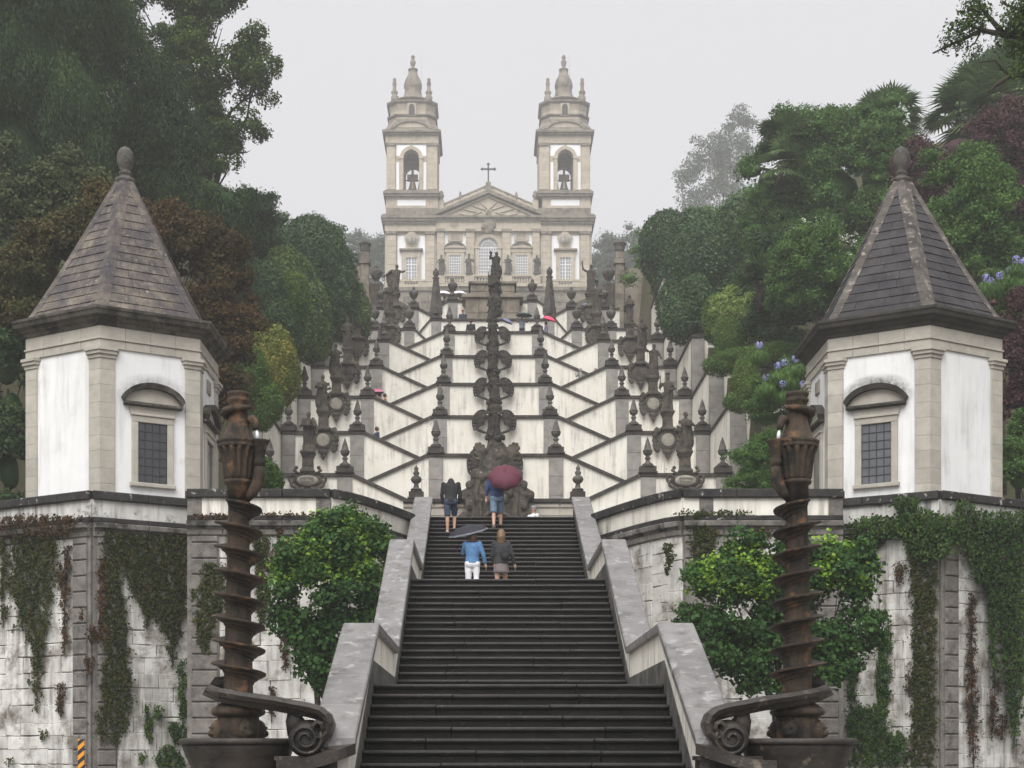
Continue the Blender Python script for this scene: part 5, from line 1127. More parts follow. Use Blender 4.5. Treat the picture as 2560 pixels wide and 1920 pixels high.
    mb = MB(); mb.lathe([(.06, .36), (.07, .42), (.07, .45), (.055, .47), (.072, .52), (.088, .61), (.118, .675), (.122, .69), (.10, .685)], (hx, -.06, z0), 18); mb.tube([(hx, -.06, z0 + .37), (hx + .0, -.06, z0 + .30), (hx - .02, -.06, z0 + .18), (hx - .08, -.06, z0 + .06), (.11, -.04, z0 - .02)], [.062, .072, .075, .066, .045], 12); fin_(mb, 'water_horn', co, cup)
    # basin
    mb = MB(); mb.lathe([(.70, zb - .075), (.715, zb - .05), (.71, zb - .015), (.685, zb), (.60, zb), (.56, zb - .05), (.55, zb - .25), (.05, zb - .25)], n=40); bs = fin_(mb, 'basin_rim', M['basin'])
    mb = MB(); mb.lathe([(.62, zb - 1.74), (.62, zb - 1.5), (.58, zb - 1.45), (.575, zb - .34), (.60, zb - .30), (.60, zb - .27), (.63, zb - .23), (.665, zb - .12), (.68, zb - .076)], n=40); fin_(mb, 'basin_body', M['basin'])
    mb = MB(); mb.lathe([(.57, zb - .04), (.02, zb - .038)], n=32); fin_(mb, 'basin_water', M['water'] if False else M['glass'], bs)
    for a in range(0, 360, 45):                                      # raised arches round the body
        q = []
        for t in np.linspace(0, 180, 9):
            an = R(a) + .19 / .6 * math.cos(R(t)); q.append((.59 * math.cos(an), .59 * math.sin(an), zb - .60 + .2 * math.sin(R(t))))
        mb = MB(); mb.tube(q, .018, 6); fin_(mb, 'arch_moulding', M['basin'])
    # side tank between basin and stairs
    zt = Z(1890); mb = MB(); w0, w1 = .52, (853 - 596) * px_m
    mb.prism([(w0, -.05), (w0, -.44), (w0 + .3, -.50), (w1 - .1, -.52), (w1, -.46), (w1, -.05)], 0, zt - .05, 'z'); tk = fin_(mb, 'side_tank', M['basin'])
    mb = MB(); mb.prism([(w0 - .02, -.02), (w0 - .02, -.47), (w0 + .3, -.53), (w1 - .09, -.55), (w1 + .03, -.47), (w1 + .03, -.02)], zt - .05, zt, 'z'); fin_(mb, 'tank_rim', M['basin'], tk)
    return root
serpent_column(596, 1, 'spiral stone fountain column with coiled snake on the left of the stairs')
serpent_column(1993, -1, 'spiral stone fountain column with coiled snake on the right of the stairs')

# striped hazard post
p = P(203, 1848, 30.0); th = thing('hazard_post', 'narrow orange and black striped post by the left wall', 'post', (p.x, 30, 0))
def stripes():
    m, n, l, b = nodes_of('hazard_stripes'); tc = n.new('ShaderNodeTexCoord'); sx = n.new('ShaderNodeSeparateXYZ'); l.new(tc.outputs['Object'], sx.inputs[0])
    a = n.new('ShaderNodeMath'); a.operation = 'MULTIPLY_ADD'; l.new(sx.outputs[0], a.inputs[0]); a.inputs[1].default_value = -.9; l.new(sx.outputs[2], a.inputs[2])
    q = n.new('ShaderNodeMath'); q.operation = 'MULTIPLY'; l.new(a.outputs[0], q.inputs[0]); q.inputs[1].default_value = 5.2
    f = n.new('ShaderNodeMath'); f.operation = 'FRACT'; l.new(q.outputs[0], f.inputs[0])
    g = n.new('ShaderNodeMath'); g.operation = 'GREATER_THAN'; l.new(f.outputs[0], g.inputs[0]); g.inputs[1].default_value = .5
    l.new(mixc(n, l, g.outputs[0], (.015, .015, .016), (.75, .30, .02)), b.inputs['Base Color']); b.inputs['Roughness'].default_value = .45; return m
mb = MB(); mb.fbox((0, 0, 0), (1, 0, 0), (0, -1, 0), -.065, .065, -.025, .025, 0.0, p.z, .006); link('board', mb.mesh('board', stripes()), th)
mb = MB(); mb.box(-.15, .15, -.15, .15, 0, .06); link('foot', mb.mesh('foot', M['iron']), th)

# ------------------------------------------------------------------ people
SK = plain('skin', (.50, .30, .22), .55, var=.06); SK2 = plain('skin_tanned', (.40, .23, .16), .55, var=.06)
CL = {k: plain('cloth_' + k, c, .85, var=.15, vs_=9) for k, c in dict(black=(.018, .018, .02), denim=(.17, .24, .34), denim_d=(.045, .065, .11), blue=(.035, .06, .16), denim_j=(.085, .19, .36), white=(.74, .74, .76), grey_j=(.032, .032, .036), skirt=(.17, .14, .14), navy=(.03, .04, .07), orange=(.55, .16, .05), hood=(.27, .27, .24), plaid=(.22, .24, .28), red=(.55, .05, .05), sport=(.05, .14, .5), purple=(.24, .2, .34), cap=(.22, .25, .3), shoe=(.12, .115, .11), shoe_l=(.45, .42, .38), stripe=(.42, .42, .44)).items()}
HAIR = {k: plain('hair_' + k, c, .5, var=.3, vs_=40) for k, c in dict(brown=(.07, .035, .022), fair=(.15, .085, .042), dark=(.025, .018, .014), grey=(.16, .14, .13)).items()}
def join_mb(me, mb, mi=0):
    bm = bmesh.new(); bm.from_mesh(me); vs_ = [bm.verts.new(p) for p in mb.v]
    for f in mb.f:
        try: fc = bm.faces.new([vs_[i] for i in f]); fc.smooth = True; fc.material_index = mi
        except ValueError: pass
    bm.to_mesh(me); bm.free(); return me
def person(label, loc, rz=0, h=1.72, legs=((0, 0), (0, 0)), lean=0, bow=0, arms=None, top='black', bottom='denim', bot_len=1.0, sleeve=1.0, hair='dark', hair_len=0, hood=None, cap=None, skin=SK, fem=False, skirt=None, near=False, shoe='shoe', bag=False, vox=None, group='visitors on the stairs'):
    k = h / 1.72; root = thing('person', label, 'person', loc, group, rz); vx = vox or (.017 if near else .026)
    hipz = .92; hw = .095 if fem else .09; sh = .175 if fem else .205
    J = {}
    for s, (a, b_) in zip((-1, 1), legs):
        H = Vector((s * hw, 0, hipz)); K = H + Vector((s * .01, math.sin(R(a)), -math.cos(R(a)))) * .43; A = K + Vector((0, math.sin(R(a - b_)), -math.cos(R(a - b_)))) * .42
        J[s] = (H, K, A, A + Vector((s * .015, .15, -.045 if b_ < 40 else -.12)), A + Vector((0, -.05, -.05)))
    zmin = min(J[s][2].z for s in (-1, 1)) - .075
    lo = lambda p: Vector((p.x, p.y, p.z - zmin))
    tr = lambda x, y, z: Vector((x, y + math.sin(R(lean)) * (z - hipz), hipz + (z - hipz) * math.cos(R(lean))))
    S = {s: tr(s * sh, 0, 1.40) for s in (-1, 1)}
    arms = arms or {}; AR = {}
    for s in (-1, 1):
        e, hd = arms.get(s, ((s * .06, .0, -.29), (s * .08, .06, -.54))); AR[s] = (S[s], S[s] + Vector(e), S[s] + Vector(hd))
    nb = tr(0, .0, 1.46); hc = nb + Vector((0, .03 + .13 * math.sin(R(bow)), .16 * math.cos(R(bow))))
    body = MB()
    def torso(mb, g):
        rr = [(.86, .15, .11), (.93, .165, .12), (1.05, .14 if fem else .155, .105), (1.2, .155 if fem else .175, .115), (1.34, .17 if fem else .195, .115), (1.42, .12, .09), (1.47, .06, .06)]
        mb.loft([[tr(0, 0, z) + Vector(((rx + g) * math.cos(t), (ry + g) * math.sin(t), 0)) for t in np.linspace(0, 2 * math.pi, 16, endpoint=False)] for z, rx, ry in rr])
    torso(body, 0)
    for s in (-1, 1):
        H, K, A, T, HL = J[s]; body.tube([H + Vector((0, 0, .04)), H + (K - H) * .5, K, K + (A - K) * .3, A], [.09, .078, .056, .058, .036], 10); body.tube([HL, A + Vector((0, .02, -.04)), T], [.036, .04, .032], 8)
        body.ell(S[s], (.06, .06, .06), 8, 6); body.tube([AR[s][0], AR[s][1], AR[s][2]], [.05, .042, .03], 8)
    body.tube([tr(0, 0, 1.40), hc], [.055, .052], 8); hm = Matrix.Rotation(R(-bow), 3, 'X')
    body.ell(hc + Vector((0, 0, .03)), (.078, .098, .118), 14, 10, hm)
    body.ell(hc + hm @ Vector((0, .10, .01)), (.015, .02, .022), 6, 4)
    for s in (-1, 1): body.ell(hc + hm @ Vector((s * .08, 0, .02)), (.014, .02, .03), 6, 4)
    body.v = [tuple(lo(Vector(p)) * k) for p in body.v]
    me = bake(body, skin, vx, name='body')
    hand = MB()
    for s in (-1, 1):                                          # palm, four fingers and a thumb on each hand
        w = AR[s][2]; dr = (AR[s][2] - AR[s][1]).normalized(); sd = Vector((1, 0, 0)); fw = dr.cross(sd).normalized(); sd = fw.cross(dr).normalized()
        hand.tube([w - dr * .02, w + dr * .03, w + dr * .09], [.027, .036, .036], 8)
        for q in range(4):
            o = w + dr * .085 + fw * (.03 - .02 * q); L4 = (.065, .075, .07, .055)[q]; hand.tube([o, o + dr * L4 * .55 - sd * s * .008, o + dr * L4 - sd * s * .03], [.0095, .009, .007], 6)
        o = w + dr * .03 + fw * .03; hand.tube([o, o + fw * .028 + dr * .03, o + fw * .03 + dr * .06], [.012, .011, .008], 6)
    hand.v = [tuple(lo(Vector(p)) * k) for p in hand.v]
    join_mb(me, hand); link('body', me, root)
    def cloth(name, mb, mat, v2=None): mb.v = [tuple(lo(Vector(p)) * k) for p in mb.v]; return link(name, bake(mb, mat, v2 or vx, .018 if near else 0, .12, name=name), root)
    tp = MB(); torso(tp, .022)
    for s in (-1, 1):
        a, b_, c = AR[s]; tp.ell(a, (.075, .075, .07), 8, 6); pts = [a, b_, b_ + (c - b_) * min(1, max(.0, sleeve * 2 - 1)) * .97]
        if sleeve <= .5: pts = [a, a + (b_ - a) * sleeve * 2]
        tp.tube(pts, [.068, .058, .047][:len(pts)], 10)
    if hood: tp.ell(hc + Vector((0, -.015, .03)), (.105, .118, .14), 12, 8); tp.ell(tr(0, -.03, 1.45), (.11, .09, .06), 10, 6)
    cloth('jacket' if sleeve > .6 else 'shirt', tp, CL[top])
    if not skirt:
        bt = MB(); bt.loft([[Vector(((rx) * math.cos(t), (ry) * math.sin(t), z)) for t in np.linspace(0, 2 * math.pi, 14, endpoint=False)] for z, rx, ry in ((.80, .15, .12), (.88, .182, .145), (.95, .17, .13), (1.0, .155, .115))])
        for s in (-1, 1):
            H, K, A, T, HL = J[s]; g = .022 if bot_len < .8 else .014
            bt.ell(H + Vector((0, -.035, -.04)), (.095, .1, .1), 10, 8)
            if bot_len <= .5: pts, rr = [H + Vector((0, 0, .02)), H + (K - H) * .5, H + (K - H) * bot_len * 2], [.1, .078 + g, .066 + g]
            else: pts, rr = [H + Vector((0, 0, .02)), H + (K - H) * .5, K, K + (A - K) * .3, K + (A - K) * (bot_len * 2 - 1)], [.1, .078 + g, .058 + g, .056 + g, .04 + g]
            bt.tube(pts, rr, 10)
        cloth('trousers' if bot_len > .6 else 'shorts', bt, CL[bottom])
    else:
        sk = MB(); sk.loft([[Vector((rx * math.cos(t) * (1 + .05 * math.sin(5 * t)), ry * math.sin(t), z)) for t in np.linspace(0, 2 * math.pi, 24, endpoint=False)] for z, rx, ry in ((.66, .195, .165), (.72, .195, .168), (.80, .188, .158), (.9, .17, .135), (1.0, .15, .11))]); cloth('skirt', sk, CL[skirt])
    for s in (-1, 1):
        H, K, A, T, HL = J[s]; so = MB(); so.tube([HL + Vector((0, -.01, 0)), A + Vector((0, .03, -.045)), T + Vector((0, .03, -.005))], [.045, .05, .042], 10); so.ell(A + Vector((0, 0, -.02)), (.048, .055, .045), 8, 6); cloth('shoe', so, CL[shoe])
    if hair and not hood and not cap:
        hr = MB(); hr.ell(hc + hm @ Vector((0, -.028, .045)), (.098, .105, .118), 14, 10, hm)
        if hair_len: hr.tube([hc + Vector((0, -.05, .05)), hc + Vector((0, -.075, -.06)), hc + Vector((0, -.08, -hair_len))], [.10, .115, .085], 12)
        cloth('hair', hr, HAIR[hair], .014)
    if cap:
        cp = MB(); cp.ell(hc + Vector((0, 0, .075)), (.092, .108, .075), 14, 8); cp.loft([[hc + Vector((x, y_, z)) for x, y_, z in ((-.07, .08, .06), (.07, .08, .06), (.05, .19, .05), (-.05, .19, .05))], [hc + Vector((x, y_, z)) for x, y_, z in ((-.07, .08, .075), (.07, .08, .075), (.05, .19, .062), (-.05, .19, .062))]]); cloth('cap', cp, CL[cap], .012)
    fm = MB()
    for s in (-1, 1): fm.ell(hc + hm @ Vector((s * .033, .088, .035)), (.012, .008, .008), 6, 4)
    fm.v = [tuple(lo(Vector(p)) * k) for p in fm.v]; link('eyes', fm.mesh('eyes', HAIR['dark']), root)
    mo = MB(); mo.ell(hc + hm @ Vector((0, .09, -.045)), (.024, .008, .006), 6, 4); mo.v = [tuple(lo(Vector(p)) * k) for p in mo.v]; link('mouth', mo.mesh('mouth', plain('lips', (.35, .12, .1), .5)), root)
    if bag:
        bb = MB(); bb.ell(tr(.10, -.19, 1.14), (.13, .085, .17), 12, 10); bb.ell(tr(.10, -.24, 1.07), (.10, .05, .09), 10, 8); bb.tube([tr(.17, -.12, 1.3), tr(.18, -.02, 1.46), tr(.17, .1, 1.36)], .018, 6); bb.tube([tr(.04, -.12, 1.3), tr(.06, -.02, 1.46)], .018, 6); cloth('backpack', bb, CL['black'], .016)
    root['hand'] = list((lo(AR[1][2])) * k)
    return root, {s: lo(AR[s][2]) * k for s in (-1, 1)}, lo(hc) * k
UM = {k: plain('umbrella_' + k, c, .7, var=.08, vs_=4) for k, c in dict(maroon=(.105, .02, .04), black=(.014, .015, .022), pink=(.62, .10, .24), hot=(.80, .06, .16), white=(.78, .78, .82), green=(.02, .05, .035), lilac=(.24, .23, .42), blue=(.2, .25, .4)).items()}
UM['rim_grey'] = plain('umbrella_grey_trim', (.16, .17, .20), .6)
UM['rim'] = plain('umbrella_pale_trim', (.72, .36, .45), .5)
def umbrella(label, hand, tip_dir, col, Rr=.52, shaft=.85, depth=.24, rim=None, group='open umbrellas'):
    """hand: world point of the grip; tip_dir: direction of the shaft"""
    hand = Vector(hand); root = thing('umbrella', label, 'umbrella', hand, group)
    q = Vector(tip_dir).to_track_quat('Z', 'Y').to_matrix().to_4x4()
    n = 8; rings = []
    for j in range(9):
        t = j / 8; ring = []
        for i in range(48):
            a = 2 * math.pi * i / 48; c = 1 - abs(math.sin(a * n / 2))
            ring.append((Rr * math.sin(t * 1.45) / math.sin(1.45) * math.cos(a) * (1 - .10 * (1 - c) * t), Rr * math.sin(t * 1.45) / math.sin(1.45) * math.sin(a) * (1 - .10 * (1 - c) * t), shaft - depth * (1 - math.cos(t * 1.45)) / (1 - math.cos(1.45)) - .02 * (1 - c) * t * (1 - t)))
        rings.append(ring)
    inner = [[(x, y, z - .006) for x, y, z in r] for r in rings[::-1]]
    mb = MB(); mb.loft(rings + inner, cap=True); mb.xf(q); link('canopy', mb.mesh('canopy', UM[col]), root)
    if rim:
        mb = MB(); mb.loft([[(x * 1.004, y * 1.004, z + .003) for x, y, z in rings[7]], [(x * 1.006, y * 1.006, z + .001) for x, y, z in rings[8]]], cap=False); mb.xf(q); link('trim', mb.mesh('trim', UM['rim'] if col != 'black' else UM['rim_grey']), root)
    mb = MB(); mb.tube([(0, 0, -.04), (0, 0, shaft + .06)], .006, 6); mb.xf(q); link('shaft', mb.mesh('shaft', M['iron']), root)
    mb = MB(); mb.tube([(0, 0, .06), (0, 0, -.06), (.01, 0, -.10), (.04, 0, -.12), (.065, 0, -.10)], .013, 8); mb.xf(q); link('handle', mb.mesh('handle', CL['black']), root)
    for i in range(n):
        a = 2 * math.pi * i / n; p = [Vector(rings[j][i * 6]) - Vector((0, 0, .011)) for j in (0, 2, 4, 6, 8)]; mb = MB(); mb.tube(p, .0035, 4); mb.tube([p[2], (0, 0, shaft - .32)], .0035, 4); mb.xf(q); link('rib', mb.mesh('rib', M['iron']), root)
    return root
def on_step(fi, d):
    f = fl[fi]; i = int((d - f['d0']) / f['t']) + 1; return f['z0'] + min(i, f['n']) * f['r']
def W(root_hand, loc, rz=0): return Vector(loc) + Matrix.Rotation(rz, 3, 'Z') @ Vector(root_hand)
# four climbers on the upper flight
def at_x(px, d): return (px - CX) * d / F
d = 41.75; loc = (at_x(1127, d), d, on_step(2, d))
person('person in black jacket and denim shorts climbing with head bowed', loc, 0, 1.74, ((4, 8), (34, 48)), 14, 98, {-1: ((-.05, .02, -.29), (-.02, .10, -.54)), 1: ((.05, .02, -.29), (.03, .10, -.54))}, 'black', 'denim_d', .50, 1.0, 'dark', hood=True, shoe='shoe_l', near=True)
d = 42.1; loc = (at_x(1243, d), d, on_step(2, d))
_, H, _ = person('person in blue sweater and pale denim shorts under the maroon umbrella', loc, 0, 1.80, ((-6, 22), (26, 34)), 6, 20, {-1: ((-.07, -.02, -.28), (-.09, .02, -.53)), 1: ((.09, .10, -.24), (.02, .30, -.10))}, 'blue', 'denim', .50, .8, 'dark', near=True)
v_ = Vector((-.02, -.80, .60)).normalized(); c_ = PD(1091, 1020, 41.6); umbrella('maroon umbrella held over the person in the blue sweater', c_ - v_ * .70, v_, 'maroon', .50, .75, .27)
d = 36.25; loc = (at_x(1181, d), d, 5.27)
_, H, _ = person('person in blue denim jacket and white trousers with long brown hair', loc, 0, 1.69, ((2, 2), (-4, 38)), 5, 0, {-1: ((-.06, .12, -.22), (-.02, .30, -.04)), 1: ((.10, -.03, -.27), (.15, .03, -.50))}, 'denim_j', 'white', .97, 1.0, 'brown', .20, fem=True, near=True, shoe='shoe_l')
v_ = Vector((-.22, -.22, .95)).normalized(); umbrella('black umbrella tilted to the left over the person in white trousers', PD(1008, 1135, 36.5) - v_ * .62, v_, 'black', .50, .62, .20, rim=True)
d = 36.2; loc = (at_x(1253, d), d, 5.27)
person('person in grey jacket and short skirt with a black backpack', loc, 0, 1.68, ((0, 4), (16, 30)), 6, 0, {-1: ((-.05, .05, -.28), (.0, .14, -.50)), 1: ((.10, -.02, -.27), (.16, .06, -.5))}, 'grey_j', 'skirt', 1, 1.0, 'fair', .22, fem=True, skirt='skirt', near=True, bag=True)
# people at the stair head
zL = fl[2]['z1']
d = 51.5; person('person in white shirt and blue-grey cap behind the top step', (at_x(1333, d), d, zL), R(-50), 1.70, top='white', bottom='navy', sleeve=.4, cap='cap', skin=SK2, bag=True, group='visitors at the stair head')
d = 52.5; person('person in white shirt standing before the carved fountain', (at_x(1249, d), d, zL), R(170), 1.55, top='white', bottom='navy', sleeve=.4, hair='dark', skin=SK2, arms={1: ((.1, .1, -.2), (.22, .2, -.3))}, group='visitors at the stair head')
d = 50.5; person('person in bright blue shirt by the right parapet at the stair head', (at_x(1448, d), d, zL), R(60), 1.78, top='sport', bottom='black', sleeve=.45, hair='dark', skin=SK2, group='visitors at the stair head')
# zigzag stairs
def zig(label, px, py_head, d, **kw):
    h = kw.get('h', 1.72); z = EYE + (HY - py_head) * d / F - h; return person(label, (at_x(px, d), d, z), **kw)
zig('person in dark jacket leaning behind the second stair wall on the left', 936, 1068, 75.0, rz=R(-60), lean=14, top='navy', bottom='navy', hair='brown', group='visitors on the zigzag stairs')
_, H, hc = zig('person in orange top under the pink umbrella', 949, 984, 81.2, rz=R(-80), top='orange', bottom='navy', hair='dark', arms={1: ((.05, .12, -.2), (-.05, .28, .0))}, group='visitors on the zigzag stairs')
p_ = P(946, 1010, 81.2); umbrella('pink umbrella with pale trim on the left flight', (p_.x - .12, 81.2, p_.z - .05), (-.16, -.05, 1), 'pink', .56, .85, .24, rim=True)
zig('person in striped jacket beside the pink umbrella', 962, 986, 81.4, rz=R(-80), top='stripe', bottom='navy', hair='brown', group='visitors on the zigzag stairs')
zig('person in pale grey hood on the right flight', 1454, 922, 87.8, rz=R(50), lean=8, top='hood', bottom='navy', hood=True, arms={-1: ((-.08, .12, -.18), (0, .22, .05))}, group='visitors on the zigzag stairs')
zig('person with reddish hair peeping over the right flight coping', 1489, 923, 88.0, rz=R(150), top='grey_j', bottom='navy', hair='brown', skin=SK2, group='visitors on the zigzag stairs')
zig('person in black hooded coat behind the central wall', 1177, 800, 97.0, rz=R(170), top='black', bottom='black', hood=True, h=1.8, group='visitors on the zigzag stairs')
zig('person in red hood on the upper landing', 1157, 776, 103.2, rz=R(180), top='navy', bottom='navy', hair=None, hood=None, cap='red', group='visitors on the zigzag stairs')
_, H, hc = zig('person in checked shirt under the dark green umbrella', 1305, 790, 97.6, rz=R(180), top='plaid', bottom='navy', sleeve=.45, skin=SK2, arms={-1: ((-.16, .05, -.12), (-.10, .2, .10)), 1: ((.16, .05, -.12), (.1, .2, .08))}, group='visitors on the zigzag stairs')
p_ = P(1309, 788, 97.6); umbrella('dark green umbrella on the central landing', (p_.x, 97.5, p_.z - .75), (.04, -.05, 1), 'green', .56, .85, .17)
zig('person in purple jacket under the bright pink umbrella', 1365, 806, 97.3, rz=R(100), top='purple', bottom='navy', hair='dark', h=1.6, group='visitors on the zigzag stairs')
p_ = P(1366, 800, 97.2); umbrella('bright pink umbrella tipped over by the right pier', (p_.x, 97.1, p_.z - .55), (.30, -.2, .85), 'hot', .46, .75, .22)
p_ = P(1260, 800, 97.3); umbrella('lilac umbrella half hidden behind the central carving', (p_.x - .05, 97.3, p_.z - .6), (.4, -.15, .9), 'lilac', .46, .7, .2)
person('person holding the lilac umbrella behind the carving', (p_.x - .15, 97.35, LV[4]['Bz'] - .95), R(170), 1.65, top='navy', bottom='navy', group='visitors on the zigzag stairs')
for k, (x, y, lb) in enumerate(((1108, 736, 'left one of the two white umbrellas below the church'), (1148, 736, 'right one of the two white umbrellas below the church'))):
    p_ = P(x, y, 109.6); umbrella(lb, (p_.x, 109.6, p_.z - .62), (.05 * (1 - 2 * k), -.05, 1), 'white', .60, .85, .28)
    person(['person under the left white umbrella below the church', 'person under the right white umbrella below the church'][k], (p_.x + .1, 109.7, LV[6]['Bz'] - .95), R(180), 1.68, top='navy', bottom='navy', group='visitors on the zigzag stairs')
p_ = P(1469, 764, 106.0); umbrella('blue-grey umbrella on the upper right flight', (p_.x, 106.0, p_.z - .7), (.1, -.1, 1), 'blue', .55, .85, .22)
person('person under the blue-grey umbrella on the upper right flight', (p_.x + .1, 106.1, p_.z - 1.75), R(180), 1.68, top='navy', bottom='navy', group='visitors on the zigzag stairs')
# ------------------------------------------------------------------ vegetation
rng = np.random.default_rng(11)
def unit(v): return v / np.maximum(1e-9, np.linalg.norm(v, axis=1, keepdims=True))
def leaf_mesh(name, p, nrm, size, mat, aspect=.55, tang=None, fold=.12):
    n = len(p); size = np.broadcast_to(size, (n,))[:, None]
    nrm = unit(nrm); r = rng.normal(size=(n, 3)) if tang is None else tang + .25 * rng.normal(size=(n, 3))
    t = unit(r - nrm * np.sum(r * nrm, 1, keepdims=True)); b = np.cross(nrm, t)
    v = np.empty((n, 4, 3)); v[:, 0] = p - t * size * .5; v[:, 2] = p + t * size * .5
    v[:, 1] = p + b * size * aspect * .5 + nrm * size * fold; v[:, 3] = p - b * size * aspect * .5 + nrm * size * fold
    me = bpy.data.meshes.new(name); me.vertices.add(4 * n); me.vertices.foreach_set('co', v.astype(np.float32).ravel())
    me.loops.add(4 * n); me.loops.foreach_set('vertex_index', np.arange(4 * n, dtype=np.int32))
    me.polygons.add(n); me.polygons.foreach_set('loop_start', np.arange(0, 4 * n, 4, dtype=np.int32))
    me.materials.append(mat); me.update(calc_edges=True); return me
def bl(d, lst):
    """blobs from the view at a given distance: (x, y, rx, ry[, dd])"""
    out = []
    for q in lst:
        dd = d + (q[4] if len(q) > 4 else 0); c = PD(q[0], q[1], dd); k = 1.15732 * dd / F
        out.append((c.x, c.y, c.z, q[2] * k, (q[2] + q[3]) * .5 * k * .85, q[3] * k))
    return np.array(out)
def shell_pts(B, n, lo=.82, hi=1.0, pw=1.6, front=True):
    A = (B[:, 3] * B[:, 5] + B[:, 3] * B[:, 4] + B[:, 4] * B[:, 5]) ** (pw / 2.0); k = rng.choice(len(B), int(n * 2.2), p=A / A.sum())
    d = unit(rng.normal(size=(len(k), 3))); 
    if front: d[:, 1] = np.where((d[:, 1] > .35), -d[:, 1], d[:, 1])
    r = rng.uniform(lo, hi, (len(k), 1)); C = B[k, :3]; Rr = B[k, 3:6]; p = C + d * r * Rr; nr = unit(d / Rr)
    keep = np.ones(len(k), bool)
    for j in range(len(B)):
        q = np.sum(((p - B[j, :3]) / B[j, 3:6]) ** 2, 1); keep &= ~((q < .55) & (k != j))
    p, nr = p[keep][:n], nr[keep][:n]; return p, nr
def trunk(parent, B, base, r0, mat=None, limbs=6, name='trunk'):
    o = origin(parent); mb = MB(); top = Vector((B[:, 0].mean(), B[:, 1].mean(), B[:, 2].mean())); b = Vector(base)
    mid = b + (top - b) * .55 + Vector((rnd.uniform(-.3, .3), 0, 0)); mb.tube([b - Vector((0, 0, .4)), b + (mid - b) * .3, mid, top], [r0 * 1.3, r0, r0 * .75, r0 * .3], 10)
    for j in rng.permutation(len(B))[:limbs]:
        c = Vector(B[j, :3]); st = b + (top - b) * rnd.uniform(.35, .8); L_ = (c - st).length; ja = lambda: Vector((rnd.uniform(-.1, .1), rnd.uniform(-.1, .1), rnd.uniform(-.06, .1))) * L_
        q1, q2, q3 = st + (c - st) * .3 + ja(), st + (c - st) * .6 + ja(), st + (c - st) * .85 + ja() * .6; mb.tube([st, q1, q2, q3, c], [r0 * .36, r0 * .26, r0 * .17, r0 * .11, r0 * .04], 7)
        for _ in range(3): e = q3 + Vector(rng.normal(size=3)) * float(B[j, 3]) * .55; mb.tube([q2 + (q3 - q2) * rnd.random(), (q3 + e) / 2 + ja() * .3, e], [r0 * .11, r0 * .07, r0 * .02], 5)
    return mb.build(name, mat or M['bark'], parent)
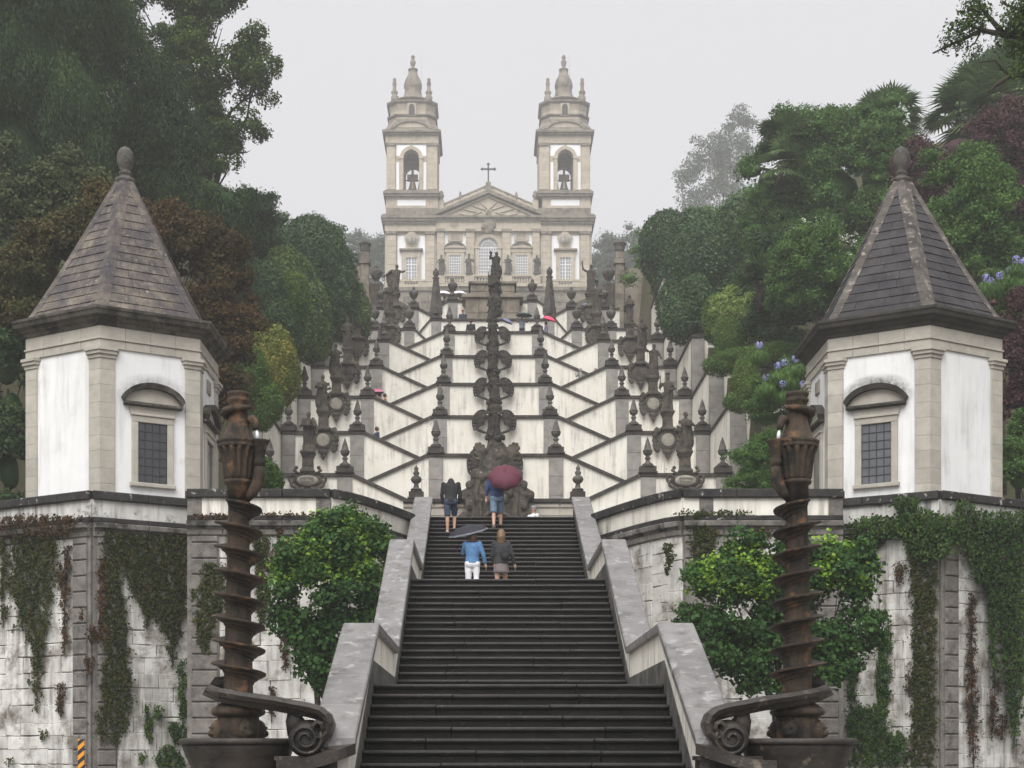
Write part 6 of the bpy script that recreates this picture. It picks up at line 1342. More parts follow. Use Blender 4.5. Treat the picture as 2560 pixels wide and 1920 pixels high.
def plant(name, label, cat, B, mat, n, size, mode='cluster', cl=26, cr=.35, group=None, base=None, tr=.15, aspect=.55, young=None, up=.25, core=True, lo=.8, limbs=6, jit=.6, trunk_on=True, puffs=None, gap=None):
    cx, cy = B[:, 0].mean(), B[:, 1].mean(); bz = float(terrain(cx, cy)) if base is None else base[2]
    bx_, by_ = (cx, cy) if base is None else base[:2]
    if cat in ('hedge', 'topiary') and base is None and abs(cx - AX) < 11.7:
        bx_ = AX + math.copysign(11.8, cx - AX); bz = float(terrain(bx_, cy))
    bz = min(bz, float((B[:, 2]).min()))
    th = thing(name, label, cat, (bx_, by_, bz), group); o = np.array(origin(th))
    def emit(nm, mt, p, nr, sz, tang=None): return link(nm, leaf_mesh(nm, p - o, nr, sz, mt, aspect, tang), th)
    cores = []
    if mode == 'shell':                                   # clipped: close leaves on a slightly lumpy surface
        p, nr = shell_pts(B, n, .95, 1.02); lump = np.sin(p[:, 0] * 3.1 + 1.7 * np.sin(p[:, 2] * 2.3)) * np.sin(p[:, 2] * 2.7 + p[:, 1] * 1.9); p = p + nr * (.07 * lump[:, None] + np.abs(rng.normal(size=(len(p), 1))) * size * .55)
        emit('crown', mat, p, nr + jit * rng.normal(size=p.shape), size * rng.uniform(.7, 1.25, len(p)))
        cores = [(q[:3], q[3:6] * .83) for q in B]
    else:                                                 # grown: billows of foliage, each with its own lit top and shaded foot
        area = np.sum(B[:, 3] * B[:, 5]) * 3.14; n2 = puffs or int(np.clip(area / (cr * cr * 2.2) * 2.0, 24, 420))
        c, nr = shell_pts(B, int(n2 * 1.5), lo, 1.06); g = np.sin(c[:, 0] * 1.1 / cr * .5 + 1.3 * np.sin(c[:, 2] * .9)) + np.sin(c[:, 2] * 1.2 / cr * .5 + 1.1 * np.sin(c[:, 1] * .8 + c[:, 0])); ok = g > (gap if gap is not None else (-.75 if core else -.45)); c, nr = c[ok], nr[ok]
        ex = np.abs(rng.normal(size=(len(c), 1))) ** 1.5 * .55 * cr; c = c + nr * ex; r2 = cr * rng.uniform(.65, 1.5, (len(c), 1)) * 1.25; rad = np.concatenate([r2, r2, r2 * (.62 if mode == 'cluster' else 1.7)], 1)
        w = (rad[:, 0] * rad[:, 2]); k = rng.choice(len(c), n, p=w / w.sum()); d = unit(rng.normal(size=(n, 3)) + .55 * nr[k] + np.array([0, 0, .35])); rr = rng.uniform(.55, 1.08, (n, 1)) ** .6
        p = c[k] + d * rr * rad[k]; p += rng.normal(size=p.shape) * size * .6; nn = d * .9 + np.array([0, 0, up]) + jit * rng.normal(size=p.shape); tang = None
        if mode == 'weep': p[:, 2] -= np.abs(rng.normal(size=n)) * cr * .8; tang = np.tile([[0, 0, -1.0]], (n, 1)); nn = d + .5 * rng.normal(size=p.shape)
        emit('crown', mat, p, nn, size * rng.uniform(.6, 1.3, n), tang)
        if core: cores = ([(c[i], rad[i] * .58) for i in range(len(c))] if mode != 'weep' else []) + [(q[:3], q[3:6] * (.74 if mode == 'weep' else .5)) for q in B]
    if young is not None:
        ym, yn = young; c, nr = shell_pts(B, yn * 4, .98, 1.14); t = B[:, 2].mean() + .1 * B[:, 5].max(); sel = (nr[:, 2] > .0) & (c[:, 2] > t); c, nr = c[sel][:yn], nr[sel][:yn]
        k = np.repeat(np.arange(len(c)), 9); p = c[k] + rng.normal(size=(len(k), 3)) * size * .85; emit('young_leaves', ym, p, np.array([0, -.3, 1.0]) + .6 * rng.normal(size=p.shape), size * rng.uniform(.7, 1.2, len(p)))
    if cores:
        mb = MB()
        for c_, r_ in cores: mb.ell(c_, r_, 8, 6)
        mb.v = [(a + .05 * math.sin(5 * b + 4 * c), b, c + .05 * math.sin(4.5 * a + b)) for a, b, c in mb.v]
        mb.build('inner_foliage', mat, th)
    if trunk_on: trunk(th, B, (bx_, by_, bz), tr, limbs=limbs)
    return th

# left hillside
plant('weeping_tree', 'tall dark weeping conifer filling the top left corner', 'tree', bl(66, [(60, 120, 140, 150), (150, 250, 110, 150), (40, 330, 110, 120), (195, 110, 100, 130, 3), (90, 10, 160, 90), (215, 300, 60, 130, 2), (-60, 200, 90, 200), (110, 390, 70, 60)]), L['weep'], 120000, .20, 'weep', 30, .40, tr=.45, aspect=.22, core=True, lo=.72)
plant('broadleaf_tree', 'tall lacy broadleaf tree against the sky on the left', 'tree', bl(76, [(330, 60, 95, 80), (420, 150, 105, 100), (480, 60, 75, 70), (390, 250, 90, 80), (500, 245, 62, 70), (530, 330, 38, 40), (450, 330, 70, 55), (548, 150, 38, 55), (480, 400, 60, 42), (545, 60, 30, 40), (300, 0, 110, 60), (420, 0, 100, 50)]), L['lacy'], 70000, .18, 'cluster', 24, .34, tr=.4, core=False, lo=.45, limbs=12, base=(PD(430, 600, 76).x, 76, 22))
plant('cedar', 'blue-green drooping cedar in front of the lacy tree on the left', 'tree', bl(69, [(320, 260, 70, 110), (290, 360, 75, 90), (380, 330, 60, 90), (420, 420, 90, 50), (350, 430, 90, 60), (480, 450, 60, 45), (250, 430, 60, 60)]), L['weep'], 62000, .17, 'weep', 28, .34, tr=.3, aspect=.3, lo=.72)
plant('evergreen', 'dark upright evergreen beside the clipped hedges on the left', 'tree', bl(80, [(540, 440, 38, 55), (525, 510, 55, 70), (530, 580, 60, 70), (490, 560, 45, 70)]), L['dark'], 26000, .19, 'cluster', 20, .35, tr=.22)
plant('dusky_tree', 'dusky olive tree behind the left chapel at the frame edge', 'tree', bl(56, [(60, 430, 105, 100), (150, 460, 85, 80), (10, 520, 80, 110), (90, 550, 90, 80)]), L['olive'], 46000, .15, 'cluster', 24, .34, tr=.22)
plant('dark_shrub', 'dark green shrub at the left frame edge behind the chapel', 'shrub', bl(52, [(10, 660, 70, 110), (15, 780, 60, 110), (25, 900, 50, 100), (20, 1020, 45, 80)]), L['dark'], 26000, .13, 'cluster', 22, .28, tr=.14)
plant('turning_tree', 'yellowing maple just behind the left chapel roof', 'tree', bl(51, [(225, 470, 52, 50), (160, 540, 70, 62), (95, 600, 70, 60), (55, 660, 55, 50), (240, 560, 60, 60)]), L['autumn_y'], 34000, .14, 'cluster', 22, .3, tr=.15)
plant('turning_tree', 'rusty brown maple to the right of the left chapel roof', 'tree', bl(53, [(385, 500, 66, 55), (440, 560, 66, 60), (420, 650, 80, 70), (475, 640, 46, 70), (485, 750, 42, 90), (440, 740, 60, 80), (500, 830, 30, 50)]), L['autumn'], 46000, .14, 'cluster', 22, .3, tr=.15)
HG = 'clipped hedges on the left slope'
plant('clipped_hedge', 'large dark clipped camellia dome highest on the left slope', 'hedge', bl(88, [(672, 578, 82, 104), (735, 640, 38, 90), (620, 620, 60, 90)]), L['hedge'], 28800, 0.169, 'shell', group=HG, tr=.2)
plant('clipped_hedge', 'clipped camellia bulging over the white wall, middle of the left slope', 'hedge', bl(79, [(620, 640, 62, 100), (665, 690, 46, 90), (690, 730, 22, 46)]), L['hedge_l'], 23040, 0.156, 'shell', group=HG, tr=.18)
plant('clipped_hedge', 'rounded camellia bush left of the golden hedge on the left slope', 'hedge', bl(72, [(560, 640, 55, 70), (600, 700, 50, 62), (540, 720, 40, 70)]), L['hedge'], 18720, 0.143, 'shell', group=HG, tr=.15)
plant('clipped_hedge', 'golden-green clipped hedge overhanging the white wall on the left', 'hedge', bl(68, [(585, 780, 52, 72), (605, 820, 40, 56), (560, 760, 36, 50)]), L['yellow'], 18720, 0.130, 'shell', group=HG, tr=.14)
plant('clipped_cypress', 'pointed green cypress below the golden hedge beside the left chapel', 'hedge', bl(63, [(545, 820, 34, 66), (570, 880, 26, 50), (520, 880, 30, 60), (590, 870, 20, 42)]), L['cypress'], 17280, 0.117, 'shell', group=HG, tr=.12, aspect=.45)
plant('clipped_cypress', 'small pointed cypress between the camellias on the left slope', 'hedge', bl(75, [(640, 650, 24, 60, -3), (600, 720, 34, 36, -3)]), L['cypress'], 8640, 0.130, 'shell', group=HG, tr=.1, aspect=.45)
plant('small_shrub', 'bright green shrub beside the topmost left statues', 'shrub', bl(93, [(782, 690, 18, 50), (770, 650, 16, 36)]), L['hedge_l'], 5760, 0.156, 'shell', tr=.1)
plant('small_shrub', 'small glossy bush behind the left terrace parapet', 'shrub', bl(44, [(572, 1032, 26, 30), (590, 1040, 18, 22), (565, 1005, 12, 16)]), L['mid'], 6480, 0.091, 'shell', tr=.05)
# right hillside
HR = 'clipped hedges on the right slope'
plant('clipped_hedge', 'dark clipped camellia dome highest on the right slope', 'hedge', bl(96, [(1440, 540, 56, 80), (1470, 600, 60, 90), (1500, 500, 50, 40)]), L['hedge'], 23040, 0.182, 'shell', group=HR, tr=.2)
plant('clipped_hedge', 'broad grey-green camellia mass in the middle of the right slope', 'hedge', bl(87, [(1530, 580, 90, 95), (1490, 660, 66, 76), (1580, 640, 80, 90), (1600, 520, 70, 80)]), L['hedge'], 37440, 0.169, 'shell', group=HR, tr=.2)
plant('clipped_hedge', 'deep green camellia hanging over the white wall on the right', 'hedge', bl(82, [(1470, 690, 40, 48), (1500, 660, 40, 60)]), L['hedge'], 10800, 0.156, 'shell', group=HR, tr=.14)
plant('clipped_cypress', 'upright cypress between camellia and bright shrub on the right slope', 'hedge', bl(78, [(1545, 690, 26, 50)]), L['cypress'], 6480, 0.130, 'shell', group=HR, tr=.1, aspect=.45)
plant('bright_shrub', 'pale yellow-green shrub above the topiary on the right', 'shrub', bl(75, [(1610, 690, 52, 50), (1590, 665, 36, 36), (1640, 670, 34, 40)]), L['light'], 20000, .11, 'cluster', 14, .2, tr=.1)
plant('topiary', 'rounded green topiary dome above the right side wall', 'topiary', bl(71, [(1574, 735, 29, 46), (1574, 765, 30, 26)]), L['cypress'], 10800, 0.098, 'shell', group=HR, tr=.1, aspect=.45)
plant('topiary', 'cone-shaped green topiary nearest the right chapel', 'topiary', bl(65, [(1612, 800, 24, 36), (1614, 835, 33, 40), (1590, 870, 26, 20), (1650, 850, 24, 30)]), L['cypress'], 13680, 0.091, 'shell', group=HR, tr=.1, aspect=.45)
plant('low_hedge', 'low straight clipped hedge behind the cone topiary on the right', 'hedge', bl(69, [(1600, 775, 60, 18), (1680, 765, 60, 22), (1560, 790, 36, 20)]), L['cypress'], 12960, 0.104, 'shell', group=HR, tr=.08, aspect=.45)
plant('broadleaf_tree', 'large leafy green tree behind the right chapel roof', 'tree', bl(80, [(1760, 330, 90, 80), (1850, 310, 80, 66), (1800, 410, 110, 80), (1900, 390, 80, 90), (1720, 430, 60, 80), (1860, 470, 90, 60), (1690, 480, 60, 60), (1660, 400, 50, 60)]), L['mid'], 70000, .16, 'cluster', 24, .45, tr=.3)
plant('green_tree', 'rounded green tree right of the dark chapel roof', 'tree', bl(62, [(2080, 440, 90, 80), (2050, 520, 90, 66), (2130, 520, 70, 70), (2010, 470, 50, 60)]), L['mid'], 40000, .15, 'cluster', 22, .34, tr=.2)
plant('flowering_shrub', 'shrub dotted with cream flowers left of the dark chapel roof', 'shrub', bl(67, [(1760, 560, 76, 70), (1830, 580, 60, 70), (1790, 630, 60, 50), (1720, 600, 40, 60)]), L['mid'], 34000, .13, 'cluster', 22, .3, young=(L['cream'], 60), tr=.12)
plant('dark_shrub', 'dark shrubbery low between right topiary and chapel', 'shrub', bl(72, [(1690, 620, 60, 60), (1720, 680, 60, 50), (1680, 560, 60, 50), (1670, 720, 60, 40)]), L['dark'], 30000, .13, 'cluster', 22, .3, tr=.12)
plant('plum_tree', 'purple-leaved plum tree above the dark chapel roof at the right edge', 'tree', bl(70, [(2070, 330, 80, 56), (2160, 330, 70, 76), (1985, 390, 36, 70), (2210, 400, 60, 90), (2190, 300, 60, 50)]), L['plum'], 40000, .15, 'cluster', 22, .34, tr=.2)
plant('plum_shrub', 'dark purple shrub beside the right chapel wall at the frame edge', 'shrub', bl(50, [(2195, 800, 30, 80), (2200, 920, 30, 90), (2215, 700, 40, 60)]), L['plum'], 14000, .11, 'cluster', 20, .25, tr=.1)
plant('dark_shrub', 'green shrub low at the right frame edge beside the chapel', 'shrub', bl(49, [(2200, 1030, 34, 60), (2220, 960, 30, 60)]), L['mid'], 9000, .09, 'cluster', 20, .2, tr=.08)
plant('conifer', 'dark misty conifer at the top right above the palms', 'tree', bl(90, [(2150, 150, 60, 60), (2190, 220, 60, 70), (2110, 220, 50, 50), (2210, 120, 50, 60)]), L['dark'], 26000, .24, 'weep', 20, .4, tr=.3, aspect=.45)
plant('bright_shrub', 'yellow-green shrub low at the right frame edge beside the roof', 'shrub', bl(55, [(2170, 640, 36, 44), (2200, 690, 34, 40), (2140, 615, 22, 24)]), L['hedge_l'], 12000, .09, 'cluster', 16, .18, tr=.07)
plant('oleander', 'oleander bush with a few pink flowers behind the right terrace parapet', 'shrub', bl(50, [(1630, 1005, 38, 40), (1655, 975, 24, 34), (1605, 1030, 26, 28), (1660, 1030, 26, 24)]), L['mid'], 12000, .10, 'cluster', 14, .18, aspect=.3, young=(L['pink'], 4), tr=.06)
plant('flower_border', 'green border plants at the foot of the dark chapel roof', 'shrub', bl(56, [(1690, 850, 50, 30), (1720, 800, 36, 36), (1660, 880, 40, 26), (1730, 860, 24, 40)]), L['mid'], 14000, .09, 'cluster', 16, .18, tr=.05)
# trees in the mist
plant('distant_tree', 'tall pale tree dissolving in the mist right of the church', 'tree', bl(370, [(1560, 400, 60, 60), (1590, 330, 40, 60), (1530, 340, 30, 50), (1500, 400, 30, 50), (1620, 380, 30, 40), (1600, 280, 22, 30), (1540, 440, 70, 50)]), L['fog'], 16000, .7, 'cluster', 14, 1.0, tr=.4, lo=.5, core=False)
plant('distant_tree', 'faint misty trees just left of the church', 'tree', bl(350, [(780, 560, 40, 40), (745, 570, 30, 40), (820, 570, 30, 44), (800, 620, 60, 40)]), L['fog'], 12000, .6, 'cluster', 14, 1.1, tr=.3)
plant('distant_tree', 'faint misty trees just right of the church', 'tree', bl(350, [(1320, 560, 40, 44), (1360, 570, 40, 60), (1300, 600, 40, 50), (1380, 620, 50, 50)]), L['fog'], 12000, .6, 'cluster', 14, 1.1, tr=.3)
# filler on the slopes behind everything
for s, lb in ((-1, 'left'), (1, 'right')):
    B = []
    for k in range(26):
        y = rng.uniform(90, 128); a = rng.uniform(12.5, 26); x = AX + s * a; r = rng.uniform(1.2, 2.2); B.append((x, y, float(terrain(x, y)) + r * .4, r * 1.3, r * 1.3, r))
    for k in range(22):
        y = rng.uniform(50, 92); a = .37 * y + 1.5 + rng.uniform(0, 13); x = AX + s * a; r = rng.uniform(1.6, 2.8); B.append((x, y, float(terrain(x, y)) + r * .5, r * 1.3, r * 1.3, r * 1.2))
    plant('undergrowth', f'dense undergrowth covering the {lb} hillside', 'undergrowth', np.array(B), L['dark'] if s < 0 else L['mid'], 60000, .2, 'cluster', 20, .45, trunk_on=False)['kind'] = 'stuff'

# young maples in front of the retaining walls
plant('young_maple', 'bushy young tree with bright tips left of the staircase', 'tree', bl(33, [(700, 1215, 70, 62), (750, 1185, 56, 46), (645, 1265, 46, 56), (715, 1300, 92, 74), (770, 1270, 56, 70), (745, 1390, 70, 72), (690, 1400, 40, 56), (640, 1330, 36, 40), (700, 1450, 30, 40), (770, 1450, 40, 50), (690, 1150, 16, 24), (720, 1135, 15, 22), (762, 1140, 18, 22), (795, 1165, 18, 24), (640, 1205, 18, 24), (604, 1245, 16, 22), (828, 1195, 16, 24), (612, 1300, 18, 22), (625, 1360, 16, 18)]), L['maple'], 19000, .11, 'cluster', 12, .17, young=(L['maple_tip'], 480), gap=-1.2, core=False, lo=.3, puffs=190, tr=.09, aspect=.85, group='young trees beside the staircase')
plant('young_maple', 'broad young tree with bright tips right of the staircase', 'tree', bl(33, [(1560, 1280, 62, 62), (1610, 1250, 60, 50), (1550, 1390, 66, 84), (1680, 1330, 90, 84), (1800, 1270, 60, 66), (1790, 1370, 84, 84), (1850, 1360, 44, 60), (1640, 1430, 80, 60), (1600, 1460, 50, 40), (1760, 1440, 70, 50), (1700, 1240, 50, 40), (1590, 1200, 16, 24), (1622, 1188, 16, 26), (1550, 1225, 18, 22), (1505, 1240, 16, 18), (1705, 1205, 16, 24), (1782, 1195, 18, 28), (1832, 1205, 18, 24), (1868, 1240, 20, 26), (1500, 1320, 20, 24)]), L['maple'], 30000, .11, 'cluster', 12, .17, young=(L['maple_tip'], 640), gap=-1.2, core=False, lo=.3, puffs=280, tr=.1, aspect=.85, group='young trees beside the staircase')

# overhanging tree in the top right corner
Bo = bl(31, [(2160, 20, 36, 18), (2190, 60, 30, 18), (2110, 40, 22, 16), (2085, 70, 16, 14), (2060, 88, 14, 9), (2040, 100, 12, 8), (2120, 130, 20, 14), (2150, 160, 26, 14), (2190, 140, 26, 18), (2210, 20, 40, 30), (2105, 10, 20, 14), (2170, 105, 18, 10), (2080, 100, 10, 8), (2240, 90, 40, 60), (2300, 20, 60, 60)])
th = plant('overhanging_tree', 'gnarled tree reaching in from the top right corner', 'tree', Bo, L['lacy'], 5600, .085, 'cluster', 8, .14, core=False, lo=.2, puffs=150, trunk_on=False, base=(13.4, 31, 0), up=.4)
o0 = origin(th); mb = MB(); q = lambda x, y, dd=0: PD(x, y, 31 + dd)
mb.tube([(13.4, 31, -.2), (13.0, 31, 6), q(2360, 300), q(2290, 150), q(2260, -60)], [.32, .28, .24, .2, .12], 10)
for pts, r in (([(2300, 170), (2230, 160), (2180, 165), (2150, 185), (2135, 200)], .09), ([(2270, 60), (2210, 80), (2170, 75), (2120, 65), (2090, 80), (2050, 98), (2015, 115)], .085), ([(2170, 75), (2130, 30), (2110, 0), (2090, -20)], .06), ([(2180, 165), (2150, 130), (2110, 135)], .04), ([(2120, 65), (2105, 95), (2085, 105)], .025), ([(2260, 60), (2200, 20), (2160, 5)], .06)):
    mb.tube([q(x, y) for x, y in pts], [r * (1 - .8 * i / (len(pts) - 1)) for i in range(len(pts))], 7)
mb.build('trunk', M['bark'], th)

# fan palms and spiky plants
def palm(label, x, y, d, r, n=22, trunk_h=1.4, spiky=False, group='palms on the right slope'):
    c = PD(x, y, d); th = thing('fan_palm' if not spiky else 'yucca', label, 'palm', (c.x, c.y, c.z - trunk_h), group); o = origin(th)
    P_, Q_ = [], []; vv = []; ff = []
    for i in range(n):
        a = rng.uniform(0, 2 * math.pi); el = rng.uniform(-.6, 1.3); dr = Vector((math.cos(a) * math.cos(el), math.sin(a) * math.cos(el), math.sin(el)))
        if spiky: bases = [(c, dr)]
        st = c + dr * (r * .55 if not spiky else 0)
        sd = dr.cross(Vector((0, 0, 1))); sd = sd.normalized() if sd.length > .01 else Vector((1, 0, 0)); upv = sd.cross(dr)
        nb = 15 if not spiky else 5
        for j in range(nb):
            an = (-1.5 + 3.0 * j / (nb - 1)) if not spiky else rng.uniform(-.25, .25); bd = dr * math.cos(an) + sd * math.sin(an); L_ = r * (.62 if not spiky else 1.0) * rng.uniform(.85, 1.1); w = .035 * r / 1.2 + .01
            per = bd.cross(upv).normalized() * w; b = len(vv); tip = st + bd * L_ + Vector((0, 0, -.18 * L_)); m = st + bd * L_ * .55
            vv += [st - per * .3, st + per * .3, m + per, m - per, tip]; ff += [(b, b + 1, b + 2, b + 3), (b + 3, b + 2, b + 4)]
        if not spiky: b = len(vv); w = Vector((0, 0, .02)); vv += [c - w, c + w, st + w, st - w]; ff += [(b, b + 1, b + 2, b + 3)]
    mb = MB(); mb.add(vv, ff); mb.build('fronds', L['palm'], th)
    mb = MB(); mb.tube([c - Vector((0, 0, trunk_h)), c], [.2, .16], 8); mb.build('trunk', M['bark'], th)
palm('fan palm on the left shoulder of the right hill skyline', 1705, 310, 79, 1.9, 26); palm('fan palm low on the left edge of the right hill', 1685, 360, 78, 1.6, 20)
palm('fan palm highest on the right hill skyline', 1890, 270, 82, 1.8, 24, 2.0); palm('fan palm right of the highest skyline palm', 1925, 255, 84, 1.9, 22, 1.8)
palm('small fan palm in the middle of the right skyline', 1790, 275, 83, 1.2, 16)
palm('large fan palm below the overhanging tree at top right', 2120, 240, 76, 2.6, 30); palm('fan palm at the right frame edge below the conifer', 2190, 210, 74, 2.4, 26); palm('fan palm left of the large top-right palm', 2070, 250, 78, 1.9, 22)
palm('spiky yucca between the camellias and the leafy tree', 1640, 600, 70, 1.6, 40, 1.5, True); palm('spiky yucca high between shrubs on the right', 1695, 530, 74, 1.7, 40, 1.5, True)
# agapanthus
def agapanthus(label, heads, d):
    c = PD(*heads[0], d); th = thing('agapanthus', label, 'flowers', (c.x, c.y, c.z - .8), 'agapanthus clumps on the right slope'); o = np.array(origin(th))
    for x, y in heads:
        h = PD(x, y, d + rng.uniform(-.3, .3)); dirs = unit(rng.normal(size=(60, 3))); link('flower_head', leaf_mesh('flower_head', np.array(h) + dirs * .13 - o, dirs, .085, L['flower'], .6), th)
        MB().tube([h - Vector((rng.uniform(-.1, .1), 0, .9)), h], .012, 5).build('stalk', L['grass'], th)
    B = np.array([[*PD(x, y + 30, d), .45, .4, .35] for x, y in heads]); p, n_ = shell_pts(B, 1800, .3, 1.0); link('leaves', leaf_mesh('leaves', p - o, n_, .3, L['mid'], .12, np.tile([[0, 0, 1.0]], (len(p), 1))), th)
agapanthus('lilac agapanthus flowers beside the cone topiary', [(1680, 790), (1695, 783), (1705, 800), (1690, 830), (1655, 815), (1718, 775), (1640, 745), (1735, 830)], 55)
agapanthus('lilac agapanthus flowers at the right frame edge above the eave', [(2195, 560), (2180, 585), (2205, 590), (2160, 595), (2140, 608), (2190, 600), (2210, 565), (2130, 600)], 53)

# ------------------------------------------------------------------ creepers on the retaining walls
def on_wall(fr, x, y, off):
    O, U, N, Ln = fr; dr = Vector(((x * 1.15732 - CX) / F, 1, (HY - y * 1.15732) / F)); c = Vector((0, 0, EYE)); Q = O + N * off
    t = (N.x * (Q.x - c.x) + N.y * (Q.y - c.y)) / (N.x * dr.x + N.y * dr.y); return c + dr * t
ZL = lambda zx, zy: (.375 * zx, 1036.8 + .375 * zy)
ZR = lambda zx, zy: (1434.2 + .375 * zx, 1036.8 + .375 * zy)
def creeper(label, wall, Z, strips, mat, dens=1.0, size=.06, thick=.05):
    fr = WALLS[wall]; N = fr[2]; pts = []
    for st in strips:
        ys_ = [s[0] for s in st]; area = sum((st[i + 1][0] - st[i][0]) * ((st[i][2] - st[i][1]) + (st[i + 1][2] - st[i + 1][1])) / 2 for i in range(len(st) - 1))
        n = max(18, int(area * .065 * dens * .375 ** 2 * 7.2)); yy = rng.uniform(ys_[0], ys_[-1], n * 3)
        a = np.interp(yy, ys_, [s[1] for s in st]); b = np.interp(yy, ys_, [s[2] for s in st]); wob = 9 * np.sin(yy * .045 + st[0][1]) + 6 * np.sin(yy * .11 + st[0][2]); wmax = max(s[2] - s[1] for s in st)
        keep = rng.random(n * 3) < (b - a) / wmax; yy, a, b, wob = yy[keep][:n], a[keep][:n], b[keep][:n], wob[keep][:n]
        u = rng.beta(.8, .8, len(yy)); wd = b - a; edge = rng.normal(0, 1, len(yy)) * (4 + .05 * wd) * np.where(rng.random(len(yy)) < .15, 2.2, 1)
        xx = a + wd * u + wob * np.where(u > .5, 1, .6) + edge; gap = np.sin(xx * .09 + 1.4 * np.sin(yy * .031)) * np.sin(yy * .05 + 1.2 * np.sin(xx * .043)) + .35 * np.sin(xx * .31 + yy * .23)
        fade = np.clip((ys_[-1] - yy) / max(20, .18 * (ys_[-1] - ys_[0])), 0, 1) * np.clip((yy - ys_[0] + 12) / 30, .25, 1); ok = (gap > -.72 + .5 * rng.random(len(yy))) & (rng.random(len(yy)) < .25 + .75 * fade)
        xx, yy = xx[ok], yy[ok] + rng.normal(0, 6, ok.sum())
        for x, y in zip(xx, yy): p = on_wall(fr, *Z(x, y), .10 + abs(rng.normal()) * thick); pts.append(p)
    p = np.array(pts); base = Vector(p.mean(0)); base.z = p[:, 2].min(); base += Vector(N) * -.1
    nn = np.array(N) + np.array([0, 0, .3]) + .55 * rng.normal(size=p.shape); tang = np.tile([[0, 0, -1.0]], (len(p), 1)) + .5 * rng.normal(size=p.shape)
    th = thing('creeper', label, 'creeper', base, 'creepers on the retaining walls'); link('leaves', leaf_mesh('leaves', p - np.array(base), nn, size * rng.uniform(.7, 1.3, len(p)), mat, .8, tang), th)
    for st in strips: MB().tube([on_wall(fr, *Z((s[1] + s[2]) / 2, s[0]), .07) for s in st], .012, 5).build('stem', M['bark'], th)
creeper('wide dark creeper tapering to a point at the far left of the wall', 'left_out', ZL, [[(300, 90, 312), (450, 70, 310), (600, 45, 300), (750, 110, 275), (900, 160, 255), (1000, 188, 240), (1180, 195, 232), (1340, 200, 225)], [(600, 100, 140), (870, 118, 140)]], L['ivy'])
creeper('rusty creeper mat along the cornice at the far left', 'left_out', ZL, [[(215, 0, 470), (260, 0, 430), (330, 0, 330)], [(205, 80, 420), (235, 60, 480)]], L['ivy_red'], 1.0, .06, .14)
creeper('narrow dark creeper at the left edge of the picture', 'left_out', ZL, [[(340, 0, 35), (520, 0, 40), (700, 0, 20)], [(710, 5, 45), (850, 12, 22)], [(840, 65, 85), (885, 70, 80)], [(1150, 155, 175), (1185, 160, 172)], [(1440, 225, 262), (1500, 235, 250)], [(1600, 30, 70), (1655, 40, 60)]], L['ivy'])
creeper('thin reddish creeper beside the left corner pilaster', 'left_out', ZL, [[(470, 335, 362), (560, 330, 358), (640, 345, 360)], [(380, 375, 410), (600, 360, 390), (850, 358, 385), (1010, 362, 380)], [(1170, 330, 362), (1280, 328, 362), (1370, 340, 360)]], L['ivy_red'])
creeper('long green-brown creeper hanging right of the left corner pilaster', 'left_in', ZL, [[(280, 610, 660), (330, 600, 700), (600, 612, 688), (700, 612, 712), (900, 612, 725), (1100, 600, 740), (1300, 590, 746), (1400, 560, 730), (1480, 560, 695), (1530, 605, 690)]], L['ivy'])
creeper('broad dark creeper covering the wall below the left chapel', 'left_in', ZL, [[(305, 690, 1060), (380, 700, 1062), (450, 705, 1062), (540, 745, 1062), (640, 772, 1062), (720, 800, 1062), (800, 900, 1050), (900, 955, 1025), (1000, 975, 1012), (1080, 985, 1002)], [(640, 820, 870), (780, 830, 860), (860, 838, 848)]], L['ivy'])
creeper('rusty creeper sprig on the left pilaster blocks', 'left_in', ZL, [[(450, 565, 600), (700, 572, 596), (900, 578, 590)], [(840, 515, 620), (890, 520, 625), (940, 525, 560)], [(1020, 490, 545), (1080, 495, 530), (1130, 500, 515)], [(740, 465, 490), (810, 470, 478)]], L['ivy_red'])
creeper('small green creeper tufts low on the left wall', 'left_in', ZL, [[(1040, 1030, 1066), (1400, 1040, 1066)], [(1400, 985, 1062), (1460, 975, 1064), (1525, 1010, 1060)], [(1300, 838, 865), (1430, 838, 875), (1520, 850, 868)], [(1305, 885, 938), (1385, 895, 925)], [(1530, 945, 990), (1600, 910, 1055), (1659, 905, 1060)], [(1575, 805, 838), (1640, 808, 830)]], L['ivy_g'])
creeper('rust and green creeper on the wall behind the left spiral column', 'left_block', ZL, [[(480, 1175, 1285), (620, 1170, 1285), (760, 1130, 1280), (860, 1135, 1215), (1000, 1160, 1200)], [(310, 1455, 1535), (480, 1470, 1545), (700, 1480, 1545), (860, 1490, 1515)], [(560, 1205, 1230), (640, 1100, 1128), (700, 1108, 1120)]], L['ivy'])
creeper('rusty creeper fringe under the left terrace cornice', 'left_block', ZL, [[(240, 1600, 1628), (330, 1600, 1625), (430, 1575, 1700), (520, 1580, 1640)], [(270, 1780, 1830), (330, 1700, 1840), (430, 1690, 1830), (540, 1730, 1800)], [(880, 1620, 1645), (980, 1625, 1660), (1100, 1635, 1650)], [(200, 1110, 1300), (235, 1140, 1290)]], L['ivy_red'])
creeper('red-brown creeper tail right of the left spiral column', 'left_block', ZL, [[(1190, 1555, 1580), (1280, 1550, 1575), (1400, 1560, 1570)], [(190, 1500, 2000), (215, 1520, 2000)]], L['ivy_red'], .8)
creeper('brown creeper strand under the right terrace cornice', 'right_block', ZR, [[(190, 170, 200), (290, 165, 290), (400, 165, 285), (480, 180, 262), (640, 185, 250)], [(370, 0, 60), (460, 5, 45), (550, 10, 35)], [(180, 100, 480), (210, 120, 420)]], L['ivy'])
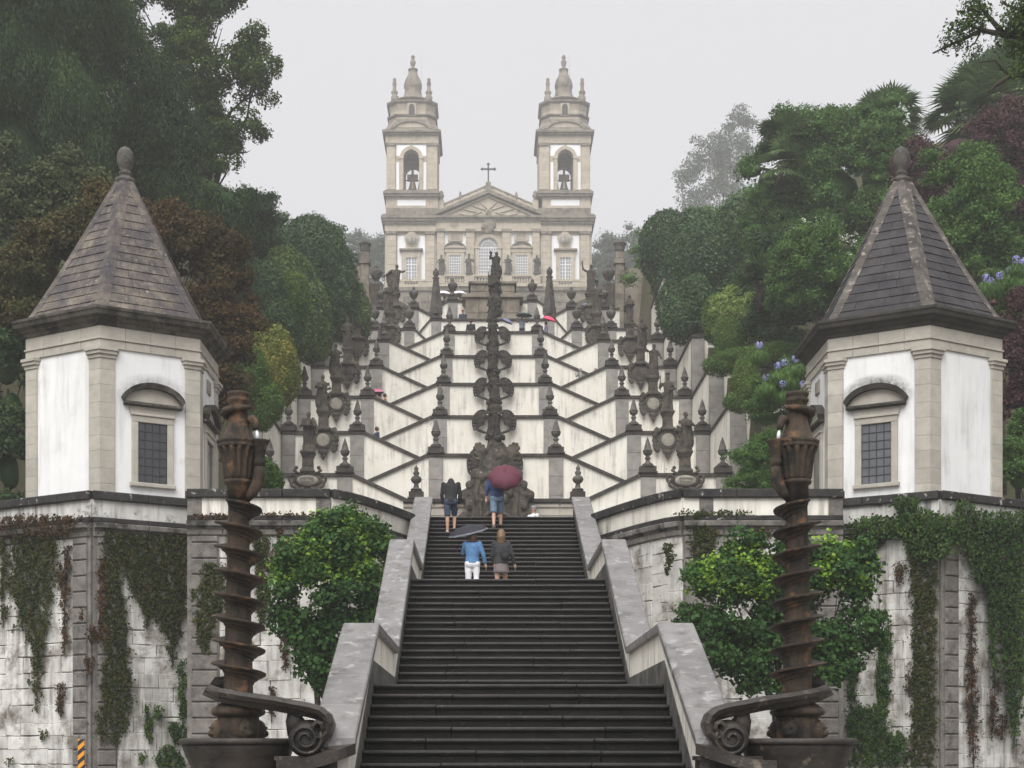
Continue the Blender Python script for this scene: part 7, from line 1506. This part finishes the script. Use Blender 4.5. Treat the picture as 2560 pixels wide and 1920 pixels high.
creeper('wispy hanging tuft under the right terrace cornice', 'right_block', ZR, [[(235, 540, 570), (290, 510, 605), (340, 530, 590), (395, 550, 580)]], L['ivy_red'], .5)
creeper('green creeper mass spilling over the right wall corner', 'right_in', ZR, [[(210, 1180, 1640), (260, 1080, 1650), (310, 1090, 1640), (340, 1400, 1640), (420, 1420, 1640), (470, 1480, 1560)], [(100, 1330, 1440), (170, 1340, 1480), (220, 1380, 1640)]], L['ivy_g'], 1.1, .07, .18)
creeper('long rust-brown creeper column left of the right corner pilaster', 'right_in', ZR, [[(330, 1415, 1565), (500, 1425, 1560), (700, 1435, 1555), (900, 1440, 1550), (1150, 1430, 1552), (1400, 1435, 1552), (1659, 1400, 1550)], [(290, 1065, 1135), (400, 1062, 1125), (520, 1062, 1100)], [(300, 1200, 1300), (400, 1210, 1240)]], L['ivy'])
creeper('green creeper strand and mass low beside the right young tree', 'right_in', ZR, [[(850, 1240, 1300), (1000, 1235, 1298), (1250, 1225, 1290), (1450, 1220, 1280)], [(1300, 1060, 1200), (1400, 1062, 1230), (1500, 1062, 1340), (1600, 1062, 1400), (1659, 1062, 1420)], [(1440, 1335, 1365), (1560, 1310, 1400)], [(1050, 1062, 1110), (1300, 1062, 1105)]], L['ivy_g'])
creeper('thin sprigs of creeper on the white wall left of the right corner', 'right_in', ZR, [[(480, 1325, 1410), (520, 1340, 1400), (610, 1335, 1360)], [(1100, 1390, 1425), (1250, 1400, 1425)], [(380, 1205, 1222), (480, 1205, 1218)]], L['ivy_red'], .5)
creeper('dense green creeper curtain at the far right of the wall', 'right_out', ZR, [[(180, 1700, 2090), (260, 1660, 2090), (340, 1690, 2090), (450, 1780, 2090), (560, 1800, 2090), (640, 1870, 2090), (760, 1930, 2090), (900, 1960, 2090), (1100, 1955, 2075), (1300, 1985, 2060), (1540, 2005, 2030)], [(560, 1870, 1935), (800, 1872, 1925), (1000, 1880, 1920), (1160, 1895, 1915)], [(120, 1690, 1750), (190, 1680, 1790)]], L['ivy_g'], 1.1, .07, .18)
creeper('narrow brown creeper right of the right corner pilaster', 'right_out', ZR, [[(650, 1755, 1785), (900, 1755, 1790), (1150, 1745, 1800), (1400, 1750, 1810), (1659, 1770, 1800)], [(1130, 1890, 1935), (1500, 1875, 1900)], [(1350, 1925, 1975), (1500, 1930, 1965)]], L['ivy_red'], .8)

# ------------------------------------------------------------------ the misty air
mz, n_, l_, b_ = nodes_of('mist'); n_.remove(b_)
pv = n_.new('ShaderNodeVolumePrincipled'); pv.inputs['Color'].default_value = (.95, .95, .96, 1); pv.inputs['Density'].default_value = .0009; pv.inputs['Anisotropy'].default_value = .2
l_.new(pv.outputs[0], n_['Material Output'].inputs['Volume'])
mb = MB(); mb.box(-320, 320, -70, 445, -1.2, 168); hz = mb.build('haze', mz, kind='stuff')

bpy.data.scenes.remove(BAKE)
